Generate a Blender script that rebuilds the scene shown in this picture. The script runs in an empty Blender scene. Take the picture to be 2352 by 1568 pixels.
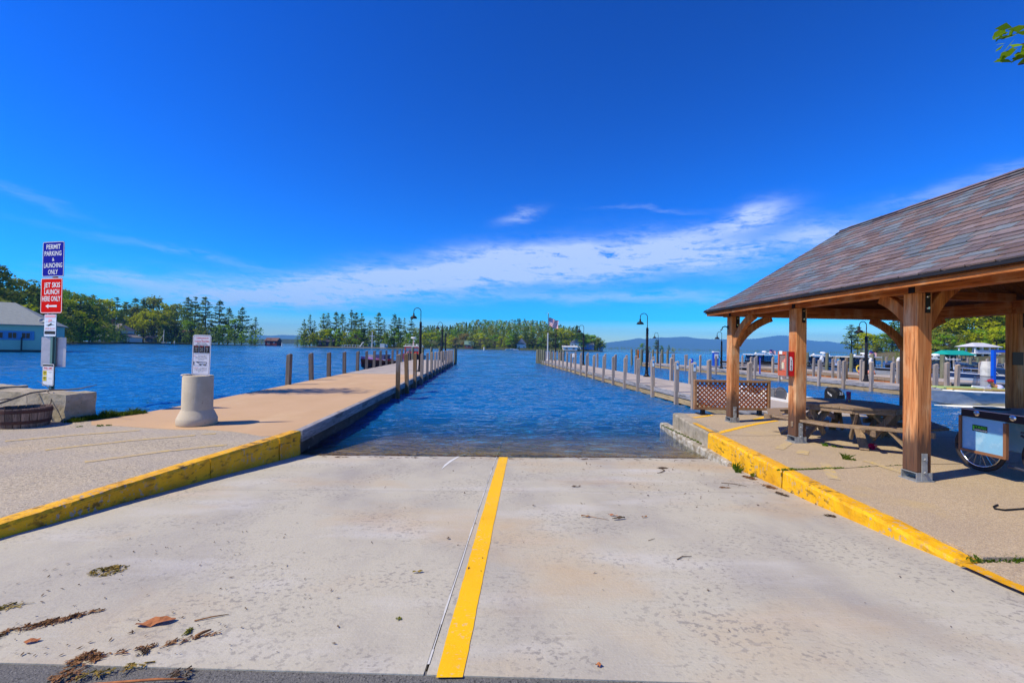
import bpy, math, random
from mathutils import Vector, Matrix, noise

RND = random.Random(11)
SC = bpy.context.scene
COL = SC.collection
D2R = math.radians

# ------------------------------------------------------------------ camera, sky, sun, exposure
cam_d = bpy.data.cameras.new('camera')
cam_d.sensor_width = 36.0
cam_d.lens = 36.0 * 1000.0 / 2352.0
cam_d.clip_start = 0.05
cam_d.clip_end = 20000.0
cam = bpy.data.objects.new('camera', cam_d)
COL.objects.link(cam)
_a, _b, _r = math.atan(0.042), math.atan(0.0135), D2R(1.1)
_R = Vector((math.cos(_a), -math.sin(_a), 0))
_f = Vector((math.sin(_a), math.cos(_a), 0))
_z = Vector((0, 0, 1))
_F = _f * math.cos(_b) + _z * math.sin(_b)
_U = -_f * math.sin(_b) + _z * math.cos(_b)
_RI = math.cos(_r) * _R + math.sin(_r) * _U
_UI = -math.sin(_r) * _R + math.cos(_r) * _U
cam.matrix_world = Matrix(((_RI.x, _UI.x, -_F.x, 0), (_RI.y, _UI.y, -_F.y, 0), (_RI.z, _UI.z, -_F.z, 1.65), (0, 0, 0, 1)))
SC.camera = cam

SUN_EL, SUN_AZ = 49.0, 252.0          # azimuth measured clockwise from +Y: behind the viewer's left shoulder
sun_d = bpy.data.lights.new('sun', 'SUN')
sun_d.energy = 5.0
sun_d.angle = D2R(0.53)
sun_d.color = (1.0, 0.90, 0.65)
sun = bpy.data.objects.new('sun', sun_d)
COL.objects.link(sun)
_sd = Vector((math.sin(D2R(SUN_AZ)) * math.cos(D2R(SUN_EL)), math.cos(D2R(SUN_AZ)) * math.cos(D2R(SUN_EL)), math.sin(D2R(SUN_EL))))
sun.rotation_euler = _sd.to_track_quat('Z', 'Y').to_euler()

world = bpy.data.worlds.new('World')
SC.world = world
world.use_nodes = True


def build_world():
    nt = world.node_tree
    nt.nodes.clear()
    N, Lk = nt.nodes.new, nt.links.new

    def M(op, a, b=None, c=None, clamp=False):
        n = N('ShaderNodeMath')
        n.operation = op
        n.use_clamp = clamp
        for i, x in enumerate((a, b, c)):
            if x is None:
                continue
            if isinstance(x, (int, float)):
                n.inputs[i].default_value = x
            else:
                Lk(x, n.inputs[i])
        return n.outputs[0]
    out = N('ShaderNodeOutputWorld')
    bg = N('ShaderNodeBackground')
    bg.inputs['Strength'].default_value = 0.105
    sky = N('ShaderNodeTexSky')
    sky.sky_type = 'NISHITA'
    sky.sun_disc = False
    sky.sun_elevation = D2R(SUN_EL)
    sky.sun_rotation = D2R(SUN_AZ)
    sky.altitude = 200
    sky.air_density = 1.0
    sky.dust_density = 0.25
    sky.ozone_density = 5.0
    hs = N('ShaderNodeHueSaturation')
    hs.inputs['Saturation'].default_value = 2.0
    hs.inputs['Hue'].default_value = 0.516
    hs.inputs['Value'].default_value = 1.0

    def vmul(src, k):
        n = N('ShaderNodeVectorMath')
        n.operation = 'SCALE'
        n.inputs['Scale'].default_value = k
        Lk(src, n.inputs[0])
        return n.outputs[0]
    gm = N('ShaderNodeGamma')              # a clear, deeply saturated sky, as the photograph is processed
    gm.inputs['Gamma'].default_value = 1.55
    Lk(vmul(sky.outputs[0], .2), gm.inputs['Color'])
    Lk(vmul(gm.outputs[0], 8.8), hs.inputs['Color'])
    tc = N('ShaderNodeTexCoord')
    sp = N('ShaderNodeSeparateXYZ')
    Lk(tc.outputs['Generated'], sp.inputs[0])
    x, y, z = sp.outputs
    az = M('MULTIPLY', M('ARCTAN2', x, y), 57.2958)
    el = M('MULTIPLY', M('ARCSINE', z), 57.2958)

    def fbm(sx, sy, off, detail=6, rough=.62, dist=0.0):
        cb = N('ShaderNodeCombineXYZ')
        Lk(M('MULTIPLY_ADD', az, sx, M('MULTIPLY', el, sx * 0.55)), cb.inputs[0])
        Lk(M('MULTIPLY', el, sy), cb.inputs[1])
        cb.inputs[2].default_value = off
        n = N('ShaderNodeTexNoise')
        n.inputs['Scale'].default_value = 1.0
        n.inputs['Detail'].default_value = detail
        n.inputs['Roughness'].default_value = rough
        n.inputs['Distortion'].default_value = dist
        Lk(cb.outputs[0], n.inputs['Vector'])
        return n.outputs['Fac']
    warp = M('MULTIPLY_ADD', fbm(.10, .30, 3.3, 4), 3.6, -1.8)
    elw = M('ADD', el, warp)

    def blob(a0, e0, sa, se, k, amp):
        da = M('SUBTRACT', az, a0)
        de = M('SUBTRACT', M('SUBTRACT', elw, e0), M('MULTIPLY', da, k))
        q = M('ADD', M('POWER', M('ABSOLUTE', M('DIVIDE', da, sa)), 2.0), M('POWER', M('ABSOLUTE', M('DIVIDE', de, se)), 2.0))
        return M('MULTIPLY', M('EXPONENT', M('MULTIPLY', q, -1.0)), amp)
    # cirrus bank low over the lake, then the wisps above it
    blobs = [(-27, 5.6, 11, 1.5, .05, 1.0), (-13, 8.0, 10, 1.9, .12, 1.0), (0, 10.2, 10, 2.2, .15, .95), (12, 11.2, 11, 2.1, .03, .95),
             (25, 11.4, 8.5, 1.8, -.02, .95), (31.2, 15.4, 3.2, 1.1, .12, .8), (26, 14.0, 7, 1.0, .05, .45), (37.5, 12.4, 4, 1.3, .02, .62),
             (3, 16.9, 2.4, .6, .2, .4), (48.5, 15.2, 6, .7, .1, .30), (15, 6.6, 20, .8, .0, .42), (-40, 6.0, 4.5, .5, .02, .4),
             (-47, 12.6, 4, .3, -.2, .12), (52, 12.0, 6, 1.6, .0, .28), (20, 17.2, 6, .25, -.05, .14), (-33, 9, 10, .4, -.1, .15)]
    tot = None
    for b in blobs:
        t = blob(*b)
        tot = t if tot is None else M('ADD', tot, t)
    # the same kind of thin cloud elsewhere round the horizon, outside the photograph
    far = M('MULTIPLY', M('GREATER_THAN', M('ABSOLUTE', az), 62.0), blob(0, 9, 400, 4, 0, .7))
    far = M('MULTIPLY', far, fbm(.04, .12, 9.0, 3))
    tot = M('ADD', tot, far)
    streak = fbm(.16, .95, 1.7, 8, .66, .5)
    fine = fbm(.75, 2.0, 5.1, 6, .65, .8)
    tex = M('ADD', M('MULTIPLY', streak, .68), M('MULTIPLY', fine, .32))
    dens = M('MULTIPLY', M('MULTIPLY', tot, 1.35), M('MULTIPLY_ADD', tex, 5.6, -1.95, clamp=True))
    dens = M('MULTIPLY', M('MINIMUM', dens, 1.0), 0.78)
    dens = M('MULTIPLY', dens, M('GREATER_THAN', z, 0.0))
    mix = N('ShaderNodeMix')
    mix.data_type = 'RGBA'
    Lk(dens, mix.inputs['Factor'])
    Lk(hs.outputs[0], mix.inputs['A'])
    mix.inputs['B'].default_value = (5.6, 6.7, 9.0, 1)
    Lk(mix.outputs['Result'], bg.inputs['Color'])
    Lk(bg.outputs[0], out.inputs[0])


build_world()
SC.view_settings.view_transform = 'Standard'
SC.view_settings.look = 'None'
SC.view_settings.gamma = 1.0
SC.view_settings.use_curve_mapping = False
SC.view_settings.exposure = 0.28
SC.render.engine = 'CYCLES'
SC.cycles.use_denoising = True
SC.cycles.denoising_input_passes = 'RGB_ALBEDO_NORMAL'
SC.cycles.denoising_prefilter = 'ACCURATE'
SC.cycles.max_bounces = 8
SC.cycles.diffuse_bounces = 3
SC.cycles.glossy_bounces = 3
SC.cycles.transparent_max_bounces = 12
SC.cycles.volume_bounces = 0
SC.cycles.caustics_reflective = False
SC.cycles.caustics_refractive = False


# ------------------------------------------------------------------ materials
def _sock(v):
    return (v, v, v) if isinstance(v, (int, float)) else v


def pmat(name, base, layers=(), rough=.75, metal=0.0, bumps=(), spec=.2, vary=0.0, translucent=0.0, offset=True, coat=0.0, alpha=None, zstain=None):
    """base colour, then noise/voronoi layers (colour, scale, lo, hi, amount, kind); bumps (scale, strength, distance, kind)."""
    m = bpy.data.materials.new(name)
    m.use_nodes = True
    nt = m.node_tree
    nt.nodes.clear()
    N, Lk = nt.nodes.new, nt.links.new
    out = N('ShaderNodeOutputMaterial')
    p = N('ShaderNodeBsdfPrincipled')
    p.inputs['Roughness'].default_value = rough
    p.inputs['Metallic'].default_value = metal
    p.inputs['Specular IOR Level'].default_value = spec
    if coat:
        p.inputs['Coat Weight'].default_value = coat
    tc = N('ShaderNodeTexCoord')
    vec = tc.outputs['Object']
    oi = None
    if offset or vary:
        oi = N('ShaderNodeObjectInfo')
    if offset:
        vm = N('ShaderNodeVectorMath')
        vm.operation = 'MULTIPLY_ADD'
        cb = N('ShaderNodeCombineXYZ')
        for i in range(3):
            Lk(oi.outputs['Random'], cb.inputs[i])
        Lk(cb.outputs[0], vm.inputs[0])
        vm.inputs[1].default_value = (31.7, 17.3, 23.9)
        Lk(vec, vm.inputs[2])
        vec = vm.outputs[0]

    def tex(scale, kind, detail=5):
        mp = N('ShaderNodeMapping')
        mp.inputs['Scale'].default_value = _sock(scale)
        Lk(vec, mp.inputs[0])
        if kind.startswith('vor'):
            n = N('ShaderNodeTexVoronoi')
            n.inputs['Scale'].default_value = 1
            Lk(mp.outputs[0], n.inputs['Vector'])
            return n.outputs['Distance' if kind == 'vor' else 'Color']
        n = N('ShaderNodeTexNoise')
        n.inputs['Scale'].default_value = 1
        n.inputs['Detail'].default_value = detail
        n.inputs['Roughness'].default_value = .6
        Lk(mp.outputs[0], n.inputs['Vector'])
        return n.outputs['Fac']
    rgb = N('ShaderNodeRGB')
    rgb.outputs[0].default_value = (*base, 1)
    col = rgb.outputs[0]
    for lay in layers:
        c, scale, lo, hi, amt = lay[:5]
        kind = lay[5] if len(lay) > 5 else 'noise'
        t = tex(scale, kind)
        mr = N('ShaderNodeMapRange')
        mr.inputs['From Min'].default_value = lo
        mr.inputs['From Max'].default_value = hi
        mr.inputs['To Max'].default_value = amt
        Lk(t, mr.inputs['Value'])
        fac = mr.outputs[0]
        if len(lay) > 6:        # gate by a second, larger noise
            g = lay[6]
            t2 = tex(g[0], 'noise')
            m2 = N('ShaderNodeMapRange')
            m2.inputs['From Min'].default_value = g[1]
            m2.inputs['From Max'].default_value = g[2]
            Lk(t2, m2.inputs['Value'])
            mu = N('ShaderNodeMath')
            mu.operation = 'MULTIPLY'
            Lk(fac, mu.inputs[0])
            Lk(m2.outputs[0], mu.inputs[1])
            fac = mu.outputs[0]
        mx = N('ShaderNodeMix')
        mx.data_type = 'RGBA'
        Lk(fac, mx.inputs['Factor'])
        Lk(col, mx.inputs['A'])
        mx.inputs['B'].default_value = (*c, 1)
        col = mx.outputs['Result']
    if zstain:                  # weathered foot of a timber: a ragged stain, (colour, top, ragged height)
        sx = N('ShaderNodeSeparateXYZ')
        Lk(tc.outputs['Object'], sx.inputs[0])
        t3 = tex((22, 22, 2.2), 'noise')
        ma = N('ShaderNodeMath')
        ma.operation = 'MULTIPLY_ADD'
        ma.inputs[1].default_value = zstain[2]
        Lk(t3, ma.inputs[0])
        Lk(sx.outputs['Z'], ma.inputs[2])
        mr = N('ShaderNodeMapRange')
        mr.inputs['From Min'].default_value = zstain[1] + zstain[2] * .5
        mr.inputs['From Max'].default_value = zstain[1] + zstain[2] * .5 - .28
        mr.inputs['To Max'].default_value = .85
        Lk(ma.outputs[0], mr.inputs['Value'])
        mx = N('ShaderNodeMix')
        mx.data_type = 'RGBA'
        Lk(mr.outputs[0], mx.inputs['Factor'])
        Lk(col, mx.inputs['A'])
        mx.inputs['B'].default_value = (*zstain[0], 1)
        col = mx.outputs['Result']
    if vary:
        hv = N('ShaderNodeHueSaturation')
        mr = N('ShaderNodeMapRange')
        mr.inputs['To Min'].default_value = 1 - vary
        mr.inputs['To Max'].default_value = 1 + vary
        Lk(oi.outputs['Random'], mr.inputs['Value'])
        Lk(mr.outputs[0], hv.inputs['Value'])
        Lk(col, hv.inputs['Color'])
        col = hv.outputs[0]
    Lk(col, p.inputs['Base Color'])
    prev = None
    for b in bumps:
        bm = N('ShaderNodeBump')
        bm.inputs['Strength'].default_value = b[1]
        bm.inputs['Distance'].default_value = b[2]
        Lk(tex(b[0], b[3] if len(b) > 3 else 'noise', 6), bm.inputs['Height'])
        if prev is not None:
            Lk(prev, bm.inputs['Normal'])
        prev = bm.outputs[0]
    if prev is not None:
        Lk(prev, p.inputs['Normal'])
    sh = p.outputs[0]
    if translucent:
        tr = N('ShaderNodeBsdfTranslucent')
        Lk(col, tr.inputs['Color'])
        ms = N('ShaderNodeMixShader')
        ms.inputs[0].default_value = translucent
        Lk(sh, ms.inputs[1])
        Lk(tr.outputs[0], ms.inputs[2])
        sh = ms.outputs[0]
    if alpha is not None:
        tp = N('ShaderNodeBsdfTransparent')
        tp.inputs[0].default_value = (*alpha[0], 1)
        ms = N('ShaderNodeMixShader')
        ms.inputs[0].default_value = alpha[1]
        Lk(tp.outputs[0], ms.inputs[1])
        Lk(sh, ms.inputs[2])
        sh = ms.outputs[0]
    Lk(sh, out.inputs['Surface'])
    return m


def wood(name, c1, c2, axis, dark=(.02, .015, .01), knots=True, rough=.8, vary=.12, g=1.0, weather=None, zstain=None):
    s = [26 * g, 26 * g, 26 * g]
    s[axis] = 1.3 * g
    f = [90 * g, 90 * g, 90 * g]
    f[axis] = 3.0 * g
    s2 = [11 * g, 11 * g, 11 * g]
    s2[axis] = .55 * g
    lay = [(tuple(k * .62 for k in c2), tuple(s2), .46, .62, .65), (c2, tuple(s), .42, .58, .85), (dark, tuple(f), .53, .66, .75)]
    if knots:
        lay.append((dark, (7, 7, 3.5), .66, .74, .8))
    if weather:
        lay.append(weather)
    return pmat(name, c1, lay, rough=rough, vary=vary, bumps=[(tuple(f), .35, .004)], spec=.2, zstain=zstain)


MT = {}


def plain(name, c, rough=.5, metal=0.0, **k):
    if name not in MT:
        MT[name] = pmat(name, c, rough=rough, metal=metal, **k)
    return MT[name]


CONC = dict(base=(.46, .43, .405))
MT['ramp'] = pmat('ramp_concrete', (.44, .405, .325), [
    ((.29, .265, .245), (.9, .5, 1), .45, .68, .7),
    ((.54, .52, .50), (.5, 1.6, 1), .52, .75, .6),
    ((.47, .31, .15), (.28, .42, 1), .50, .72, .75),
    ((.19, .175, .165), (24, 28, 20), .54, .60, .62, 'noise', ((1.0, 1.2, 1), .43, .60)),
    ((.17, .16, .16), (60, 60, 40), .615, .67, .7, 'noise', ((.8, .7, 1), .40, .6)),
    ((.58, .56, .53), (3, 130, 3), .60, .70, .35),
    ((.14, .11, .08), (9, 9, 9), .735, .765, .6),
    ((.62, .60, .56), (140, 140, 90), .64, .70, .5)],
    rough=.86, bumps=[((45, 48, 40), .55, .006), ((4, 170, 10), .3, .003), ((11, 11, 11), .3, .01)], offset=False)
MT['aggregate'] = pmat('exposed_aggregate', (.47, .36, .23), [
    ((.34, .25, .15), (16, 18, 10), .48, .62, .55),
    ((.60, .49, .34), (24, 24, 12), .54, .66, .5),
    ((.22, .18, .14), (34, 34, 20), .58, .66, .6),
    ((.37, .285, .20), (.8, .8, 1), .42, .66, .6),
    ((.20, .17, .16), (75, 75, 50), .52, .62, .8),
    ((.60, .52, .42), (62, 66, 50), .57, .66, .7),
    ((.50, .36, .14), (1.2, 1.1, 1), .57, .70, .4),
    ((.12, .10, .10), (120, 120, 80), .58, .66, .7)],
    rough=.9, bumps=[((70, 70, 60), .7, .008), ((18, 18, 18), .4, .012)], offset=False)
MT['rough_aggregate'] = pmat('rough_aggregate', (.45, .375, .27), [
    ((.24, .205, .17), (17, 20, 12), .50, .60, .6),
    ((.58, .52, .43), (22, 24, 12), .55, .66, .5),
    ((.15, .13, .115), (24, 28, 14), .53, .60, .75, 'noise', ((.8, .9, 1), .44, .60)),
    ((.33, .29, .26), (.7, .8, 1), .42, .66, .7),
    ((.50, .38, .22), (.6, .5, 1), .56, .70, .5),
    ((.13, .12, .11), (38, 42, 30), .545, .62, .85, 'noise', ((.7, .9, 1), .38, .62)),
    ((.62, .56, .48), (52, 52, 50), .58, .66, .6),
    ((.10, .09, .09), (95, 95, 80), .58, .66, .7)],
    rough=.92, bumps=[((40, 40, 36), .9, .014), ((90, 90, 80), .5, .006), ((9, 9, 9), .4, .02)], offset=False)
MT['brown_concrete'] = pmat('brown_concrete', (.51, .335, .195), [
    ((.44, .285, .15), (.5, .4, 1), .40, .68, .7),
    ((.58, .42, .26), (.9, .35, 1), .55, .72, .5),
    ((.30, .22, .18), (110, 110, 80), .58, .66, .4)],
    rough=.88, bumps=[((80, 80, 60), .3, .003)], offset=False)
MT['deck'] = pmat('deck_grey', (.40, .345, .30), [
    ((.30, .265, .24), (.9, .5, 1), .40, .66, .7),
    ((.48, .42, .37), (.5, 1.2, 1), .55, .72, .5),
    ((.20, .18, .17), (14, 70, 20), .60, .68, .4)], rough=.88, bumps=[((60, 60, 40), .3, .003)], vary=.08)
MT['asphalt'] = pmat('asphalt', (.14, .135, .13), [
    ((.22, .21, .20), (95, 95, 80), .55, .63, .9), ((.03, .03, .03), (70, 70, 50), .56, .64, .8),
    ((.28, .27, .26), (120, 120, 90), .66, .70, .7)], rough=.9, bumps=[((85, 85, 70), 1.0, .012)], offset=False)
MT['yellow'] = pmat('yellow_kerb_paint', (.80, .42, .004), [
    ((.58, .26, .004), (2.0, 2.0, 3.0), .42, .64, .8),
    ((.36, .31, .25), (17, 20, 14), .57, .61, .9, 'noise', ((1.3, 1.3, 1.5), .42, .56)),
    ((.085, .055, .012), (8, 8, 18), .52, .62, .85, 'noise', ((1.1, 1.1, 5), .44, .58)),
    ((.06, .05, .02), (50, 50, 60), .64, .70, .6)],
    rough=.6, bumps=[((28, 28, 28), .6, .012), ((90, 90, 90), .4, .004)], offset=False, spec=.3)
MT['line'] = pmat('yellow_line_paint', (.84, .46, .003), [
    ((.74, .38, .004), (2, 2, 2), .45, .7, .6),
    ((.42, .39, .36), (30, 34, 30), .605, .635, .95, 'noise', ((1.2, .9, 1), .40, .62)),
    ((.45, .42, .38), (4, 110, 4), .66, .70, .6)], rough=.65, bumps=[((45, 48, 40), .5, .005)], offset=False)
MT['faded'] = pmat('faded_yellow_paint', (.56, .40, .12), [
    ((.45, .35, .22), (11, 13, 10), .36, .52, 1.0), ((.20, .18, .15), (60, 60, 40), .56, .64, .7)], rough=.85,
    bumps=[((70, 70, 60), .6, .006)], offset=False)
MT['old_concrete'] = pmat('weathered_concrete', (.36, .31, .24), [
    ((.22, .19, .13), (2.2, 2.2, 3), .42, .66, .85), ((.48, .42, .33), (6, 6, 6), .52, .7, .6),
    ((.07, .06, .045), (24, 24, 24), .60, .68, .7), ((.10, .085, .06), (1.6, 1.6, 1.2), .58, .72, .7)],
    rough=.92, bumps=[((14, 14, 14), .6, .03), ((60, 60, 60), .5, .008)])
MT['column'] = pmat('column_concrete', (.50, .42, .31), [
    ((.40, .33, .24), (2, 2, 2.5), .42, .66, .7), ((.58, .52, .42), (9, 9, 9), .55, .7, .4),
    ((.16, .13, .10), (42, 42, 42), .66, .69, .8)], rough=.85, bumps=[((50, 50, 50), .35, .004)])
MT['white_kerb'] = pmat('worn_white_concrete', (.44, .41, .35), [((.22, .18, .12), (7, 7, 7), .42, .58, .9), ((.12, .11, .08), (20, 20, 20), .6, .68, .7)],
                        rough=.9, bumps=[((20, 20, 20), .6, .02)], offset=False)
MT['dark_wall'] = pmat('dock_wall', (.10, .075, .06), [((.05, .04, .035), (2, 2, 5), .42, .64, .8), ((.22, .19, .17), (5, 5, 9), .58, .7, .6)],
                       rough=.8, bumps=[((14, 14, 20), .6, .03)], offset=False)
MT['fascia'] = wood('fascia_wood', (.34, .33, .34), (.22, .21, .22), 1, dark=(.05, .045, .05), knots=False, weather=((.06, .055, .06), (3.2, 1.1, 6), .54, .66, .75))
MT['waler'] = wood('waler_wood', (.42, .31, .17), (.30, .22, .12), 1, dark=(.07, .05, .03), knots=False)
MT['dockpost'] = wood('dock_post_wood', (.36, .30, .26), (.26, .22, .20), 2, dark=(.07, .06, .055), knots=False, g=.8, weather=((.42, .29, .17), (2.5, 2.5, .8), .52, .66, .55))
MT['dockpost_brown'] = wood('brown_post_wood', (.27, .16, .07), (.18, .11, .06), 2, dark=(.05, .035, .02), knots=False, g=.8, weather=((.30, .27, .25), (2.5, 2.5, .8), .54, .66, .6))
MT['post_l'] = wood('brown_grey_post', (.22, .17, .14), (.15, .12, .10), 2, dark=(.04, .035, .03), knots=False, g=.8)
MT['pile'] = wood('greenish_pile_wood', (.21, .20, .14), (.14, .14, .10), 2, dark=(.04, .04, .03), knots=False, g=.6, weather=((.10, .13, .06), (2, 2, .6), .5, .65, .6))
for ax, nm in enumerate('xyz'):
    MT['cedar_' + nm] = wood('cedar_' + nm, (.56, .20, .055), (.34, .095, .024), ax, dark=(.055, .018, .008), vary=.10,
                             weather=((.56, .31, .15), (3.2, 3.2, 1.4), .52, .68, .6))
    MT['picnic_' + nm] = wood('picnic_wood_' + nm, (.33, .235, .155), (.24, .165, .11), ax, dark=(.05, .035, .025), vary=.15)
MT['cedar_post'] = wood('cedar_post', (.60, .27, .11), (.43, .145, .045), 2, dark=(.05, .016, .007), vary=.08, g=.8, weather=((.64, .40, .22), (3.2, 3.2, 1.0), .50, .64, .75), zstain=((.045, .032, .028), .78, .7))
MT['cedar_base'] = wood('cedar_weathered', (.20, .12, .08), (.13, .08, .06), 2, dark=(.03, .02, .018))
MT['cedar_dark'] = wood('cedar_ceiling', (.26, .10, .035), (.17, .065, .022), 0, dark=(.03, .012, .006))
MT['lattice'] = wood('lattice_wood', (.36, .095, .03), (.26, .07, .025), 0, dark=(.06, .02, .01), knots=False)
MT['lattice_frame'] = wood('lattice_frame_wood', (.36, .20, .10), (.26, .14, .08), 0, dark=(.05, .03, .02))
MT['steel'] = pmat('galvanised_steel', (.36, .37, .38), [((.24, .25, .26), (14, 14, 14), .45, .65, .8)], rough=.5, metal=.4, bumps=[((60, 60, 60), .1, .002)])
MT['black_steel'] = plain('black_steel', (.012, .011, .014), .45)
MT['slate_purple'] = pmat('slate_purple', (.175, .138, .138), [((.13, .10, .102), (9, 9, 9), .4, .65, .8), ((.24, .16, .15), (5, 26, 9), .56, .68, .6)], rough=.55, vary=.28, bumps=[((22, 30, 22), .4, .006)], spec=.5)
MT['slate_red'] = pmat('slate_red', (.18, .125, .11), [((.125, .085, .078), (9, 9, 9), .4, .65, .8), ((.28, .20, .15), (30, 8, 9), .60, .70, .6)], rough=.55, vary=.25, bumps=[((22, 30, 22), .4, .006)], spec=.5)
MT['slate_blue'] = pmat('slate_blue', (.150, .170, .190), [((.10, .115, .135), (9, 9, 9), .4, .65, .8), ((.24, .27, .28), (5, 26, 9), .56, .68, .6)], rough=.5, vary=.25, bumps=[((22, 30, 22), .4, .006)], spec=.55)
MT['slate_grey'] = pmat('slate_grey', (.17, .155, .155), [((.11, .10, .105), (9, 9, 9), .4, .65, .8), ((.30, .26, .20), (24, 6, 9), .60, .70, .6)], rough=.55, vary=.25, bumps=[((22, 30, 22), .4, .006)], spec=.5)
MT['drip'] = plain('drip_edge', (.018, .018, .022), .5)
MT['bark'] = wood('bark', (.10, .075, .06), (.06, .045, .035), 2, dark=(.02, .016, .012), knots=False, g=.1)


def leaf(name, c, c2, tr=.28):
    MT[name] = pmat(name, c, [(c2, .45, .40, .62, .85), (tuple(k * .55 for k in c), 1.3, .52, .68, .6)], rough=.8, vary=.22, translucent=tr, spec=.03)


leaf('leaf_pine', (0.111, 0.195, 0.029), (0.169, 0.247, 0.034), .3)
leaf('leaf_dark', (0.060, 0.117, 0.023), (0.098, 0.156, 0.026), .25)
leaf('leaf_green', (0.176, 0.351, 0.016), (0.247, 0.390, 0.018), .42)
leaf('leaf_olive', (0.215, 0.267, 0.031), (0.260, 0.267, 0.042), .38)
leaf('leaf_yellow', (0.442, 0.455, 0.008), (0.325, 0.403, 0.010), .42)
leaf('leaf_brown', (0.260, 0.169, 0.065), (0.195, 0.182, 0.052))
leaf('grass', (.075, .15, .012), (.12, .17, .02), .35)
MT['land'] = pmat('shore_soil', (.12, .10, .06), [((.05, .06, .025), .25, .42, .62, .9), ((.20, .17, .12), 1.5, .55, .7, .6)], rough=.95, offset=False)
MT['forest_floor'] = pmat('forest_floor', (.045, .06, .022), [((.07, .07, .03), .08, .42, .62, .8)], rough=.95, offset=False)
MT['mountain'] = pmat('mountain_forest', (.045, .065, .03), [((.03, .045, .025), .006, .42, .60, .8), ((.075, .085, .04), .02, .55, .68, .6)], rough=1.0, offset=False,
                      bumps=[(.03, 1.0, 14), (.006, 1.0, 30)])
MT['white_paint'] = pmat('white_paint', (.72, .72, .72), [((.55, .55, .54), 5, .5, .7, .5)], rough=.45)
MT['glass_dark'] = plain('dark_glass', (.012, .02, .03), .06, spec=.6)
MT['hull_white'] = plain('white_gelcoat', (.75, .75, .74), .25)
MT['hull_navy'] = plain('navy_gelcoat', (.02, .045, .12), .22)
MT['aluminium'] = pmat('bare_aluminium', (.42, .45, .49), [((.30, .33, .37), (3, 3, 6), .45, .65, .8)], rough=.38, metal=.55)
MT['rubber'] = plain('black_rubber', (.012, .012, .013), .6)
MT['chrome'] = plain('chrome', (.6, .6, .62), .18, 1.0)


# ------------------------------------------------------------------ mesh helpers
WL = {}


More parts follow.
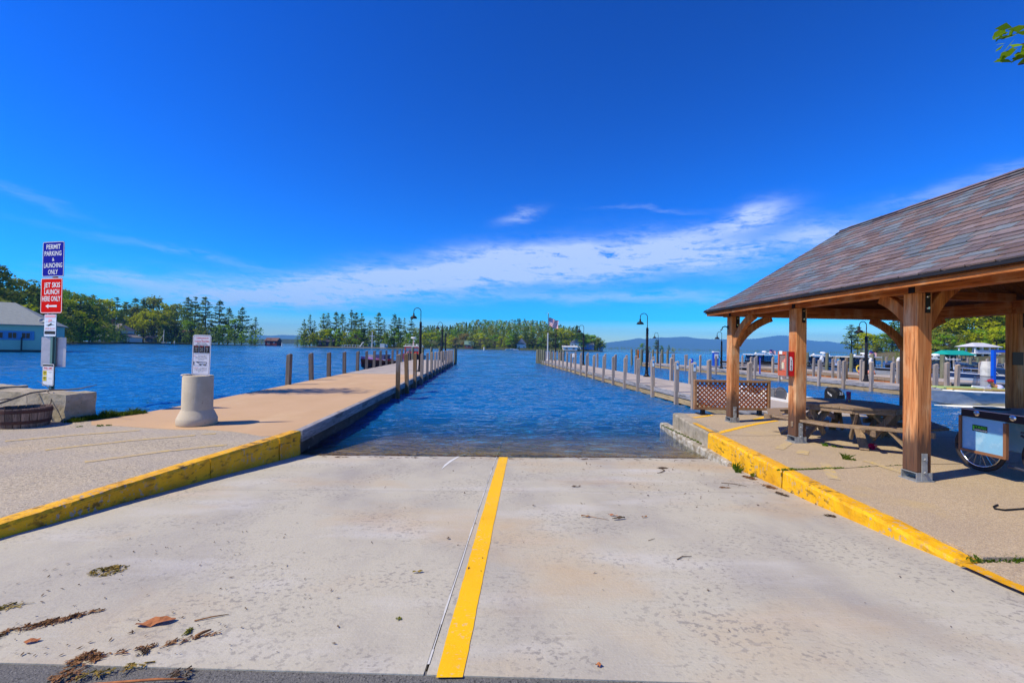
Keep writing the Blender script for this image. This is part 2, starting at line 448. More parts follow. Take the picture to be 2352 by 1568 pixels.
class MB:
    def __init__(s):
        s.v, s.f, s.m = [], [], []

    def add(s, vs, fs, mi=0):
        o = len(s.v)
        s.v += [tuple(p) for p in vs]
        s.f += [tuple(i + o for i in f) for f in fs]
        s.m += [mi] * len(fs)
        return s

    def quad(s, a, b, c, d, mi=0):
        return s.add((a, b, c, d), ((0, 1, 2, 3),), mi)

    def box(s, c, sz, mi=0, rot=None):
        hx, hy, hz = sz[0] / 2, sz[1] / 2, sz[2] / 2
        vs = [Vector((x, y, z)) for x in (-hx, hx) for y in (-hy, hy) for z in (-hz, hz)]
        if rot is not None:
            vs = [rot @ p for p in vs]
        vs = [p + Vector(c) for p in vs]
        return s.add(vs, ((0, 1, 3, 2), (4, 6, 7, 5), (0, 4, 5, 1), (2, 3, 7, 6), (0, 2, 6, 4), (1, 5, 7, 3)), mi)

    def beam(s, p0, p1, w, h, mi=0, up=(0, 0, 1)):
        p0, p1, up = Vector(p0), Vector(p1), Vector(up)
        t = (p1 - p0).normalized()
        sd = t.cross(up)
        if sd.length < 1e-4:
            sd = t.cross(Vector((0, 1, 0)))
        sd.normalize()
        u = sd.cross(t).normalized()
        vs = []
        for p in (p0, p1):
            for a, b in ((-1, -1), (1, -1), (1, 1), (-1, 1)):
                vs.append(p + sd * (a * w / 2) + u * (b * h / 2))
        return s.add(vs, ((0, 1, 2, 3), (7, 6, 5, 4), (0, 4, 5, 1), (1, 5, 6, 2), (2, 6, 7, 3), (3, 7, 4, 0)), mi)

    def sweep(s, pts, w, h, side, mi=0):
        """rectangular section swept along pts; side is the constant width direction."""
        pts = [Vector(p) for p in pts]
        side = Vector(side).normalized()
        vs = []
        n = len(pts)
        for i, p in enumerate(pts):
            t = (pts[min(i + 1, n - 1)] - pts[max(i - 1, 0)]).normalized()
            u = side.cross(t).normalized()
            for a, b in ((-1, -1), (1, -1), (1, 1), (-1, 1)):
                vs.append(p + side * (a * w / 2) + u * (b * h / 2))
        fs = [(0, 3, 2, 1), tuple((n - 1) * 4 + k for k in (0, 1, 2, 3))]
        for i in range(n - 1):
            for k in range(4):
                a, b = i * 4 + k, i * 4 + (k + 1) % 4
                fs.append((a, b, b + 4, a + 4))
        return s.add(vs, fs, mi)

    def tube(s, pts, r, n=8, mi=0):
        pts = [Vector(p) for p in pts]
        m = len(pts)
        rr = r if isinstance(r, (list, tuple)) else [r] * m
        vs, prev = [], None
        for i, p in enumerate(pts):
            t = (pts[min(i + 1, m - 1)] - pts[max(i - 1, 0)]).normalized()
            if prev is None:
                prev = t.orthogonal().normalized()
            a = (prev - t * prev.dot(t))
            a = a.normalized() if a.length > 1e-6 else t.orthogonal().normalized()
            prev = a
            b = t.cross(a)
            for k in range(n):
                q = 2 * math.pi * k / n
                vs.append(p + (a * math.cos(q) + b * math.sin(q)) * rr[i])
        fs = [tuple(range(n - 1, -1, -1)), tuple((m - 1) * n + k for k in range(n))]
        for i in range(m - 1):
            for k in range(n):
                a, b = i * n + k, i * n + (k + 1) % n
                fs.append((a, b, b + n, a + n))
        return s.add(vs, fs, mi)

    def lathe(s, prof, n=16, c=(0, 0, 0), mi=0, rot=None):
        vs, fs = [], []
        for r, z in prof:
            for k in range(n):
                q = 2 * math.pi * k / n
                p = Vector((r * math.cos(q), r * math.sin(q), z))
                if rot is not None:
                    p = rot @ p
                vs.append(p + Vector(c))
        for i in range(len(prof) - 1):
            for k in range(n):
                a, b = i * n + k, i * n + (k + 1) % n
                fs.append((a, b, b + n, a + n))
        fs.append(tuple(range(n - 1, -1, -1)))
        fs.append(tuple((len(prof) - 1) * n + k for k in range(n)))
        return s.add(vs, fs, mi)

    def prism(s, poly, z0, z1, mi=0, tf=None):
        n = len(poly)
        vs = [Vector((x, y, z0)) for x, y in poly] + [Vector((x, y, z1)) for x, y in poly]
        if tf is not None:
            vs = [tf @ p for p in vs]
        fs = [tuple(range(n - 1, -1, -1)), tuple(range(n, 2 * n))]
        fs += [(i, (i + 1) % n, (i + 1) % n + n, i + n) for i in range(n)]
        return s.add(vs, fs, mi)

    def ball(s, c, r, n=10, m=6, mi=0, sc=(1, 1, 1)):
        prof = [(max(.001, math.sin(math.pi * i / m)), -math.cos(math.pi * i / m)) for i in range(m + 1)]
        vs, fs = [], []
        for pr, pz in prof:
            for k in range(n):
                q = 2 * math.pi * k / n
                vs.append((c[0] + r * sc[0] * pr * math.cos(q), c[1] + r * sc[1] * pr * math.sin(q), c[2] + r * sc[2] * pz))
        for i in range(m):
            for k in range(n):
                a, b = i * n + k, i * n + (k + 1) % n
                fs.append((a, b, b + n, a + n))
        return s.add(vs, fs, mi)

    def text(s, body, size, x, z, mi=0, y=-.004, w=1.0, align='CENTER', bold=.0, vert=True, fit=None):
        cu = bpy.data.curves.new('lettering', 'FONT')
        cu.body = body
        cu.size = size
        cu.align_x = align
        cu.align_y = 'CENTER'
        cu.resolution_u = 2
        cu.offset = bold
        ob = bpy.data.objects.new('lettering', cu)
        me = bpy.data.meshes.new_from_object(ob)
        if fit:
            xs = [p.co.x for p in me.vertices]
            w = fit / (max(xs) - min(xs))
            c0 = (max(xs) + min(xs)) / 2
            vs = [(x + (p.co.x - c0) * w, y, z + p.co.y) for p in me.vertices]
        else:
            vs = [(x + p.co.x * w, y, z + p.co.y) for p in me.vertices]
        fs = [tuple(f.vertices) for f in me.polygons]
        bpy.data.objects.remove(ob)
        bpy.data.curves.remove(cu)
        bpy.data.meshes.remove(me)
        return s.add(vs, fs, mi)

    def build(s, name, mats, parent=None, loc=(0, 0, 0), rotz=0.0, world=False, smooth=False, bevel=0.0, kind=None, rot=None):
        me = bpy.data.meshes.new(name)
        vs = s.v
        if world and parent is not None:
            o = WL[parent.name]
            vs = [(a - o.x, b - o.y, c - o.z) for a, b, c in vs]
        me.from_pydata([tuple(p) for p in vs], [], s.f)
        for mm in (mats if isinstance(mats, (list, tuple)) else [mats]):
            me.materials.append(MT[mm] if isinstance(mm, str) else mm)
        me.polygons.foreach_set('material_index', s.m)
        if smooth:
            me.polygons.foreach_set('use_smooth', [True] * len(me.polygons))
        me.update()
        return link(name, me, parent, loc, rotz, kind, bevel, rot)


def link(name, me, parent=None, loc=(0, 0, 0), rotz=0.0, kind=None, bevel=0.0, rot=None):
    o = bpy.data.objects.new(name, me)
    COL.objects.link(o)
    o.location = loc
    o.rotation_euler = rot if rot is not None else (0, 0, rotz)
    if parent is not None:
        o.parent = parent
        WL[o.name] = WL[parent.name] + Vector(loc)
    else:
        WL[o.name] = Vector(loc)
    if kind:
        o['kind'] = kind
    if bevel:
        b = o.modifiers.new('edge', 'BEVEL')
        b.width = bevel
        b.segments = 1
        b.limit_method = 'ANGLE'
    return o


def tag(o, label, cat, group=None):
    o['label'] = label
    o['category'] = cat
    if group:
        o['group'] = group
    return o


def thing(name, label, cat, loc=(0, 0, 0), rotz=0.0, group=None):
    o = bpy.data.objects.new(name, None)
    o.empty_display_size = .2
    COL.objects.link(o)
    o.location = loc
    o.rotation_euler = (0, 0, rotz)
    WL[o.name] = Vector(loc)
    return tag(o, label, cat, group)


def dup(root, loc, rotz=0.0, label=None, group=None, scale=None):
    def cp(o, par):
        c = o.copy()
        COL.objects.link(c)
        c.parent = par
        for ch in o.children:
            cp(ch, c)
        return c
    r = cp(root, None)
    r.location = loc
    r.rotation_euler = (0, 0, rotz)
    WL[r.name] = Vector(loc)
    if scale:
        r.scale = scale
    if label:
        r['label'] = label
    if group:
        r['group'] = group
    return r


def lerp(tab, t):
    if t <= tab[0][0]:
        return tab[0][1]
    for (a, b), (c, d) in zip(tab, tab[1:]):
        if t <= c:
            return b + (d - b) * (t - a) / (c - a)
    return tab[-1][1]


def rrect(w, h, r, n=4, cx=0, cz=0):
    pts = []
    for sx, sz, a0 in ((1, 1, 0), (-1, 1, 90), (-1, -1, 180), (1, -1, 270)):
        for k in range(n + 1):
            a = D2R(a0 + 90 * k / n)
            pts.append((cx + sx * (w / 2 - r) + r * math.cos(a), cz + sz * (h / 2 - r) + r * math.sin(a)))
    return pts


FRONT = Matrix(((1, 0, 0, 0), (0, 0, -1, 0), (0, 1, 0, 0), (0, 0, 0, 1)))    # xy drawing -> xz plane facing -Y
WATER_Z = -.45

# ------------------------------------------------------------------ the ramp, kerbs and pavements
RAMP = [(0, .02), (2.2, 0), (3.5, -.075), (5, -.18), (6.1, -.26), (8.4, -.45), (12, -.85), (20, -2.0), (30, -3.2)]


def ramp_z(y):
    return lerp(RAMP, y)


def near_edge(x):
    return 2.21 - .058 * x


ramp = MB()
for a, b in ((-6.5, 6.5),):
    ys = [1.2 + .6 * i for i in range(49)]
    for y0, y1 in zip(ys, ys[1:]):
        ramp.quad((a, y0, ramp_z(y0) - .06), (b, y0, ramp_z(y0) - .06), (b, y1, ramp_z(y1) - .06), (a, y1, ramp_z(y1) - .06))
ramp_o = ramp.build('boat_ramp', 'asphalt', kind='structure')


def joint_x(y):                       # the saw-cut joint just beside the yellow line
    return -.31 + (y - 2.25) * .0665


MT['algae'] = pmat('wet_algae_concrete', (.36, .25, .12), [((.22, .17, .07), (1.6, 2.2, 1), .42, .62, .8), ((.46, .36, .22), (2.5, .8, 1), .52, .68, .6)], rough=.6, offset=False)


def slab(x0f, x1f, y0f, y1, name='ramp_slab', mat='ramp'):
    mb = MB()
    n = 26
    rows = []
    for i in range(n + 1):
        row = []
        ym = y0f(0) + (y1 - y0f(0)) * i / n
        for j in range(9):
            t = j / 8
            xs0, xs1 = x0f(ym), x1f(ym)
            x = xs0 + (xs1 - xs0) * t
            ya = y0f(x)
            y = ya + (y1 - ya) * i / n
            row.append((x, y, ramp_z(y)))
        rows.append(row)
    for i in range(n):
        for j in range(8):
            mb.quad(rows[i][j], rows[i][j + 1], rows[i + 1][j + 1], rows[i + 1][j])
    # skirt so that the joint reads as a cut
    edge = [r[0] for r in rows], [r[-1] for r in rows], rows[0], rows[-1]
    for e in edge:
        for p, q in zip(e, e[1:]):
            mb.quad(p, q, (q[0], q[1], q[2] - .055), (p[0], p[1], p[2] - .055))
    return mb.build(name, mat, ramp_o, smooth=False)


JY = 5.72
slab(lambda y: -4.9, lambda y: joint_x(y) - .008, near_edge, JY - .003)
slab(lambda y: joint_x(y) + .008, lambda y: 5.2, near_edge, JY - .003)
slab(lambda y: -4.9, lambda y: joint_x(y) - .008, lambda x: JY + .003, 8.46)
slab(lambda y: joint_x(y) + .008, lambda y: 5.2, lambda x: JY + .003, 8.46)
slab(lambda y: -4.9, lambda y: joint_x(y) - .008, lambda x: 8.462, 24.0, 'submerged_slab', 'algae')
slab(lambda y: joint_x(y) + .008, lambda y: 5.2, lambda x: 8.462, 24.0, 'submerged_slab', 'algae')
# pale grout squeezed out of the joint
gr = MB()
ys = [2.3 + i * .12 for i in range(62)]
for y0, y1 in zip(ys, ys[1:]):
    w = .005 + .005 * noise.noise((y0 * 3, 1, 2))
    o = .004 * noise.noise((y0 * 1.3, 4, 2))
    gr.quad((joint_x(y0) + o - w, y0, ramp_z(y0) + .004), (joint_x(y0) + o + w, y0, ramp_z(y0) + .004), (joint_x(y1) + o + w, y1, ramp_z(y1) + .004), (joint_x(y1) + o - w, y1, ramp_z(y1) + .004))
gr.build('joint_filler', plain('grout', (.55, .54, .52), .9), ramp_o)
yl = MB()
ys = [2.2 + i * .07 for i in range(89)]


def yl_edge(y, s):
    c = -.187 + (y - 2.21) * .0682
    w = .068 + (y - 2.21) * .0028
    return c + s * (w + .006 * noise.noise((y * 1.7, s * 9, 3)) + .004 * noise.noise((y * 9, s * 5, 7)))


for y0, y1 in zip(ys, ys[1:]):
    yl.quad((yl_edge(y0, -1), y0, ramp_z(y0) + .004), (yl_edge(y0, 1), y0, ramp_z(y0) + .004), (yl_edge(y1, 1), y1, ramp_z(y1) + .004), (yl_edge(y1, -1), y1, ramp_z(y1) + .004))
yl.build('yellow_line', 'line', kind='structure')
wb = MB()
xs_ = [-3.62 + i * .08 for i in range(101)]
for xa_, xb_ in zip(xs_, xs_[1:]):
    ya_, yb_ = (8.345 + .05 * noise.noise((q * 1.1, 3, 1)) + .025 * noise.noise((q * 5, 8, 1)) for q in (xa_, xb_))
    wb.quad((xa_, ya_, ramp_z(ya_) + .004), (xb_, yb_, ramp_z(yb_) + .004), (xb_, 8.47, ramp_z(8.47) + .004), (xa_, 8.47, ramp_z(8.47) + .004))
wb.build('wet_margin', pmat('wet_concrete', (.20, .165, .115), [((.12, .09, .055), (5, 9, 5), .45, .6, .8)], rough=.3, spec=.5, offset=False), kind='structure')
wl = MB()
pw = [(-.80, 7.15), (-.775, 7.5), (-.72, 7.9), (-.62, 8.35), (-.5, 8.75)]
for (x0, y0), (x1, y1), w0, w1 in zip(pw, pw[1:], (.004, .022, .028, .018), (.022, .028, .018, .008)):
    wl.quad((x0 - w0, y0, ramp_z(y0) + .004), (x0 + w0, y0, ramp_z(y0) + .004), (x1 + w1, y1, ramp_z(y1) + .004), (x1 - w1, y1, ramp_z(y1) + .004))
wl.build('white_paint_smear', plain('smear', (.62, .62, .6), .8), kind='structure')

asph = MB()
for i in range(24):
    x0, x1 = -40 + i * 3.34, -40 + (i + 1) * 3.34
    asph.quad((x0, -60, .0), (x1, -60, .0), (x1, near_edge(x1) + .03, ramp_z(near_edge(x1)) - .007), (x0, near_edge(x0) + .03, ramp_z(near_edge(x0)) - .007))
asph.build('asphalt_road', 'asphalt', kind='structure')

LKO = [(2.0, -4.52), (3.0, -4.42), (4.02, -4.30), (4.6, -4.21), (5.1, -4.15), (5.7, -4.05), (6.3, -3.96), (7.0, -3.83), (7.8, -3.68), (8.38, -3.60)]
RKO = [(2.2, 3.78), (2.95, 3.80), (3.4, 3.85), (4.0, 3.87), (4.6, 3.92), (5.2, 3.97), (5.9, 4.06), (6.6, 4.15), (7.4, 4.24), (8.66, 4.37)]


def kerb_block(tab, side, y0, y1, parent, mat, top=lambda y: 0.0, w=.20, name='kerb_block', seed=0, rough=1.0, bottom=None):
    """outer face on the ramp side; side=-1: body towards -X."""
    mb = MB()
    n = max(6, int((y1 - y0) / .045))
    rows = []
    for i in range(n + 1):
        y = y0 + (y1 - y0) * i / n
        x = lerp(tab, y)
        t = top(y)
        b = bottom(y) if bottom else ramp_z(y) - .05

        def j(k, a):
            return a * rough * noise.noise((y * 7 + seed, k * 3.1, seed * 1.7)) + a * .7 * rough * noise.noise((y * 23 + seed, k * 5.1, 2.2))
        rows.append([(x + side * -.012 + j(1, .006), y, b), (x + j(2, .008), y, b + (t - b) * .45), (x + j(3, .010), y, t - .03 + j(4, .008)),
                     (x + side * .022 + j(5, .010), y, t + .003 + j(6, .005)), (x + side * w * .6, y, t + .008 + j(7, .004)), (x + side * w + j(8, .012), y, t + .004), (x + side * w, y, b)])
    for p, q in zip(rows, rows[1:]):
        for k in range(6):
            f = (p[k], q[k], q[k + 1], p[k + 1]) if side > 0 else (p[k], p[k + 1], q[k + 1], q[k])
            mb.quad(*f)
    mb.add(rows[0], (tuple(range(7)),))
    mb.add(rows[-1], (tuple(range(6, -1, -1)),))
    return mb.build(name, mat, parent, world=False)


def holder(name, kind='structure'):
    o = bpy.data.objects.new(name, None)
    COL.objects.link(o)
    o['kind'] = kind
    WL[o.name] = Vector((0, 0, 0))
    return o


lk = holder('kerb')
for i, (a, b) in enumerate(((2.0, 6.325), (6.34, 7.74), (7.775, 8.38))):
    kerb_block(LKO, -1, a, b, lk, 'yellow', seed=i * 7 + 1)
rk = holder('kerb')


def rtop(y):
    return 0.0 if y > 4.1 else -.045 * (4.1 - y) / .7


for i, (a, b) in enumerate(((3.42, 5.93), (5.965, 8.66))):
    kerb_block(RKO, 1, a, b, rk, 'yellow', top=rtop, w=.19, seed=i * 9 + 30)
RKU = [(8.67, 4.37), (9.5, 4.46), (10.4, 4.60), (11.3, 4.75)]
kerb_block(RKU, 1, 8.672, 11.3, rk, 'old_concrete', w=.30, seed=77, bottom=lambda y: -1.4)
RKL = [(7.6, 4.17), (8.2, 4.22), (9.4, 4.27), (10.5, 4.38), (11.6, 4.55)]
kerb_block(RKL, 1, 7.55, 11.65, rk, 'white_kerb', top=lambda y: max(-.31, ramp_z(y) + .05) if y < 8.4 else -.31, w=.21, name='kerb_footing', seed=55, rough=1.6, bottom=lambda y: -1.6)
# painted strip on the bare kerb top and the flush line by the road
flat = MB()
for y0, y1 in ((8.7, 9.2), (9.2, 9.75)):
    flat.quad((lerp(RKU, y0) + .04, y0, .0135), (lerp(RKU, y0) + .17, y0, .0135), (lerp(RKU, y1) + .15, y1, .0135), (lerp(RKU, y1) + .05, y1, .0135))
for a, b in (((4.62, 9.05), (6.3, 10.05)), ((6.35, 10.1), (7.6, 11.2))):
    pass
flat.build('kerb_top_paint', 'yellow', kind='structure')

pl = MB()
poly = [(4.50, 8.70), (4.86, 10.4), (5.04, 11.3), (10.15, 11.3), (10.15, 9.05), (26, 8.6), (26, 3.44), (6.0, 3.44), (4.06, 3.44)] + [(lerp(RKO, y) + .185, y) for y in (4.0, 4.6, 5.2, 5.9, 6.6, 7.4, 8.0)]
pl.prism(poly, -1.6, 0.0)
platform = pl.build('platform_pavement', 'aggregate', kind='structure')
# control joints in the platform
cj = MB()
for pts in ([(4.35, 8.42), (5.2, 8.38), (6.1, 8.52), (7.4, 8.45), (10.1, 8.5)], [(4.25, 5.98), (4.9, 6.05), (5.6, 6.2), (6.6, 6.35), (9.9, 6.6)]):
    for (x0, y0), (x1, y1) in zip(pts, pts[1:]):
        cj.quad((x0, y0 - .006, .004), (x1, y1 - .006, .004), (x1, y1 + .006, .004), (x0, y0 + .006, .004))
cj.build('pavement_crack', plain('crack_dirt', (.06, .05, .035), .95), kind='structure')
fp = MB()


def strip(mb, pts, w, z, seed=0, dz=None):
    """a hand-painted strip along pts with an unsteady edge."""
    P = []
    for (x0, y0), (x1, y1) in zip(pts, pts[1:]):
        L = math.hypot(x1 - x0, y1 - y0)
        n = max(1, int(L / .08))
        for i in range(n):
            t = i / n
            P.append((x0 + (x1 - x0) * t, y0 + (y1 - y0) * t, (y0 - y1) / L, (x1 - x0) / L))
    P.append((pts[-1][0], pts[-1][1], P[-1][2], P[-1][3]))
    E = []
    for i, (x, y, nx, ny) in enumerate(P):
        a = w / 2 * (1 + .25 * noise.noise((x * 5 + seed, y * 5, 1)))
        b = w / 2 * (1 + .25 * noise.noise((x * 5 + seed, y * 5, 9)))
        zz = z if dz is None else z + dz(x, y)
        E.append(((x + nx * a, y + ny * a, zz), (x - nx * b, y - ny * b, zz)))
    for p, q in zip(E, E[1:]):
        mb.quad(p[1], q[1], q[0], p[0])


strip(fp, [(4.55, 8.62), (5.35, 9.25), (6.1, 9.8), (6.9, 10.3)], .11, .005, 3)
strip(fp, [(4.95, 10.55), (5.7, 11.05)], .10, .005, 4)
strip(fp, [(6.35, 10.35), (7.3, 11.1)], .11, .005, 5)
fp.build('pavement_line', 'line', kind='structure')
fd = MB()
strip(fd, [(4.9, 7.25), (5.45, 7.8)], .13, .005, 6)
strip(fd, [(4.5, 5.55), (5.0, 6.35)], .13, .005, 7)
strip(fd, [(5.75, 5.72), (5.78, 6.5)], .11, .005, 9)
strip(fd, [(5.05, 6.9), (5.3, 7.2)], .16, .005, 10)
strip(fd, [(-7.75, 7.3), (-7.1, 7.85), (-6.45, 8.28)], .12, .005, 13)
strip(fd, [(-6.6, 6.75), (-5.95, 7.4), (-5.2, 7.9)], .11, .005, 14)
strip(fd, [(-5.45, 6.1), (-4.85, 6.75), (-4.25, 7.2)], .11, .005, 15)
strip(fd, [(-5.15, 7.98), (-4.95, 8.05)], .10, .005, 16)
fd.build('faded_line', 'faded', kind='structure')
# road edge right of the ramp: the low patch in front of the platform
pt = MB()
pt.add([(3.80, 2.0, .004), (26, 2.0, .0), (26, 3.43, -.012), (4.10, 3.43, -.03), (3.87, 3.42, -.055), (3.80, 2.95, -.02)], ((0, 1, 2, 3, 4, 5),))
pt.build('patched_pavement', 'aggregate', kind='structure')
pe = MB()
strip(pe, [(3.86, 3.40), (3.84, 3.15), (3.83, 2.9), (3.83, 2.3)], .12, 0, 21, dz=lambda x, y: -.045 + (3.4 - y) * .05 + .012)
pe.build('yellow_line', 'yellow', kind='structure')

# left pavement and the brown landing that runs out as the first length of the pier
lp = MB()
lp.prism([(-60, -4), (-4.72, -4), (-4.72, 2.0)] + [(lerp(LKO, y) - .195, y) for y in (3.0, 4.02, 4.6, 5.1, 5.7, 6.3, 7.0, 7.6, 7.9)] + [(-4.2, 8.0), (-5.2, 8.5), (-7.0, 8.72), (-8.0, 9.15), (-8.9, 10.0), (-11, 11.0), (-60, 13)], -1.8, 0.0)
lp.build('left_pavement', 'rough_aggregate', kind='structure')


def LR(y):       # pier edges
    return -3.60 - .0265 * (y - 8.38)


def LL(y):
    return -7.90 - .034 * (y - 12.0)


JOIN = 25.0
bp = MB()
bound = [(-3.80, 7.88), (-4.05, 7.86), (-4.4, 8.08), (-4.78, 8.26), (-5.3, 8.40), (-5.9, 8.38), (-6.47, 8.50), (-7.1, 8.66), (-7.69, 8.72), (-8.10, 9.18)]
bp.prism(bound[::-1] + [(LR(8.38) - .18, 8.2), (LR(8.39) - .12, 8.39), (LR(17) - .12, 17), (LR(JOIN) - .12, JOIN), (LL(JOIN) + .02, JOIN), (LL(17), 17), (-7.9, 12.0), (-7.93, 10.2), (-8.5, 9.9)], -2.2, .004)
bp.build('brown_landing', 'brown_concrete', kind='structure')


# ------------------------------------------------------------------ lake, lake bed, air
def build_water():
    m = bpy.data.materials.new('lake_water')
    m.use_nodes = True
    nt = m.node_tree
    nt.nodes.clear()
    N, Lk = nt.nodes.new, nt.links.new
    out = N('ShaderNodeOutputMaterial')
    tc = N('ShaderNodeTexCoord')

    def nz(scale, detail, rough=.55, dist=0.0):
        mp = N('ShaderNodeMapping')
        mp.inputs['Scale'].default_value = scale
        mp.inputs['Rotation'].default_value = (0, 0, D2R(7))
        Lk(tc.outputs['Object'], mp.inputs[0])
        n = N('ShaderNodeTexNoise')
        n.inputs['Scale'].default_value = 1
        n.inputs['Detail'].default_value = detail
        n.inputs['Roughness'].default_value = rough
        n.inputs['Distortion'].default_value = dist
        Lk(mp.outputs[0], n.inputs['Vector'])
        return n.outputs['Fac']

    def bump(h, strength, dist, prev=None):
        b = N('ShaderNodeBump')
        b.inputs['Strength'].default_value = strength
        b.inputs['Distance'].default_value = dist
        Lk(h, b.inputs['Height'])
        if prev is not None:
            Lk(prev, b.inputs['Normal'])
        return b.outputs[0]
    n2 = bump(nz((1.4, 3.0, 1), 4, .55, .5), 1.0, .10)
    n3 = bump(nz((4.5, 11, 1), 3), 1.0, .05, n2)
    gl = N('ShaderNodeBsdfGlossy')
    gl.inputs['Roughness'].default_value = .04
    Lk(n3, gl.inputs['Normal'])
    fr = N('ShaderNodeFresnel')
    fr.inputs['IOR'].default_value = 1.333
    Lk(n3, fr.inputs['Normal'])
    tr = N('ShaderNodeBsdfTransparent')
    tr.inputs[0].default_value = (.86, .88, .80, 1)
    df = N('ShaderNodeBsdfDiffuse')
    df.inputs['Color'].default_value = (.006, .115, .32, 1)
    Lk(n3, df.inputs['Normal'])
    sp = N('ShaderNodeSeparateXYZ')
    Lk(tc.outputs['Object'], sp.inputs[0])
    mr = N('ShaderNodeMapRange')            # the ramp shelves away: deeper water hides its bed
    mr.inputs['From Min'].default_value = 8.4
    mr.inputs['From Max'].default_value = 14.5
    mr.inputs['To Min'].default_value = .0
    mr.inputs['To Max'].default_value = .97
    Lk(sp.outputs['Y'], mr.inputs['Value'])
    mx = N('ShaderNodeMixShader')
    Lk(mr.outputs[0], mx.inputs[0])
    Lk(tr.outputs[0], mx.inputs[1])
    Lk(df.outputs[0], mx.inputs[2])
    m2 = N('ShaderNodeMixShader')
    Lk(fr.outputs[0], m2.inputs[0])
    Lk(mx.outputs[0], m2.inputs[1])
    Lk(gl.outputs[0], m2.inputs[2])
    Lk(m2.outputs[0], out.inputs[0])
    return m


MT['water'] = build_water()
def wave(x, y):
    """height of the chop: fine ripples close to the viewer's shore, longer ones further out."""
    x2, y2 = x * .993 + y * .12, y * .993 - x * .12
    sh = max(.22, min(1.0, (y - 8.2) / 4.0))
    f1 = max(0.0, min(1.0, (34 - y) / 12))
    f2 = max(0.0, min(1.0, (100 - y) / 40))
    h = 0.0
    if f1 > 0:
        h += f1 * .036 * noise.noise((x2 * 1.9, y2 * 4.2, 1.1)) + f1 * .017 * noise.noise((x2 * 4.3, y2 * 7.5, 6.1))
    if f2 > 0:
        h += f2 * .068 * noise.noise((x2 * .75, y2 * 1.75, 3.7))
    h += (1 - .5 * f2) * 0.22 * noise.noise((x2 * .20, y2 * .46, 8.2)) * (.35 if f1 > 0 else 1 - .65 * f2)
    return WATER_Z + h * sh


wv, wf = [], []
for (x0, x1, y0, y1, dx, dy) in ((-33, 38, 7.9, 30, .155, .082), (-104, 116, 30, 90, .55, .26), (-330, 370, 90, 300, 1.9, .85)):
    nx, ny = int((x1 - x0) / dx), int((y1 - y0) / dy)
    o = len(wv)
    for j in range(ny + 1):
        y = y0 + (y1 - y0) * j / ny
        for i in range(nx + 1):
            x = x0 + (x1 - x0) * i / nx
            wv.append((x, y, wave(x, y)))
    for j in range(ny):
        r0 = o + j * (nx + 1)
        for i in range(nx):
            wf.append((r0 + i, r0 + i + 1, r0 + nx + 2 + i, r0 + nx + 1 + i))
Z = WATER_Z
for (x0, x1, y0, y1) in ((-13000, -33, 7.9, 30), (38, 13000, 7.9, 30), (-13000, -104, 30, 90), (116, 13000, 30, 90), (-13000, -330, 90, 300), (370, 13000, 90, 300), (-13000, 13000, 300, 10500)):
    o = len(wv)
    wv += [(x0, y0, Z), (x1, y0, Z), (x1, y1, Z), (x0, y1, Z)]
    wf.append((o, o + 1, o + 2, o + 3))
wme = bpy.data.meshes.new('lake_water')
wme.from_pydata(wv, [], wf)
wme.materials.append(MT['water'])
wme.polygons.foreach_set('use_smooth', [True] * len(wme.polygons))
wme.update()
link('lake_water', wme, kind='structure')
bed = MB()
bed.quad((-300, 11, -3.3), (300, 11, -3.3), (300, 500, -3.3), (-300, 500, -3.3))
bed.build('lake_bed', plain('lake_bed', (.03, .05, .06), .9), kind='structure')
# wet leaf litter along the waterline
wet = MB()
for i in range(520):
    x = RND.uniform(-3.4, 4.3)
    y = 8.42 + .05 * noise.noise((x * 1.3, 2, 1)) + RND.gauss(0, .035) - (.25 if RND.random() < .12 else 0)
    z = max(ramp_z(y), WATER_Z) + .006
    a = RND.uniform(-.5, .5)
    l, w = RND.uniform(.015, .05), RND.uniform(.006, .014)
    dx, dy = math.cos(a), math.sin(a)
    wet.quad((x - dx * l + dy * w, y - dy * l - dx * w, z), (x + dx * l + dy * w, y + dy * l - dx * w, z + .004), (x + dx * l - dy * w, y + dy * l + dx * w, z), (x - dx * l - dy * w, y - dy * l + dx * w, z + .003))
wet.build('waterline_litter', plain('wet_litter', (.10, .06, .035), .8), kind='stuff')
hz = MB()
hz.box((0, 5200, 222), (27000, 10900, 464))
hm = bpy.data.materials.new('pale_air')
hm.use_nodes = True
hm.node_tree.nodes.clear()
_o = hm.node_tree.nodes.new('ShaderNodeOutputMaterial')
_v = hm.node_tree.nodes.new('ShaderNodeVolumePrincipled')
_v.inputs['Color'].default_value = (.17, .52, 1.0, 1)
_v.inputs['Density'].default_value = .00014
_v.inputs['Anisotropy'].default_value = 0.0
hm.node_tree.links.new(_v.outputs[0], _o.inputs['Volume'])
hz.build('haze', hm, kind='stuff')

# ------------------------------------------------------------------ mountains and far shores


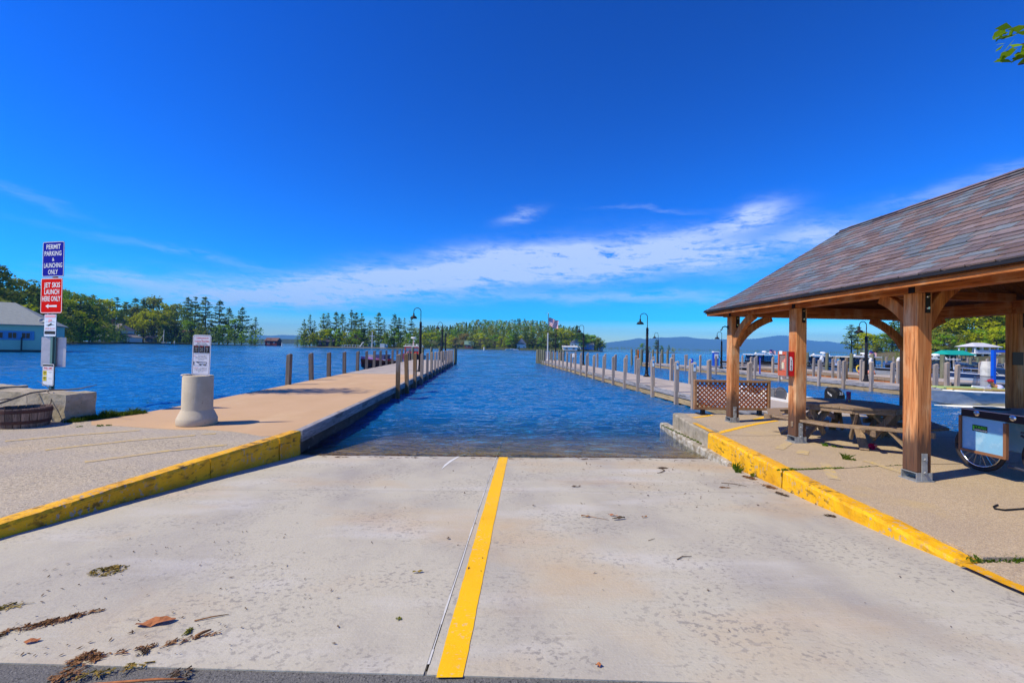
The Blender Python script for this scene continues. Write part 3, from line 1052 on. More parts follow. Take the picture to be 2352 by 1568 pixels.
def ridge(name, pts, depth, mat, seed=0, step=40, rough=1.0, z0=-1.5, k_=1.0):
    pts = [(p[0] * k_, p[1] * k_, 1.65 + (p[2] - 1.65) * k_) for p in pts]
    step, depth = step * k_, depth * k_
    xs = [p[0] for p in pts]
    y = pts[0][1]
    tab = [(p[0], p[2]) for p in pts]
    mb = MB()
    n = int((xs[-1] - xs[0]) / step)
    cols = []
    for i in range(n + 1):
        x = xs[0] + (xs[-1] - xs[0]) * i / n
        h = lerp(tab, x)
        fade = min(1, min(i, n - i) / 3)
        c = []
        for k in range(13):
            t = (k - 6) / 6
            prof = (1 - abs(t)) ** .85
            hh = z0 + (h - z0) * prof * (fade if k != 6 else max(fade, .2))
            if 0 < k < 12:
                hh += (h * .10 * rough) * noise.noise((x / (step * 6) + seed, k * .7, seed)) * (1 - abs(t)) * (0 if k == 6 else 1)
            c.append((x + (step * .8) * noise.noise((k * 1.1, x / step / 3, seed)) * (0 if k == 6 else 1), y + t * depth, hh))
        cols.append(c)
    for a, b in zip(cols, cols[1:]):
        for k in range(12):
            mb.quad(a[k], b[k], b[k + 1], a[k + 1])
    return mb.build(name, mat, kind='structure', smooth=True)


ridge('mountain_range', [(408, 3500, -2), (691, 3500, 21), (915, 3500, 55), (1083, 3500, 78), (1183, 3500, 98), (1234, 3500, 88), (1334, 3500, 107), (1399, 3500, 104), (1569, 3500, 118), (1653, 3500, 105), (1762, 3500, 100), (1916, 3500, 102), (2158, 3500, 111), (2345, 3500, 143), (2434, 3500, 143), (2598, 3500, 108), (2728, 3500, 100), (2765, 3500, 104), (2900, 3500, 85), (3215, 3500, 102), (3594, 3500, 88), (4092, 3500, 79), (4672, 3500, 60)], 520, 'mountain', 3, 45, k_=2.5)
ridge('mountain_range', [(-3400, 3500, 10), (-2600, 3500, 40), (-2257, 3500, 38), (-2025, 3500, 47), (-1839, 3500, 61), (-1752, 3500, 56), (-1675, 3500, 65), (-1578, 3500, 64), (-1422, 3500, 59), (-1151, 3500, 44), (-809, 3500, 10)], 420, 'mountain', 8, 45, k_=2.5)
ridge('wooded_shore', [(-1100, 1500, 2), (-924, 1500, 8), (-839, 1500, 10), (-779, 1500, 13), (-725, 1500, 15), (-676, 1500, 15), (-609, 1500, 13), (-493, 1500, 6)], 120, 'mountain', 5, 16)

# ------------------------------------------------------------------ trees


def leaf_quad(vs, fs, c, s, nrm, rnd, asp=1.0):
    nrm = nrm.normalized()
    a = nrm.orthogonal().normalized()
    b = nrm.cross(a)
    q = rnd.uniform(0, 6.28)
    u = (a * math.cos(q) + b * math.sin(q)) * s * asp
    v = (b * math.cos(q) - a * math.sin(q)) * s
    o = len(vs)
    k = rnd.uniform(.3, .7)
    vs += [c - u, c - v * k, c + u * rnd.uniform(.7, 1.0), c + v * rnd.uniform(.6, 1.0)]
    fs.append((o, o + 1, o + 2, o + 3))


def mesh_of(name, vs, fs, mat):
    me = bpy.data.meshes.new(name)
    me.from_pydata([tuple(p) for p in vs], [], fs)
    me.materials.append(MT[mat])
    me.update()
    return me


def pine_meshes(seed, mat, slim=1.0, full=1.0, dens=1.0, H=20.0, base=.20):
    r = random.Random(seed)
    vs, fs = [], []
    tb = MB()
    lean = r.uniform(-.5, .5)
    tb.tube([(0, 0, -1), (lean * .2, 0, H * .3), (lean * .6, .1, H * .65), (lean, 0, H * .98)], [.34, .27, .17, .03], 6)
    z = H * base
    while z < H * .985:
        t = (z - H * base) / (H * (1 - base))
        L = (1.3 + 3.5 * math.sin(math.pi * min(1, (.16 + t * .95)) ** .9) * (1 - t * .35)) * slim * r.uniform(.70, 1.2)
        if t > .85:
            L *= .75
        nb = r.randint(3, 6) if t < .85 else r.randint(3, 4)
        q0 = r.uniform(0, 6.28)
        for b in range(nb):
            if r.random() < .14 / full:
                continue
            q = q0 + b * 6.283 / nb + r.uniform(-.35, .35)
            l = L * r.uniform(.5, 1.15)
            up = .10 + .45 * max(0, t - .45) + r.uniform(-.12, .15)
            d = Vector((math.cos(q), math.sin(q), up))
            o = Vector((lean * z / H, 0, z))
            tb.tube([o, o + d * l * .55, o + d * l * .95 + Vector((0, 0, .12 * l))], [.06, .045, .015], 3)
            n = int((6 + l * 7.0) * dens)
            for i in range(n):
                s = r.uniform(.22, 1.0) ** .7
                c = o + d * (l * s) + Vector((0, 0, .12 * l * s * s)) + Vector((r.gauss(0, .20 + .10 * l * s), r.gauss(0, .20 + .10 * l * s), r.gauss(0.03, .12)))
                nr = Vector((r.gauss(0, .42), r.gauss(0, .42), 1))
                leaf_quad(vs, fs, c, r.uniform(.22, .55), nr, r, r.uniform(1.0, 1.7))
        z += (H * .052) * r.uniform(.6, 1.35)
    for i in range(int(14 * dens)):
        leaf_quad(vs, fs, Vector((lean + r.gauss(0, .16), r.gauss(0, .16), H * .97 + r.uniform(-.9, .6))), r.uniform(.15, .32), Vector((r.gauss(0, 1), r.gauss(0, 1), .6)), r, 1.5)
    tm = bpy.data.meshes.new('trunk')
    tm.from_pydata(tb.v, [], tb.f)
    tm.materials.append(MT['bark'])
    return tm, mesh_of('crown', vs, fs, mat)


def broad_meshes(seed, mats, H=12.0, W=.62, low=.18, dens=1.0, size=1.0):
    r = random.Random(seed)
    vs, fs = [], []
    tb = MB()
    tb.tube([(0, 0, -.8), (r.uniform(-.2, .2), 0, H * .2), (r.uniform(-.4, .4), r.uniform(-.3, .3), H * .55), (0, 0, H * .85)], [.27, .22, .13, .03], 6)
    R = H * W * .5
    lobes = []
    for i in range(22):
        z = H * r.uniform(low + .06, .93)
        t = (z / H - low) / (1 - low)
        rr = R * (math.sin(math.pi * min(.98, max(.08, t * .86 + .14))) ** .6) * r.uniform(.35, 1.0)
        q = r.uniform(0, 6.28)
        lobes.append((Vector((rr * math.cos(q), rr * math.sin(q), z)), H * r.uniform(.075, .155)))
    lobes.append((Vector((0, 0, H * .9)), H * .09))
    for c, lr in lobes:
        tb.tube([(0, 0, max(H * .15, c.z - H * .22)), c * .6 + Vector((0, 0, c.z * .36)), c], [.09, .055, .02], 3)
        for i in range(int(58 * dens)):
            d = Vector((r.gauss(0, 1), r.gauss(0, 1), r.gauss(.15, .85))).normalized()
            p = c + Vector((d.x, d.y, d.z * .75)) * lr * (r.uniform(.35, 1.12) ** .6)
            leaf_quad(vs, fs, p, r.uniform(.15, .40) * size, d + Vector((r.gauss(0, .5), r.gauss(0, .5), .5 + r.gauss(0, .4))), r, 1.15)
    tm = bpy.data.meshes.new('trunk')
    tm.from_pydata(tb.v, [], tb.f)
    tm.materials.append(MT['bark'])
    cr = mesh_of('crown', vs, fs, mats[0])
    res = {mats[0]: (tm, cr)}
    for m in mats[1:]:
        c2 = cr.copy()
        c2.materials[0] = MT[m]
        res[m] = (tm, c2)
    return res


PROTO = {'pine': [], 'slim': [], 'slim2': [], 'dark': [], 'green': [], 'olive': [], 'yellow': [], 'brown': []}
for s_ in range(5):
    PROTO['pine'].append((20.0,) + pine_meshes(100 + s_, 'leaf_pine', 1.0, 1.0, 1.0))
for s_ in range(4):
    PROTO['slim'].append((20.0,) + pine_meshes(200 + s_, 'leaf_pine', .62, .6, .75, base=.3))
PROTO['slim2'].append((20.0,) + pine_meshes(230, 'leaf_green', .9, .5, .45, base=.35))
for s_ in range(3):
    PROTO['dark'].append((20.0,) + pine_meshes(300 + s_, 'leaf_dark', 1.25, 2.0, 1.35, base=.06))
for s_ in range(5):
    g = broad_meshes(400 + s_, ['leaf_green', 'leaf_olive', 'leaf_yellow', 'leaf_brown'], W=(.62, .78, .55, .9, .70)[s_], low=(.12, .05, .2, .04, .1)[s_])
    for k in ('green', 'olive', 'yellow', 'brown'):
        PROTO[k].append((12.0,) + g['leaf_' + k])
KIND_NAME = {'pine': 'pine_tree', 'slim': 'pine_tree', 'slim2': 'bare_pine_tree', 'dark': 'hemlock_tree', 'green': 'leafy_tree', 'olive': 'leafy_tree', 'yellow': 'leafy_tree', 'brown': 'budding_tree'}
_cnt = {}


def tree(x, y, z, h, kind, label, group=None, wide=1.0):
    i = _cnt.get(kind, 0)
    _cnt[kind] = i + 1
    P = PROTO[kind]
    H0, tm, cm = P[i % len(P)]
    t = thing(KIND_NAME[kind], label, 'tree', (x, y, z), RND.uniform(0, 6.28), group)
    s = h / H0
    w = s * wide * RND.uniform(.92, 1.1)
    t.scale = (w, w, s)
    link('trunk', tm, t)
    link('crown', cm, t)
    return t


KW = {'pine': 'dark green pine', 'slim': 'thin open-crowned pine', 'slim2': 'sparse half-bare pine', 'dark': 'dense dark hemlock', 'green': 'fresh green leafy tree', 'olive': 'dull olive tree', 'yellow': 'bright yellow-green leafy tree', 'brown': 'reddish-brown budding tree'}
LEFT_BACK = [(-173.0,154.9,5.9,21.3,'pine'),(-171.0,155.4,5.9,20.9,'olive'),(-178.4,165.4,5.9,19.7,'pine'),(-171.8,161.8,5.9,16.8,'pine'),(-178.2,171.5,5.9,18.3,'olive'),(-174.3,170.5,5.9,16.6,'olive'),(-191.7,191.6,5.9,17.0,'green'),(-198.2,202.3,5.9,18.1,'green'),(-210.0,217.9,5.9,21.5,'green'),(-216.9,229.3,5.9,20.7,'yellow'),(-221.4,239.7,5.9,20.3,'green'),(-224.9,248.5,5.9,19.9,'olive'),(-229.1,257.6,2.8,24.4,'pine'),(-238.8,274.6,2.8,24.2,'yellow'),(-245.9,288.5,2.8,24.2,'olive'),(-252.8,303.0,2.8,27.3,'pine'),(-265.0,325.3,2.8,26.9,'pine'),(-265.5,333.1,2.8,30.5,'pine'),(-255.7,328.3,2.8,29.3,'pine'),(-255.2,336.8,2.8,32.1,'olive'),(-242.0,329.5,2.8,27.5,'yellow'),(-238.5,334.8,2.8,26.9,'olive'),(-150.3,135.6,2.6,16.7,'pine'),(-151.5,138.8,2.6,17.9,'pine'),(-148.0,137.6,2.6,14.6,'olive'),(-150.8,142.7,2.6,13.6,'olive'),(-149.9,144.5,2.6,12.7,'pine'),(-158.1,155.1,2.6,13.2,'pine'),(-164.8,164.9,2.6,15.8,'pine'),(-180.6,184.4,2.6,16.0,'yellow'),(-185.1,193.0,2.6,16.0,'pine'),(-193.4,205.9,2.6,17.6,'yellow'),(-199.4,216.9,2.6,16.3,'pine'),(-207.8,230.6,2.6,18.5,'pine'),(-219.7,248.3,1.1,20.0,'yellow'),(-226.3,261.6,1.1,20.6,'olive'),(-233.0,276.5,1.1,19.5,'pine'),(-246.1,300.5,1.1,23.7,'pine'),(-249.1,312.4,1.1,24.4,'olive'),(-242.5,312.3,1.1,24.5,'pine'),(-238.4,316.8,1.1,22.4,'yellow'),(-229.6,315.4,1.1,21.0,'yellow'),(-227.0,319.5,1.1,20.9,'pine'),(-136.6,124.1,0.0,13.6,'olive'),(-132.7,123.4,0.0,11.5,'olive'),(-140.0,132.4,0.0,11.5,'olive'),(-140.3,135.8,0.0,11.5,'yellow'),(-145.2,143.3,0.0,11.4,'yellow'),(-156.7,158.4,0.0,12.5,'pine'),(-167.2,172.2,0.0,13.1,'yellow'),(-173.6,183.1,0.0,13.0,'olive'),(-181.8,196.3,0.0,14.1,'yellow'),(-193.9,213.7,0.0,14.0,'olive'),(-198.6,223.9,-0.1,14.5,'yellow'),(-232.5,290.1,-0.1,17.1,'yellow'),(-232.0,297.5,-0.1,17.2,'yellow'),(-222.1,292.2,-0.1,17.6,'pine'),(-222.1,301.2,-0.1,18.1,'pine'),(-214.1,298.9,-0.1,15.9,'olive')]
LEFT_FRONT = [(-217.9,318,-0.2,33.1,'pine'),(-204.5,306,-0.2,32.2,'pine'),(-195.7,304,-0.2,32.6,'pine'),(-185.4,302,-0.2,30.3,'pine'),(-185.5,312,-0.2,25.9,'pine'),(-173.7,308,-0.2,26.1,'pine'),(-162.5,304,-0.2,19.4,'slim'),(-173.5,300,-0.2,18.0,'green'),(-164.6,303,-0.2,14.0,'slim'),(-226.7,292,-0.2,21.4,'yellow'),(-219.2,290,-0.2,19.7,'yellow'),(-215.8,294,-0.2,19.0,'dark'),(-213.2,300,-0.2,17.2,'dark'),(-191.9,215,-0.2,18.2,'dark'),(-187.1,205,-0.2,19.3,'dark'),(-182.1,195,-0.2,16.5,'dark'),(-203.3,300,-0.2,15.9,'green'),(-194.9,298,-0.2,13.1,'olive'),(-187.9,298,-0.2,14.7,'dark'),(-179.7,297,-0.2,13.3,'green')]
ISLAND = [(-107.6,251.4,0.1,15.2,'pine'),(-105.4,254.4,0.1,18.3,'slim'),(-107.2,265.3,0.1,15.6,'slim'),(-98.4,256.4,0.1,19.3,'pine'),(-98.7,263.8,0.1,20.2,'slim'),(-95.5,267.7,0.1,21.3,'pine'),(-89.4,261.3,0.1,19.8,'pine'),(-84.5,262.2,0.1,22.6,'slim'),(-81.4,261.0,0.1,20.5,'pine'),(-76.5,255.6,0.1,19.7,'pine'),(-75.1,266.4,0.1,16.3,'pine'),(-67.6,258.4,0.1,20.9,'pine'),(-66.3,266.4,0.1,17.1,'slim'),(-58.0,255.5,0.1,19.8,'pine'),(-57.6,265.6,0.1,18.3,'pine'),(-53.9,264.2,0.1,18.2,'slim'),(-49.3,261.0,0.1,17.6,'pine'),(-106.6,252.4,0.0,7.5,'olive'),(-101.7,249.4,0.0,8.2,'yellow'),(-100.6,255.7,0.0,8.9,'olive'),(-96.1,251.6,0.0,10.1,'yellow'),(-93.5,254.6,0.0,11.0,'green'),(-87.3,249.3,0.0,9.7,'dark'),(-83.5,248.8,0.0,8.3,'yellow'),(-78.3,249.4,0.0,9.2,'green'),(-75.4,256.1,0.0,11.5,'dark'),(-68.7,249.8,0.0,10.1,'olive'),(-65.7,257.0,0.0,9.7,'dark'),(-60.6,251.7,0.0,8.4,'olive'),(-57.4,253.8,0.0,11.8,'green'),(-53.2,251.5,0.0,9.8,'dark'),(-49.3,254.2,0.0,8.7,'green'),(-109.9,248.9,0.0,6.5,'slim2')]
HILL = [(-84,465,8.8,11.7,'olive'),(-80,454,9.0,11.1,'yellow'),(-78,464,7.3,14.8,'pine'),(-75,461,7.2,14.8,'olive'),(-72,462,7.7,13.7,'olive'),(-69,458,8.1,14.7,'pine'),(-67,462,11.1,12.2,'pine'),(-65,466,8.5,14.6,'pine'),(-62,457,10.5,12.6,'pine'),(-60,462,9.5,13.5,'pine'),(-56,456,11.6,11.3,'yellow'),(-54,461,11.6,12.2,'pine'),(-52,465,8.0,14.6,'olive'),(-49,458,7.5,14.8,'pine'),(-46,461,9.1,14.8,'pine'),(-43,455,12.1,11.1,'pine'),(-42,466,11.8,12.2,'olive'),(-39,462,11.3,14.8,'olive'),(-36,462,12.5,13.9,'green'),(-34,464,13.0,12.9,'pine'),(-32,457,15.1,12.6,'olive'),(-29,459,14.2,12.7,'pine'),(-26,466,15.4,11.6,'pine'),(-22,457,15.9,13.2,'green'),(-20,464,13.1,15.0,'olive'),(-17,459,15.6,14.4,'olive'),(-14,461,13.4,14.6,'pine'),(-11,461,19.2,11.1,'green'),(-9,462,18.1,12.2,'olive'),(-6,464,14.6,14.6,'olive'),(-3,462,16.6,13.4,'green'),(0,455,15.0,13.9,'green'),(3,457,17.9,11.8,'pine'),(6,462,19.5,11.5,'yellow'),(8,454,15.0,14.4,'green'),(11,463,17.5,11.1,'green'),(13,465,15.8,14.0,'olive'),(16,461,18.7,11.1,'pine'),(19,464,19.2,12.2,'olive'),(22,459,19.4,11.7,'pine'),(25,457,17.9,14.0,'pine'),(27,458,18.4,13.5,'pine'),(30,457,17.4,12.1,'yellow'),(32,455,16.6,14.9,'pine'),(34,465,16.9,13.7,'olive'),(36,458,17.1,12.8,'yellow'),(39,464,19.2,11.5,'yellow'),(41,462,16.9,14.6,'pine'),(44,463,19.3,11.1,'olive'),(45,454,17.7,12.3,'pine'),(49,458,15.4,15.0,'pine'),(52,465,16.9,13.7,'yellow'),(54,462,15.7,13.7,'olive'),(55,456,13.6,12.9,'green'),(58,463,12.9,14.4,'olive'),(59,457,14.5,12.0,'green'),(62,458,15.2,12.5,'olive'),(65,458,11.6,14.9,'pine'),(67,464,12.9,13.9,'yellow'),(69,458,12.2,13.9,'pine'),(71,460,14.6,12.4,'pine'),(74,463,11.6,13.9,'pine'),(75,461,10.7,14.6,'green'),(78,456,10.8,13.5,'green'),(80,454,12.1,12.7,'olive'),(83,456,11.5,12.1,'pine'),(85,456,12.8,12.4,'olive'),(89,465,14.8,12.0,'pine'),(-79,443,3.7,13.4,'pine'),(-74,435,3.8,14.8,'olive'),(-72,437,7.5,11.2,'green'),(-69,440,6.3,12.1,'olive'),(-65,437,7.0,12.7,'pine'),(-63,444,8.7,11.3,'pine'),(-61,445,7.3,12.1,'olive'),(-56,436,5.2,14.7,'yellow'),(-52,434,6.3,12.2,'green'),(-50,442,5.3,13.7,'green'),(-47,442,8.6,11.3,'pine'),(-45,443,7.1,12.3,'pine'),(-42,435,6.9,13.6,'pine'),(-39,443,7.7,13.2,'pine'),(-37,443,8.7,13.1,'green'),(-34,436,9.5,12.9,'olive'),(-31,441,11.3,11.8,'yellow'),(-28,445,11.2,12.8,'pine'),(-25,438,10.9,12.3,'pine'),(-23,438,9.9,13.7,'pine'),(-19,438,10.7,14.3,'pine'),(-17,434,14.3,11.0,'olive'),(-15,441,13.1,11.9,'pine'),(-11,437,11.6,12.8,'olive'),(-9,443,12.8,11.4,'pine'),(-7,439,12.2,13.9,'green'),(-3,438,10.9,13.7,'pine'),(-1,441,12.9,13.0,'yellow'),(2,439,14.3,11.3,'pine'),(4,437,12.5,11.5,'green'),(8,445,13.9,12.3,'olive'),(11,445,14.0,11.4,'yellow'),(15,444,13.1,13.8,'pine'),(18,441,13.3,13.5,'yellow'),(20,434,10.8,14.5,'green'),(24,436,12.5,12.9,'olive'),(26,439,11.8,14.4,'pine'),(30,442,11.4,14.1,'green'),(33,436,13.3,12.4,'pine'),(37,442,11.9,14.9,'olive'),(40,445,14.0,14.0,'pine'),(43,443,12.8,14.6,'olive'),(46,441,14.0,11.7,'green'),(49,445,9.9,14.5,'pine'),(51,443,13.6,11.6,'olive'),(53,437,12.2,11.2,'pine'),(57,442,12.1,11.9,'olive'),(58,436,12.4,11.0,'pine'),(61,434,9.6,12.9,'pine'),(65,442,9.0,14.7,'pine'),(68,437,11.0,11.4,'olive'),(72,445,10.5,12.5,'pine'),(73,439,10.2,11.3,'olive'),(77,444,7.9,13.9,'olive'),(80,444,6.6,14.7,'pine'),(82,439,6.3,14.5,'green'),(86,441,9.1,12.0,'green'),(-75,423,-0.2,14.7,'yellow'),(-71,421,1.7,13.6,'green'),(-68,420,5.1,11.3,'pine'),(-65,415,2.6,13.1,'pine'),(-62,416,2.0,14.2,'green'),(-59,414,3.9,12.6,'green'),(-59,425,4.0,12.4,'olive'),(-56,426,5.5,11.7,'olive'),(-53,417,1.7,13.9,'green'),(-50,416,3.3,12.5,'green'),(-46,418,1.7,14.7,'olive'),(-43,420,5.1,12.0,'pine'),(-40,425,3.3,14.7,'green'),(-37,415,6.0,12.5,'green'),(-34,416,5.6,13.0,'pine'),(-31,418,4.8,13.5,'pine'),(-29,422,7.1,12.2,'pine'),(-26,414,6.0,13.7,'pine'),(-23,424,8.5,11.1,'green'),(-20,423,9.5,11.5,'pine'),(-17,418,7.9,12.4,'pine'),(-14,416,7.4,12.9,'yellow'),(-10,425,8.7,12.8,'pine'),(-7,423,8.7,11.6,'green'),(-4,415,7.6,13.7,'olive'),(-2,417,7.3,14.0,'yellow'),(0,420,6.0,14.9,'yellow'),(2,419,6.2,14.2,'olive'),(5,424,7.7,14.5,'green'),(8,423,7.1,14.7,'pine'),(10,417,8.3,12.5,'pine'),(13,417,9.7,11.4,'green'),(15,417,7.5,14.6,'pine'),(18,420,9.5,12.8,'olive'),(21,420,10.4,12.1,'pine'),(23,419,9.2,13.1,'green'),(27,418,8.8,13.7,'olive'),(30,420,7.9,14.0,'pine'),(33,418,8.0,14.4,'pine'),(36,421,7.5,15.0,'yellow'),(38,422,9.2,13.0,'green'),(42,425,9.0,14.2,'olive'),(45,425,9.6,11.8,'pine'),(47,417,6.3,13.4,'pine'),(51,425,8.3,11.3,'green'),(53,418,6.5,12.5,'pine'),(56,420,6.9,12.8,'green'),(60,422,6.4,12.6,'olive'),(61,418,6.1,13.5,'olive'),(66,425,8.0,11.9,'yellow'),(67,416,7.7,11.1,'pine'),(71,424,5.9,11.6,'olive'),(75,425,3.9,14.3,'olive'),(76,418,5.0,12.8,'olive'),(79,416,6.3,11.3,'olive'),(83,416,4.5,11.6,'yellow'),(87,425,4.2,11.7,'olive'),(88,420,3.1,11.6,'olive'),(92,421,-0.3,14.6,'olive'),(95,426,-0.3,13.0,'olive'),(98,422,-0.3,12.4,'pine'),(101,421,-0.3,12.6,'pine'),(103,421,-0.3,11.6,'green'),(-70,402,-0.3,12.8,'pine'),(-67,398,-0.3,13.4,'pine'),(-63,399,0.3,12.5,'olive'),(-59,397,-0.3,13.2,'pine'),(-58,403,-0.3,13.2,'olive'),(-55,396,-0.0,13.3,'pine'),(-52,396,-0.3,13.7,'pine'),(-50,397,1.5,12.2,'olive'),(-48,404,-0.3,14.4,'pine'),(-44,397,-0.3,13.8,'pine'),(-41,399,-0.2,13.5,'olive'),(-38,398,2.4,12.4,'pine'),(-36,403,3.1,11.8,'green'),(-32,400,1.7,14.2,'pine'),(-29,396,1.3,13.5,'green'),(-26,398,2.5,13.6,'pine'),(-23,398,2.5,14.0,'olive'),(-19,399,4.4,11.7,'pine'),(-16,396,2.9,14.2,'olive'),(-12,397,3.4,13.9,'green'),(-9,398,3.1,14.4,'olive'),(-7,404,5.1,11.6,'pine'),(-3,397,4.2,12.6,'olive'),(-1,395,4.8,12.0,'olive'),(3,405,6.5,11.1,'pine'),(6,406,5.5,11.9,'yellow'),(9,405,5.2,12.7,'pine'),(12,404,4.5,13.5,'olive'),(15,396,3.6,14.3,'green'),(18,401,5.4,11.9,'pine'),(21,397,6.1,11.3,'pine'),(25,397,6.1,11.5,'green'),(29,404,6.8,11.0,'pine'),(30,395,4.5,13.9,'pine'),(34,404,5.2,12.5,'yellow'),(37,400,5.0,13.3,'green'),(40,396,2.6,15.0,'olive'),(43,394,5.1,11.9,'olive'),(46,400,4.9,11.7,'pine'),(48,397,3.3,13.0,'green'),(52,399,1.6,14.0,'olive'),(56,403,1.9,14.5,'green'),(58,402,1.9,13.7,'pine'),(61,399,3.1,12.5,'olive'),(64,395,2.4,12.5,'olive'),(68,398,0.9,12.9,'olive'),(73,406,0.8,13.9,'olive'),(76,402,1.5,14.1,'green'),(80,405,0.3,14.6,'olive'),(82,399,-0.3,13.1,'olive'),(84,395,-0.3,12.1,'pine'),(89,398,-0.3,11.3,'olive'),(92,398,-0.3,10.6,'olive'),(96,404,-0.3,10.5,'green'),(99,404,-0.3,10.3,'green'),(-65,378,-0.3,10.6,'pine'),(-62,383,0.3,10.4,'pine'),(-59,389,1.5,9.4,'pine'),(-56,389,1.4,9.4,'green'),(-51,380,1.0,9.6,'pine'),(-48,380,0.2,10.7,'green'),(-44,380,-0.3,11.0,'olive'),(-41,384,0.8,10.1,'olive'),(-37,382,0.4,11.1,'green'),(-34,387,1.0,10.5,'olive'),(-31,387,3.1,9.7,'olive'),(-29,386,1.6,11.2,'pine'),(-26,388,1.8,10.8,'olive'),(-23,388,1.3,11.8,'olive'),(-19,381,3.8,10.0,'olive'),(-15,386,3.7,10.2,'pine'),(-11,383,4.1,10.0,'olive'),(-9,384,2.9,10.4,'olive'),(-6,380,3.7,10.5,'pine'),(-4,388,4.4,9.6,'pine'),(0,383,3.8,10.5,'olive'),(4,382,4.1,9.7,'pine'),(7,383,2.1,11.3,'olive'),(9,387,2.1,11.9,'pine'),(12,381,3.4,11.0,'yellow'),(15,384,4.7,9.3,'green'),(18,386,3.3,11.0,'green'),(22,379,4.0,9.9,'pine'),(26,388,5.0,10.2,'olive'),(30,387,4.0,11.1,'pine'),(33,383,3.6,10.7,'yellow'),(35,379,3.7,11.4,'pine'),(39,378,3.8,10.7,'olive'),(42,384,3.6,9.8,'pine'),(45,383,3.1,10.2,'pine'),(47,382,3.5,9.5,'olive'),(52,389,2.3,10.6,'pine'),(55,387,1.5,11.3,'pine'),(57,383,3.2,9.9,'green'),(59,384,1.1,11.8,'green'),(63,383,1.1,10.7,'olive'),(66,386,0.9,11.2,'yellow'),(71,388,1.0,10.6,'green'),(73,387,1.5,10.1,'yellow'),(77,384,0.4,10.8,'green'),(80,381,-0.0,10.2,'pine'),(82,379,-0.3,9.4,'pine'),(86,382,-0.3,9.3,'pine'),(88,379,-0.3,8.3,'olive'),(92,378,-0.3,8.0,'pine')]
HILL_FRONT = [(-57.6,366.0,0.1,12.0,'yellow'),(-52.3,366.8,0.1,12.8,'yellow'),(-44.9,371.3,0.1,10.5,'olive'),(-36.1,367.9,0.1,11.4,'yellow'),(-32.0,366.4,0.1,8.8,'brown'),(-23.6,372.5,0.1,12.9,'brown'),(-17.8,366.6,0.1,10.2,'olive'),(-11.4,371.9,0.1,13.5,'yellow'),(-5.0,366.4,0.1,9.4,'olive'),(0.5,372.9,0.1,12.2,'green'),(6.7,369.8,0.1,11.2,'yellow'),(13.4,368.7,0.1,12.4,'green'),(18.1,367.7,0.1,14.7,'dark'),(22.8,372.6,0.1,11.9,'yellow'),(27.5,369.3,0.1,13.8,'dark'),(32.8,370.5,0.1,15.1,'dark'),(39.3,368.6,0.1,10.3,'green'),(42.1,367.4,0.1,11.5,'pine'),(47.4,368.5,0.1,17.2,'olive'),(53.0,368.1,0.1,18.0,'pine'),(58.4,371.9,0.1,19.4,'yellow'),(63.0,372.6,0.1,17.6,'yellow'),(67.9,372.2,0.1,14.7,'yellow'),(70.9,368.4,0.1,21.4,'pine'),(74.7,368.7,0.1,15.9,'green'),(79.5,373.6,0.1,14.6,'green'),(83.2,369.7,0.1,13.8,'green'),(86.8,370.6,0.1,12.8,'olive'),(89.9,366.4,0.1,11.7,'olive'),(93.6,372.2,0.1,8.9,'green')]
ISLET = [(111.1,320,0.0,6.6,'green'),(116.3,322,0.0,4.4,'olive'),(121.5,320,0.0,9.7,'pine'),(125.8,321,0.0,5.3,'green'),(130.7,320,0.0,6.0,'pine'),(134.0,320,0.0,3.8,'yellow')]
RIGHT = [(144.4,170,1.0,12.7,'pine'),(152.3,176,1.0,12.5,'pine'),(146.3,165,1.0,9.4,'yellow'),(152.2,168,1.0,8.6,'green'),(156.6,170,1.0,7.5,'olive'),(163.6,175,1.0,9.6,'green'),(151.9,160,1.0,13.5,'pine'),(159.1,165,1.0,15.2,'pine'),(140.1,160,1.0,5.3,'yellow'),(148.0,162,1.0,4.6,'olive'),(148.4,150,1.0,16.3,'pine'),(150.4,148,1.0,15.7,'green'),(148.4,140,1.0,14.4,'olive'),(148.9,138,1.0,15.2,'yellow'),(155.9,142,1.0,16.2,'green'),(156.8,140,1.0,17.1,'yellow'),(158.0,138,1.0,17.7,'yellow'),(163.7,140,1.0,18.3,'green'),(162.7,136,1.0,18.3,'yellow'),(168.9,138,1.0,19.4,'green'),(170.2,136,1.0,19.5,'yellow'),(174.0,136,1.0,20.7,'green'),(178.5,136,1.0,21.1,'green'),(183.1,136,1.0,21.7,'olive'),(137.0,128,1.0,8.2,'olive'),(137.6,126,1.0,7.1,'green'),(142.6,128,1.0,7.6,'olive'),(145.7,128,1.0,8.6,'yellow'),(148.9,128,1.0,9.1,'green'),(150.4,124,1.0,9.6,'yellow'),(154.5,124,1.0,10.0,'green'),(155.4,122,1.0,9.4,'green'),(159.5,122,1.0,9.7,'yellow'),(130.2,118,1.0,4.0,'dark'),(130.0,120,1.0,3.4,'olive'),(137.5,122,1.0,4.8,'green')]


def ground_patch(name, pts, z=0.0, mat='land', z0=-2.0, hump=0.0):
    mb = MB()
    n = len(pts)
    cx, cy = sum(p[0] for p in pts) / n, sum(p[1] for p in pts) / n
    lev = [(1.0, z0), (.995, z - .2), (.95, z), (.6, z + hump * .6), (.25, z + hump)]
    vs, fs = [], []
    for s, zz in lev:
        for i, (x, y) in enumerate(pts):
            vs.append((cx + (x - cx) * s, cy + (y - cy) * s, zz + .12 * noise.noise((x * .2, y * .2, s * 5))))
    for k in range(len(lev) - 1):
        for i in range(n):
            a, b = k * n + i, k * n + (i + 1) % n
            fs.append((a, b, b + n, a + n))
    fs.append(tuple((len(lev) - 1) * n + i for i in range(n)))
    mb.add(vs, fs)
    return mb.build(name, mat, kind='structure', smooth=True)


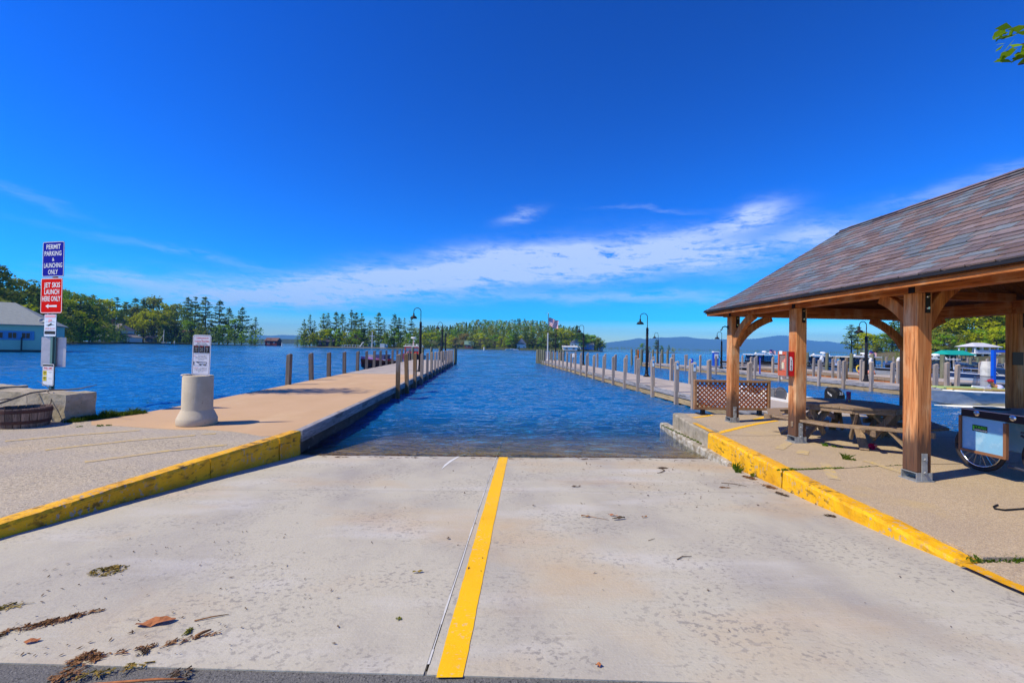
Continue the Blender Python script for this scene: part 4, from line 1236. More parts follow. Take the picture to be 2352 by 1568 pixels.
def jag(pts, amp, n=5, seed=0):
    out = []
    for i in range(len(pts)):
        (x0, y0), (x1, y1) = pts[i], pts[(i + 1) % len(pts)]
        for k in range(n):
            t = k / n
            x, y = x0 + (x1 - x0) * t, y0 + (y1 - y0) * t
            out.append((x + amp * noise.noise((x * .11, y * .11, seed)), y + amp * noise.noise((x * .11, y * .11, seed + 7))))
    return out


# the wooded point across the water on the far left
ground_patch('shore_ground', jag([(-135, 104), (-152, 138), (-168, 176), (-188, 222), (-214, 266), (-205, 281), (-152, 288), (-148, 302), (-170, 330), (-240, 350), (-330, 330), (-420, 200), (-300, 90)], 3, 5, 1), -.22, 'forest_floor', hump=.6)
# the pine island, the wooded hill behind it, the islet and the right shore
ground_patch('island_ground', jag([(-112, 247), (-112, 262), (-95, 276), (-60, 272), (-40, 262), (-38, 246), (-60, 241), (-90, 241)], 2, 5, 2), -.22, 'land', hump=.8)
ground_patch('island_ground', jag([(-92, 362), (-30, 361), (30, 360), (68, 359), (92, 361), (98, 368), (88, 382), (70, 420), (40, 520), (-60, 540), (-110, 480), (-104, 390)], 2.5, 5, 3), -.22, 'forest_floor', hump=11)
ground_patch('islet_ground', jag([(106, 317), (124, 315), (140, 317), (139, 325), (120, 328), (107, 325)], 1, 4, 4), -.22, 'land', hump=.5)
ground_patch('shore_ground', jag([(130, 152), (126, 128), (108, 112), (112, 100), (136, 88), (170, 70), (300, 70), (330, 240), (200, 230), (158, 190), (138, 176)], 3, 5, 5), .35, 'land', hump=4)

for (x, y, z, h, k) in LEFT_BACK:
    q, row = -x / y, 'on the skyline' if z > 4 else ('halfway up the slope' if z > 1.2 else 'low down by the water')
    zone = 'above the boathouse roof' if q > .93 else 'behind the sign post' if q > .875 else 'just right of the sign post' if q > .82 else 'left of the white shore house' if q > .76 else 'behind the white shore house' if q > .69 else 'behind the sandy beach' if q > .62 else 'above the brown cottages'
    tree(x, y, z, h, k, KW[k] + ' ' + row + ' ' + zone, 'trees on the left wooded rise')
lf_labels = ['broad tall pine at the inland end of the line of tall pines', 'tall pine just right of the broad first one in the pine line', 'tall pine in the middle of the tall pine line', 'tall tapering pine right of the middle of the pine line',
             'shorter pine tucked behind the tall pine line', 'wide layered pine near the tip of the left point', 'small thin pine standing alone at the very tip of the left point', 'rounded green tree under the layered pine near the left point tip',
             'low thin pine beside the lone one at the left point tip', 'bright yellow-green tree beside the white shore house', 'yellow-green tree overlapping the bright one by the beach', 'dark conifer right behind the yellow-green beach tree', 'dark conifer above the brown shore cottage',
             'dense dark hemlock directly left of the white shore house', 'dense dark hemlock behind the red sign edge', 'dense dark hemlock furthest along towards the green boathouse', 'green tree beside the brown shore cottage', 'olive tree under the tall pines of the left point', 'dark conifer under the tall pines of the left point', 'green tree under the tapering pine of the left point']
for (x, y, z, h, k), lb in zip(LEFT_FRONT, lf_labels):
    tree(x, y, z, h, k, lb, wide=1.15 if k in ('yellow', 'green', 'dark') else 1.0)
isl = ['leftmost layered pine of the pine island', 'thin bare-topped pine second from the left on the pine island', 'short thin pine third from the left on the pine island', 'pine at the left shoulder of the pine island', 'thin pine just right of the left shoulder of the pine island', 'pine left of the gap on the pine island', 'pine right beside the tallest pine of the island', 'tallest thin pine of the pine island', 'pine just right of the tallest island pine', 'broad flat-topped pine in the middle of the pine island',
       'low pine between the two broad tops of the island', 'crooked-topped pine right of the middle of the pine island', 'thin low pine right of the crooked island pine', 'bushy-topped pine above the island dock', 'low-topped pine before the right end of the island', 'thin pine near the right end of the island', 'last layered pine at the right end of the island behind the lamp']
for i, (x, y, z, h, k) in enumerate(ISLAND):
    if i < len(isl):
        tree(x, y, z, h, k, isl[i], 'pines on the near island', wide=.9)
    elif k == 'slim2':
        tree(x, y, z, h, k, 'half-dead leaning shrub tree at the left tip of the pine island', wide=1.3)
    else:
        tree(x, y, z, h, k, KW[k] + ' low on the pine island ' + ('near its left tip' if x < -96 else 'left of the dock mast' if x < -84 else 'behind the dock mast' if x < -72 else 'right of the dock mast' if x < -60 else 'at its right end'), 'low trees on the near island', wide=1.1)
for (x, y, z, h, k) in HILL_FRONT:
    tree(x, y, z, h, k, KW[k] + ' at the hill foot ' + ('behind the left pier lamps' if x < -38 else 'left of the red cottage' if x < -22 else 'right of the red cottage' if x < 4 else 'left of the white gabled cottage' if x < 20 else 'between cottage and flagpole' if x < 38 else 'behind the flag' if x < 54 else 'above the large white house' if x < 74 else 'near the very tip'), 'trees along the hill island shore', wide=1.25)
for (x, y, z, h, k) in ISLET:
    tree(x, y, z, h, k, KW[k] + ' on the tiny islet beyond the middle pier', 'trees on the tiny islet', wide=1.1)
for (x, y, z, h, k) in RIGHT:
    tree(x, y, z, h, k, KW[k] + (' rising tall behind the marina ' if h > 10 else ' low on the marina bank ') + ('left of the curved brace' if x / y < .885 else 'by the far corner post' if x / y < .98 else 'left of the teal roof' if x / y < 1.06 else 'above the teal roof' if x / y < 1.13 else 'above the white pavilion' if x / y < 1.21 else 'past the rear shelter post'), 'trees on the marina shore', wide=1.15)


def mass(name, items, seed, q=150):
    """a far wood that reads as one mass: simple crowns merged into one mesh."""
    r = random.Random(seed)
    V = {m: ([], []) for m in ('leaf_pine', 'leaf_green', 'leaf_olive', 'leaf_yellow')}
    for (x, y, z, h, k) in items:
        vs, fs = V['leaf_' + (k if k in ('green', 'olive', 'yellow') else 'pine')]
        con = k == 'pine'
        R = h * (.22 if con else .33)
        for i in range(q):
            t = r.uniform(.12, 1.0)
            rad = R * ((1 - t) ** .75 * 1.15 + .05 if con else math.sin(math.pi * min(.97, t * .82 + .16)) ** .6) * r.uniform(.5, 1.05)
            a = r.uniform(0, 6.28)
            c = Vector((x + rad * math.cos(a), y + rad * math.sin(a), z + h * t))
            nr = Vector((math.cos(a) + r.gauss(0, .5), math.sin(a) + r.gauss(0, .5), .5 + r.gauss(0, .5) + (.5 if con else 0)))
            leaf_quad(vs, fs, c, h * r.uniform(.028, .062), nr, r, 1.25)
    vs, fs, mi, mats = [], [], [], []
    for m, (a, b) in V.items():
        if not b:
            continue
        o = len(vs)
        vs += a
        fs += [tuple(i + o for i in f) for f in b]
        mi += [len(mats)] * len(b)
        mats.append(MT[m])
    me = bpy.data.meshes.new(name)
    me.from_pydata([tuple(p) for p in vs], [], fs)
    for m in mats:
        me.materials.append(m)
    me.polygons.foreach_set('material_index', mi)
    me.update()
    return link(name, me, kind='stuff')


mass('hill_woods', HILL, 5, 130)
FR = [(238, 1), (262, 3), (310, 9), (338, 11), (381, 11), (424, 7), (495, 5), (558, 7), (621, 6), (695, 8), (758, 6), (822, 6), (897, 5), (1005, 5), (1250, 6)]
r_ = random.Random(9)
far = []
for i in range(620):
    x = 236 + 1000 * r_.random() ** 1.15
    top = lerp(FR, x) * 1.1
    h = r_.uniform(4.5, 7)
    d = r_.random()
    far.append((x, 985 + 60 * d, max(-.4, (top - h) * d), h, 'pine' if r_.random() < .6 else ('olive' if r_.random() < .6 else 'green')))
for i in range(160):
    x = -1100 + 620 * r_.random()
    far.append((x, 1420 + 50 * r_.random(), -.4 + 6 * r_.random(), 9, 'pine' if r_.random() < .6 else 'olive'))
mass('far_shore_woods', far, 6, 34)
under = []
for i in range(150):
    t = r_.random()
    under.append((-111 + 72 * t, 245 + r_.uniform(0, 14), -.2, r_.uniform(2, 5) if i % 2 else r_.uniform(5, 10.5), r_.choice(('olive', 'green', 'pine', 'pine'))))
for i in range(120):
    t = r_.random()
    under.append((-215 + 62 * t, 284 + 6 * t + r_.uniform(0, 6), 0, r_.uniform(1.5, 4.5) if i % 3 else r_.uniform(5, 12), r_.choice(('green', 'pine', 'olive', 'pine'))))
for i in range(210):
    t = r_.random()
    a, b = r_.choice((((-137, 106), (-154, 140)), ((-154, 140), (-170, 178)), ((-170, 178), (-190, 224)), ((-190, 224), (-215, 266))))
    under.append((a[0] + (b[0] - a[0]) * t - r_.uniform(0, 8), a[1] + (b[1] - a[1]) * t + r_.uniform(0, 3), 0, r_.uniform(1.2, 4) if i % 3 else r_.uniform(5, 11), r_.choice(('green', 'pine', 'olive', 'pine', 'yellow'))))
for i in range(90):
    t = r_.random()
    under.append((-85 + 160 * t, 363 + r_.uniform(0, 4), 0, r_.uniform(1.5, 4), r_.choice(('olive', 'yellow', 'green'))))
for i in range(60):
    t = r_.random()
    under.append((128 - 16 * t + r_.uniform(0, 10), 128 - 20 * t + r_.uniform(0, 8), .3, r_.uniform(1.2, 3), r_.choice(('olive', 'green', 'yellow'))))
mass('shore_undergrowth', under, 7, 90)


def branch_tree(name, label, x, y, base_z, h, limbs, kind, leaves, seed, spread=.08, start=.3):
    """a near tree standing mostly outside the picture: trunk, crooked limbs, leaf-sized faces."""
    r = random.Random(seed)
    t = thing(name, label, 'tree', (x, y, base_z))
    tb = MB()
    tb.tube([(0, 0, -.3), (.1, .05, h * .3), (-.1, .1, h * .65), (.05, 0, h)], [.24, .19, .12, .03], 9)
    vs, fs = [], []
    for (z, d, l) in limbs:
        d = Vector(d).normalized()
        o = Vector((0, 0, z))
        pts = [o, o + d * l * .4 + Vector((0, 0, .06 * l)), o + d * l * .75 + Vector((0, 0, .1 * l)), o + d * l + Vector((0, 0, .05 * l))]
        tb.tube(pts, [.07, .05, .03, .008], 6)
        for i in range(leaves):
            s = r.uniform(start, 1.03)
            p = o + d * l * s + Vector((r.gauss(0, spread * l), r.gauss(0, spread * l), .09 * l * s + r.gauss(-.05, spread * .62 * l)))
            leaf_quad(vs, fs, p, r.uniform(.05, .10), Vector((r.gauss(0, .6), r.gauss(0, .6), 1)), r, 1.2)
    tb.build('trunk', 'bark', t)
    link('crown', mesh_of('crown', vs, fs, kind), t)
    return t


# ------------------------------------------------------------------ piers
def post_mesh(name, mat, w=.15, top=1.25, bot=-1.35, slant=.04):
    mb = MB()
    h = w / 2
    vs = [(-h, -h, bot), (h, -h, bot), (h, h, bot), (-h, h, bot), (-h, -h, top - slant * 1.6), (h, -h, top - slant * .6), (h, h, top - slant * .6), (-h, h, top - slant * 1.6),
          (-h * .62, -h * .62, top - slant * .9), (h * .62, -h * .62, top), (h * .62, h * .62, top), (-h * .62, h * .62, top - slant * .9)]
    fs = [(3, 2, 1, 0), (0, 1, 5, 4), (1, 2, 6, 5), (2, 3, 7, 6), (3, 0, 4, 7), (4, 5, 9, 8), (5, 6, 10, 9), (6, 7, 11, 10), (7, 4, 8, 11), (8, 9, 10, 11)]
    me = bpy.data.meshes.new(name)
    me.from_pydata(vs, [], fs)
    me.materials.append(MT[mat])
    return me


def pile_mesh(name, mat, r=.15, top=1.35, bot=-1.6):
    mb = MB()
    mb.lathe([(r * 1.04, bot), (r, 0), (r * .95, top - .05), (r * .80, top)], 12)
    me = bpy.data.meshes.new(name)
    me.from_pydata(mb.v, [], mb.f)
    me.materials.append(MT[mat])
    return me


PM = {'grey': post_mesh('post', 'dockpost'), 'brown': post_mesh('post', 'dockpost_brown', .16), 'dull': post_mesh('post', 'post_l', .16), 'pile': pile_mesh('pile', 'pile'),
      'orange': pile_mesh('pile', 'cedar_z', .13)}


def put(me, name, parent, x, y, z=0.0, tilt=.012, sc=1.0):
    o = WL[parent.name]
    p = link(name, me, parent, (x - o.x, y - o.y, z - o.z))
    p.rotation_euler = (RND.gauss(0, tilt), RND.gauss(0, tilt), RND.gauss(0, .08))
    p.scale = (1, 1, sc)
    return p


def pier(root, left, right, y0, y1, panel=2.4, cols=2, z=0.0, deck='deck', fascia='fascia', lower='waler', sides=(1, 1), gap=.007, thick=.10, fy0=None, fh=.19, low=(-.21, -.42)):
    n = max(1, round((y1 - y0) / panel))
    for i in range(n):
        a, b = y0 + (y1 - y0) * i / n + gap, y0 + (y1 - y0) * (i + 1) / n - gap
        for c in range(cols):
            mb = MB()
            t0, t1 = c / cols, (c + 1) / cols

            def xx(y, t):
                return left(y) + (right(y) - left(y)) * t
            dz = RND.uniform(-.004, .004)
            g = gap
            mb.add([(xx(a, t0) + g, a, z - thick), (xx(a, t1) - g, a, z - thick), (xx(b, t1) - g, b, z - thick), (xx(b, t0) + g, b, z - thick),
                    (xx(a, t0) + g, a, z + dz), (xx(a, t1) - g, a, z + dz), (xx(b, t1) - g, b, z + dz), (xx(b, t0) + g, b, z + dz)],
                   ((4, 5, 6, 7), (0, 1, 5, 4), (1, 2, 6, 5), (2, 3, 7, 6), (3, 0, 4, 7)))
            mb.build('deck_panel', deck, root, world=True)
    f0 = y0 if fy0 is None else fy0
    m = max(1, round((y1 - f0) / 4.2))
    for side, fn, on in ((-1, left, sides[0]), (1, right, sides[1])):
        if not on:
            continue
        for i in range(m):
            a, b = f0 + (y1 - f0) * i / m + .008, f0 + (y1 - f0) * (i + 1) / m - .008
            mb = MB()
            mb.beam((fn(a) + side * .035, a, z - fh / 2 + .004), (fn(b) + side * .035, b, z - fh / 2 + .004), .065, fh)
            mb.build('fascia_board', fascia, root, world=True, bevel=.006)
            mb = MB()
            mb.beam((fn(a) - side * .02, a, z + (low[0] + low[1]) / 2), (fn(b) - side * .02, b, z + (low[0] + low[1]) / 2), .10, low[0] - low[1])
            mb.build('waler', lower, root, world=True, bevel=.006)
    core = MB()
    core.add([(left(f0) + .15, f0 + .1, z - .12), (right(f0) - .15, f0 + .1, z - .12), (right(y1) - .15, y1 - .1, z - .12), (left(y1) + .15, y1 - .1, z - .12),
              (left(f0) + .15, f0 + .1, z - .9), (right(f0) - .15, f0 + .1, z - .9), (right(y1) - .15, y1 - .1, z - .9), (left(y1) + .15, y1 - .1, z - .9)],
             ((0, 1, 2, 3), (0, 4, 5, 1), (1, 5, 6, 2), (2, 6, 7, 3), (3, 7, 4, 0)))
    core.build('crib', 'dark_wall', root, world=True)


lpier = thing('pier', 'long pier left of the ramp with purple runabout and red tug alongside', 'pier', (-6, 25, 0))
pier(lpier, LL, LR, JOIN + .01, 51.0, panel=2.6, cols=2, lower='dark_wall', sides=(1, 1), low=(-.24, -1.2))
# the side of the brown landing: weathered timber over a stained wall
m_ = 4
for i in range(m_):
    a, b = 8.40 + (JOIN - 8.40) * i / m_ + .008, 8.40 + (JOIN - 8.40) * (i + 1) / m_ - .008
    mb = MB()
    mb.beam((LR(a) - .045, a, -.10), (LR(b) - .045, b, -.10), .15, .225)
    mb.build('fascia_board', 'fascia', lpier, world=True, bevel=.014)
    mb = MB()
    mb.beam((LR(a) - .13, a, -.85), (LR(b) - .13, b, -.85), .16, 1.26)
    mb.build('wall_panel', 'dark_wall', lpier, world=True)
for y in (17.4, 19.45, 21.75):
    put(PM['brown'], 'post', lpier, LR(y) + .09, y, .05, .02)
for i, y in enumerate([24.0, 26.4, 28.6, 30.7, 32.9, 35.2, 37.5, 39.8, 42.0, 44.2, 46.3, 48.4]):
    put(PM['grey'], 'post', lpier, LR(y) + .12, y)
for y in (17.7, 20.1, 22.4, 24.95, 27.6, 29.8, 31.9, 34.0, 36.2, 38.6, 40.9, 43.2, 45.6, 48.0):
    put(PM['dull'], 'post', lpier, LL(y) - .04, y, -.02)
for x, y in ((-4.5, 51.2), (-4.55, 53.0), (-6.3, 51.5), (-7.3, 51.5), (-8.3, 51.6), (-9.4, 51.3), (-8.9, 53)):
    put(PM['pile'], 'pile', lpier, x, y, .15)


def RLx(y):
    return 7.42 - .027 * (y - 15)


def RRx(y):
    return 9.88 - .025 * (y - 15)


rpier = thing('pier', 'pier right of the ramp with pale square posts, ending at the flagpole', 'pier', (8.5, 11.3, 0))
pier(rpier, RLx, RRx, 11.31, 60.0, panel=2.6, cols=2, fascia='fascia', lower='waler')
for y in (15.6, 17.0, 19.4, 21.25, 23.25, 25.3, 27.4, 29.75, 31.8, 33.7, 35.7, 37.5, 39.2, 41.2, 43.2, 45.4, 47.6, 50.0, 52.2):
    p = put(PM['grey'], 'post', rpier, RLx(y) - .09, y, -.01)
    if y < 20:
        tg = MB()
        tg.box((0, -.083, 1.06), (.085, .004, .27), 0)
        tg.box((0, -.0865, 1.12), (.06, .004, .10), 1)
        tg.build('number_tag', [plain('tag_white', (.62, .72, .78), .5), plain('tag_blue', (.01, .22, .60), .5)], p)
for y in (13.7, 16.5, 19.5, 21.3, 23.5, 26.1, 29.05, 31.0, 33.6, 36.5, 38.9, 42.4, 45.4, 48.4, 53.2):
    put(PM['grey'], 'post', rpier, RRx(y) + .10, y, .02)
for x, y in ((6.05, 60.4), (6.10, 58.9), (6.16, 57.4), (6.24, 55.9), (6.32, 54.3), (8.0, 60.4), (8.55, 60.3), (8.92, 59), (8.95, 57.4), (9.0, 55.8)):
    put(PM['pile'], 'pile', rpier, x, y, .05)
sg = MB()
sg.box((0, 0, .55), (.045, .11, 1.45))
for k in range(9):
    sg.box((-.024, 0, 1.18 - k * .15), (.004, .06, .045), 1)
bs = sg.build('slip_marker', [plain('marker_blue', (.008, .035, .42), .45), 'white_paint'], rpier, (RRx(21.0) + .02 - 8.5, 21.0 - 11.3, 0))
bs['label'] = 'narrow blue slip marker with white characters'


def MLx(y):
    return 21.35 - .061 * (y - 24)


def MRx(y):
    return MLx(y) + 1.85


mpier = thing('pier', 'narrow grey middle pier with widely spaced pale posts', 'pier', (21.5, 16, 0))
pier(mpier, MLx, MRx, 16.0, 57.0, panel=3.4, cols=1, lower='waler', fh=.22, low=(-.25, -.46))
for y in (20.3, 23.66, 25.47, 27.3, 30.9, 33.6, 36.3, 39.0, 41.7, 44.6, 47.5, 50.5, 53.5):
    put(PM['grey'], 'post', mpier, MLx(y) - .09, y)
    put(PM['grey'], 'post', mpier, MRx(y + .8) + .09, y + .8, -.02)
put(PM['grey'], 'post', mpier, 21.95, 20.2, .1)
for x, y in ((19.1, 57.5), (19.25, 56), (19.9, 57.6), (20.6, 57.4), (21.2, 57.2), (21.25, 55.6), (21.3, 54.2), (21.35, 52.6), (18.95, 59)):
    put(PM['pile'], 'pile', mpier, x, y, .35)
put(PM['orange'], 'pile', mpier, 19.5, 57.9, .3)
sg = MB()
sg.box((0, 0, .62), (.10, .05, 1.3))
for k in range(7):
    sg.box((0, -.027, 1.1 - k * .16), (.05, .004, .05), 1)
o_ = sg.build('slip_marker', [MT['marker_blue'], 'white_paint'], mpier, (MLx(33.0) - .1 - 21.5, 33.0 - 16, 0))

fpier = thing('pier', 'far pier of fresh tan boards where the patrol boats are tied up', 'pier', (30, 26, 0))
pier(fpier, lambda y: 28.6 + .0 * y, lambda y: 32.4, 26.0, 49.0, panel=3.4, cols=1, fascia='picnic_y', lower='cedar_y', fh=.24, low=(-.27, -.40))
for y in (29.5, 32.6, 35.4, 37.6, 40.5, 43.2, 46, 48.7):
    put(PM['grey'], 'post', fpier, 28.48, y)
    if y < 44:
        put(PM['pile'], 'pile', fpier, 32.7, y + .9, .35)
put(PM['brown'], 'post', fpier, 28.46, 34.0, .1)
mb = MB()
mb.box((26.0, 47.5, -.06), (5.1, 2.2, .12))
mb.build('deck_panel', 'deck', fpier, world=True)
# service pedestals on the piers


def pedestal(x, y, h, label, body='white_paint', cap=True):
    t = thing('dock_pedestal', label, 'pedestal', (x, y, 0), RND.uniform(-.3, .3))
    mb = MB()
    mb.box((0, 0, h * .36), (.10, .10, h * .72))
    mb.build('stand', 'dockpost', t)
    mb = MB()
    mb.box((0, 0, h * .86), (.24, .20, h * .30))
    mb.build('meter_box', body, t, bevel=.02)
    mb = MB()
    mb.lathe([(.10, h * 1.01), (.12, h * 1.05), (.05, h * 1.12)], 10)
    mb.build('cap', 'white_paint' if cap else 'hull_navy', t)
    return t


pedestal(28.9, 37.2, 1.25, 'white meter box on a stand at the edge of the tan pier')
pedestal(31.6, 35.2, 1.2, 'white meter box beside the yellow hose on the tan pier')
pedestal(32.1, 33.2, 1.3, 'white meter box between green piles by the patrol boat stern')
pedestal(8.6, 46.5, 1.0, 'small white pedestal on the right pier near the flagpole')


def lamp(x, y, label, rot=0.0, h=4.04, base=True, scale=1.0):
    t = thing('street_lamp', label, 'lamp post', (x, y, 0), rot, 'gooseneck lamps on the piers')
    mb = MB()
    mb.lathe([(.15, 0), (.15, .10), (.11, .16), (.10, .36), (.085, .40)], 10)
    mb.box((0, 0, .02), (.34, .34, .04))
    mb.build('base', 'black_steel', t)
    mb = MB()
    mb.lathe([(.085, .38), (.082, 1.6), (.075, h - .92), (.035, h - .86)], 10)
    mb.build('pole', 'black_steel', t, smooth=True)
    mb = MB()
    r = .225
    pts = [(0, 0, h - .9), (0, 0, h - r - .1), (0, 0, h - r)] + [(-r + r * math.cos(a), 0, h - r + r * math.sin(a)) for a in [math.pi * k / 10 for k in range(1, 11)]] + [(-2 * r, 0, h - r - .12)]
    mb.tube(pts, .022, 8)
    mb.build('gooseneck', 'black_steel', t, smooth=True)
    mb = MB()
    mb.lathe([(.035, h - .34), (.05, h - .40), (.055, h - .50), (.13, h - .53), (.20, h - .60), (.225, h - .68), (.215, h - .68), (.12, h - .57)], 18, (-2 * r, 0, 0))
    mb.build('lamp_shade', 'black_steel', t, smooth=True)
    mb = MB()
    mb.ball((-2 * r, 0, h - .62), .05)
    mb.build('bulb', plain('bulb_glass', (.6, .6, .55), .2), t, smooth=True)
    return t


lamp(-4.66, 27.9, 'tallest-looking black gooseneck lamp on the left pier, in front of the pine island')
lamp(-5.2, 44.2, 'second black gooseneck lamp along the left pier, behind the first')
lamp(-5.55, 50.6, 'last black gooseneck lamp at the far end of the left pier')
lamp(9.46, 26.5, 'black gooseneck lamp on the right pier, standing clear against the sky', h=3.90)
lamp(9.0, 43.3, 'black gooseneck lamp on the right pier beside the hill island tip', h=4.0)
lamp(8.17, 57.2, 'black lamp pole seen edge-on just right of the flagpole', rot=1.5, h=3.9)
lamp(20.3, 53.0, 'black gooseneck lamp at the far end of the middle pier by the islet', h=3.8)
lamp(21.75, 40.7, 'black gooseneck lamp on the middle pier left of the shelter post', h=3.5)
lamp(22.6, 25.5, 'black gooseneck lamp on the middle pier under the shelter roof beam', h=3.62)
lamp(14.5, 29.5, 'black gooseneck lamp half hidden behind the farthest front shelter post', h=3.55) if False else None

# flagpole and flag
t = thing('flagpole', 'tall two-part flagpole at the end of the right pier', 'flagpole', (7.05, 56.5, 0))
mb = MB()
mb.lathe([(.20, 0), (.18, .06), (.10, .16), (.085, 2.5), (.08, 3.55), (.05, 3.62)], 12)
mb.build('lower_pole', plain('pole_silver', (.45, .45, .45), .4, .3), t, smooth=True)
mb = MB()
mb.lathe([(.045, 3.55), (.04, 6.05)], 10)
mb.build('upper_pole', plain('pole_dark', (.06, .06, .07), .4), t, smooth=True)
mb = MB()
mb.ball((0, 0, 6.13), .09)
mb.build('ball_finial', 'chrome', t, smooth=True)
fl = MB()
NX, NZ = 26, 26


def flag_pt(u, v):
    x = .06 + 1.38 * u * (.94 - .05 * math.sin(v * 2))
    z = 5.62 - 1.05 * v - .42 * u + .05 * math.sin(u * 7 + v) - .08 * u * v
    y = .10 * math.sin(u * 8.5 + v * 1.5) * u ** .5
    return (x, y, z)


stars = MB()
for i in range(NX):
    for j in range(NZ):
        u0, u1, v0, v1 = i / NX, (i + 1) / NX, j / NZ, (j + 1) / NZ
        stripe = int((j + .5) / NZ * 13)
        mi = 2 if (u0 < .40 and stripe < 7) else (0 if stripe % 2 == 0 else 1)
        fl.quad(flag_pt(u0, v1), flag_pt(u1, v1), flag_pt(u1, v0), flag_pt(u0, v0), mi)
for rr in range(9):
    for cc in range(6 if rr % 2 == 0 else 5):
        u = (.4 * (cc + (.5 if rr % 2 == 0 else 1.0)) / 6)
        v = (rr + .6) / 9 * 7 / 13 * .97
        c = Vector(flag_pt(u, v))
        pts = []
        for k in range(10):
            a = math.pi / 2 + k * math.pi / 5
            q = .026 if k % 2 == 0 else .011
            pts.append((c.x + q * math.cos(a), c.y - .008, c.z + q * math.sin(a)))
        stars.add(pts, (tuple(range(10)),))
flag = fl.build('flag', [plain('flag_red', (.48, .02, .035), .8), plain('flag_white', (.75, .75, .76), .8), plain('flag_blue', (.03, .04, .20), .8)], None, (7.05, 56.45, 0), smooth=True)
tag(flag, 'red, white and blue striped flag flying from the pier flagpole', 'flag')
stars.build('stars', MT['flag_white'], flag, kind='stuff')

# ------------------------------------------------------------------ the timber shelter
XL, XR, YS = 5.65, 9.93, (3.36, 5.58, 7.87, 10.05)
PW = .205
pav = thing('picnic_shelter', 'open timber shelter with slate roof beside the ramp', 'shelter', (XL, YS[1], 0))


def cedar(mb, name='beam', ax='y', parent=None, bevel=.008):
    return mb.build(name, 'cedar_' + ax, parent or pav, world=True, bevel=bevel)


for X in (XL, XR):
    for Y in YS:
        mb = MB()
        mb.box((X, Y, (.115 + 2.475) / 2), (PW, PW, 2.475 - .115))
        mb.v = [(x, y, z) for x, y, z in mb.v]
        post = cedar(mb, 'post', 'post', bevel=.010)
        mb = MB()        # steel saddle: two plates and an open box under the timber
        w = PW / 2 + .006
        mb.box((X, Y, .006), (PW + .05, PW + .05, .012))
        mb.box((X, Y, .110), (PW + .012, PW + .012, .009))
        for s in (-1, 1):
            mb.box((X, Y + s * (w - .004), .059), (PW + .012, .008, .094))
        mb.build('saddle', 'steel', post, world=True)
        mb = MB()
        mb.box((X - .004, Y - w - .004, .19), (.075, .009, .355))
        for z in (.12, .29):
            mb.box((X - .004, Y - w - .018, z), (.030, .022, .030), rot=Matrix.Rotation(.5, 3, 'Y'))
        mb.build('bracket', 'steel', post, world=True)
        mb = MB()
        mb.box((X + .035, Y - PW / 2 - .005, 2.34), (.065, .008, .27))
        mb.build('strap', 'black_steel', post, world=True)
        mb = MB()
        for z in (2.27, 2.42):
            mb.lathe([(.021, 0), (.016, .012)], 10, (X + .035, Y - PW / 2 - .009, z), 0, Matrix.Rotation(math.pi / 2, 3, 'X'))
        mb.build('bolt', 'chrome', post, world=True)
        if X == XL:
            mb = MB()
            mb.box((X - .094, Y - .01, 2.575), (.008, .085, .20))
            mb.build('strap', 'black_steel', post, world=True)
            mb = MB()
            mb.lathe([(.021, 0), (.016, .012)], 10, (X - .098, Y - .01, 2.60), 0, Matrix.Rotation(-math.pi / 2, 3, 'Y'))
            mb.build('bolt', 'chrome', post, world=True)
# plates along both eaves, in lengths that meet over the posts
BW, BZ = .18, 2.598
for X in (XL, XR):
    for a, b in ((2.98, YS[1]), (YS[1], YS[2]), (YS[2], 10.36)):
        mb = MB()
        mb.beam((X, a + .002, BZ), (X, b - .002, BZ), BW, .245)
        cedar(mb, 'eave_beam', 'y')
for Y in (YS[0], YS[3]):
    mb = MB()
    mb.beam((XL + BW / 2 + .002, Y, BZ), (XR - BW / 2 - .002, Y, BZ), .17, .243)
    cedar(mb, 'end_beam', 'x')
for Y in (YS[1], YS[2]):
    mb = MB()
    mb.beam((XL + .092, Y, 2.70 + .075), (XR - .092, Y, 2.70 + .075), .16, .15)
    cedar(mb, 'tie_beam', 'x')


def brace(p_post, p_beam, side, bulge=.13):
    a, b = Vector(p_post), Vector(p_beam)
    c = Vector((a.x, a.y, b.z)) if True else None
    pts = []
    for i in range(11):
        t = i / 10
        m = a.lerp(b, t)
        pts.append(m + (c - (a + b) / 2).normalized() * bulge * 4 * t * (1 - t) * .8)
    mb = MB()
    mb.sweep(pts, .105, .16, side)
    return cedar(mb, 'brace', 'z')


hw = PW / 2
Z0, Z1 = 1.80, 2.455
brace((XL, YS[3] - hw + .02, Z0), (XL, YS[3] - hw - .72, Z1), (1, 0, 0))
brace((XL + hw - .02, YS[3], Z0), (XL + hw + .80, YS[3], Z1), (0, 1, 0))
brace((XR - hw + .02, YS[3], Z0), (XR - hw - .80, YS[3], Z1), (0, 1, 0))
brace((XR, YS[3] - hw + .02, Z0), (XR, YS[3] - hw - .72, Z1), (1, 0, 0))
brace((XL, YS[1] + hw - .02, 2.10), (XL, YS[1] + hw + .42, 2.47), (1, 0, 0), .05)
brace((XL + hw - .02, YS[1], 2.02), (XL + hw + .62, YS[1], 2.72), (0, 1, 0))
brace((XR - hw + .02, YS[1], 2.02), (XR - hw - .62, YS[1], 2.72), (0, 1, 0))
brace((XL, YS[0] + hw - .02, Z0), (XL, YS[0] + hw + .72, Z1), (1, 0, 0))
brace((XL + hw - .02, YS[0], Z0), (XL + hw + .80, YS[0], Z1), (0, 1, 0))

# roof planes: flared at the eave, steep small hips at both ends
EX0, RX, EX1 = 5.13, 7.79, 10.45
YN, YF, HIP = 2.93, 10.42, .95
PROF = [(0.0, 2.605), (.75, 3.03), (2.66, 4.385)]       # run from the eave, height


def rz(run):
    return lerp(PROF, run)


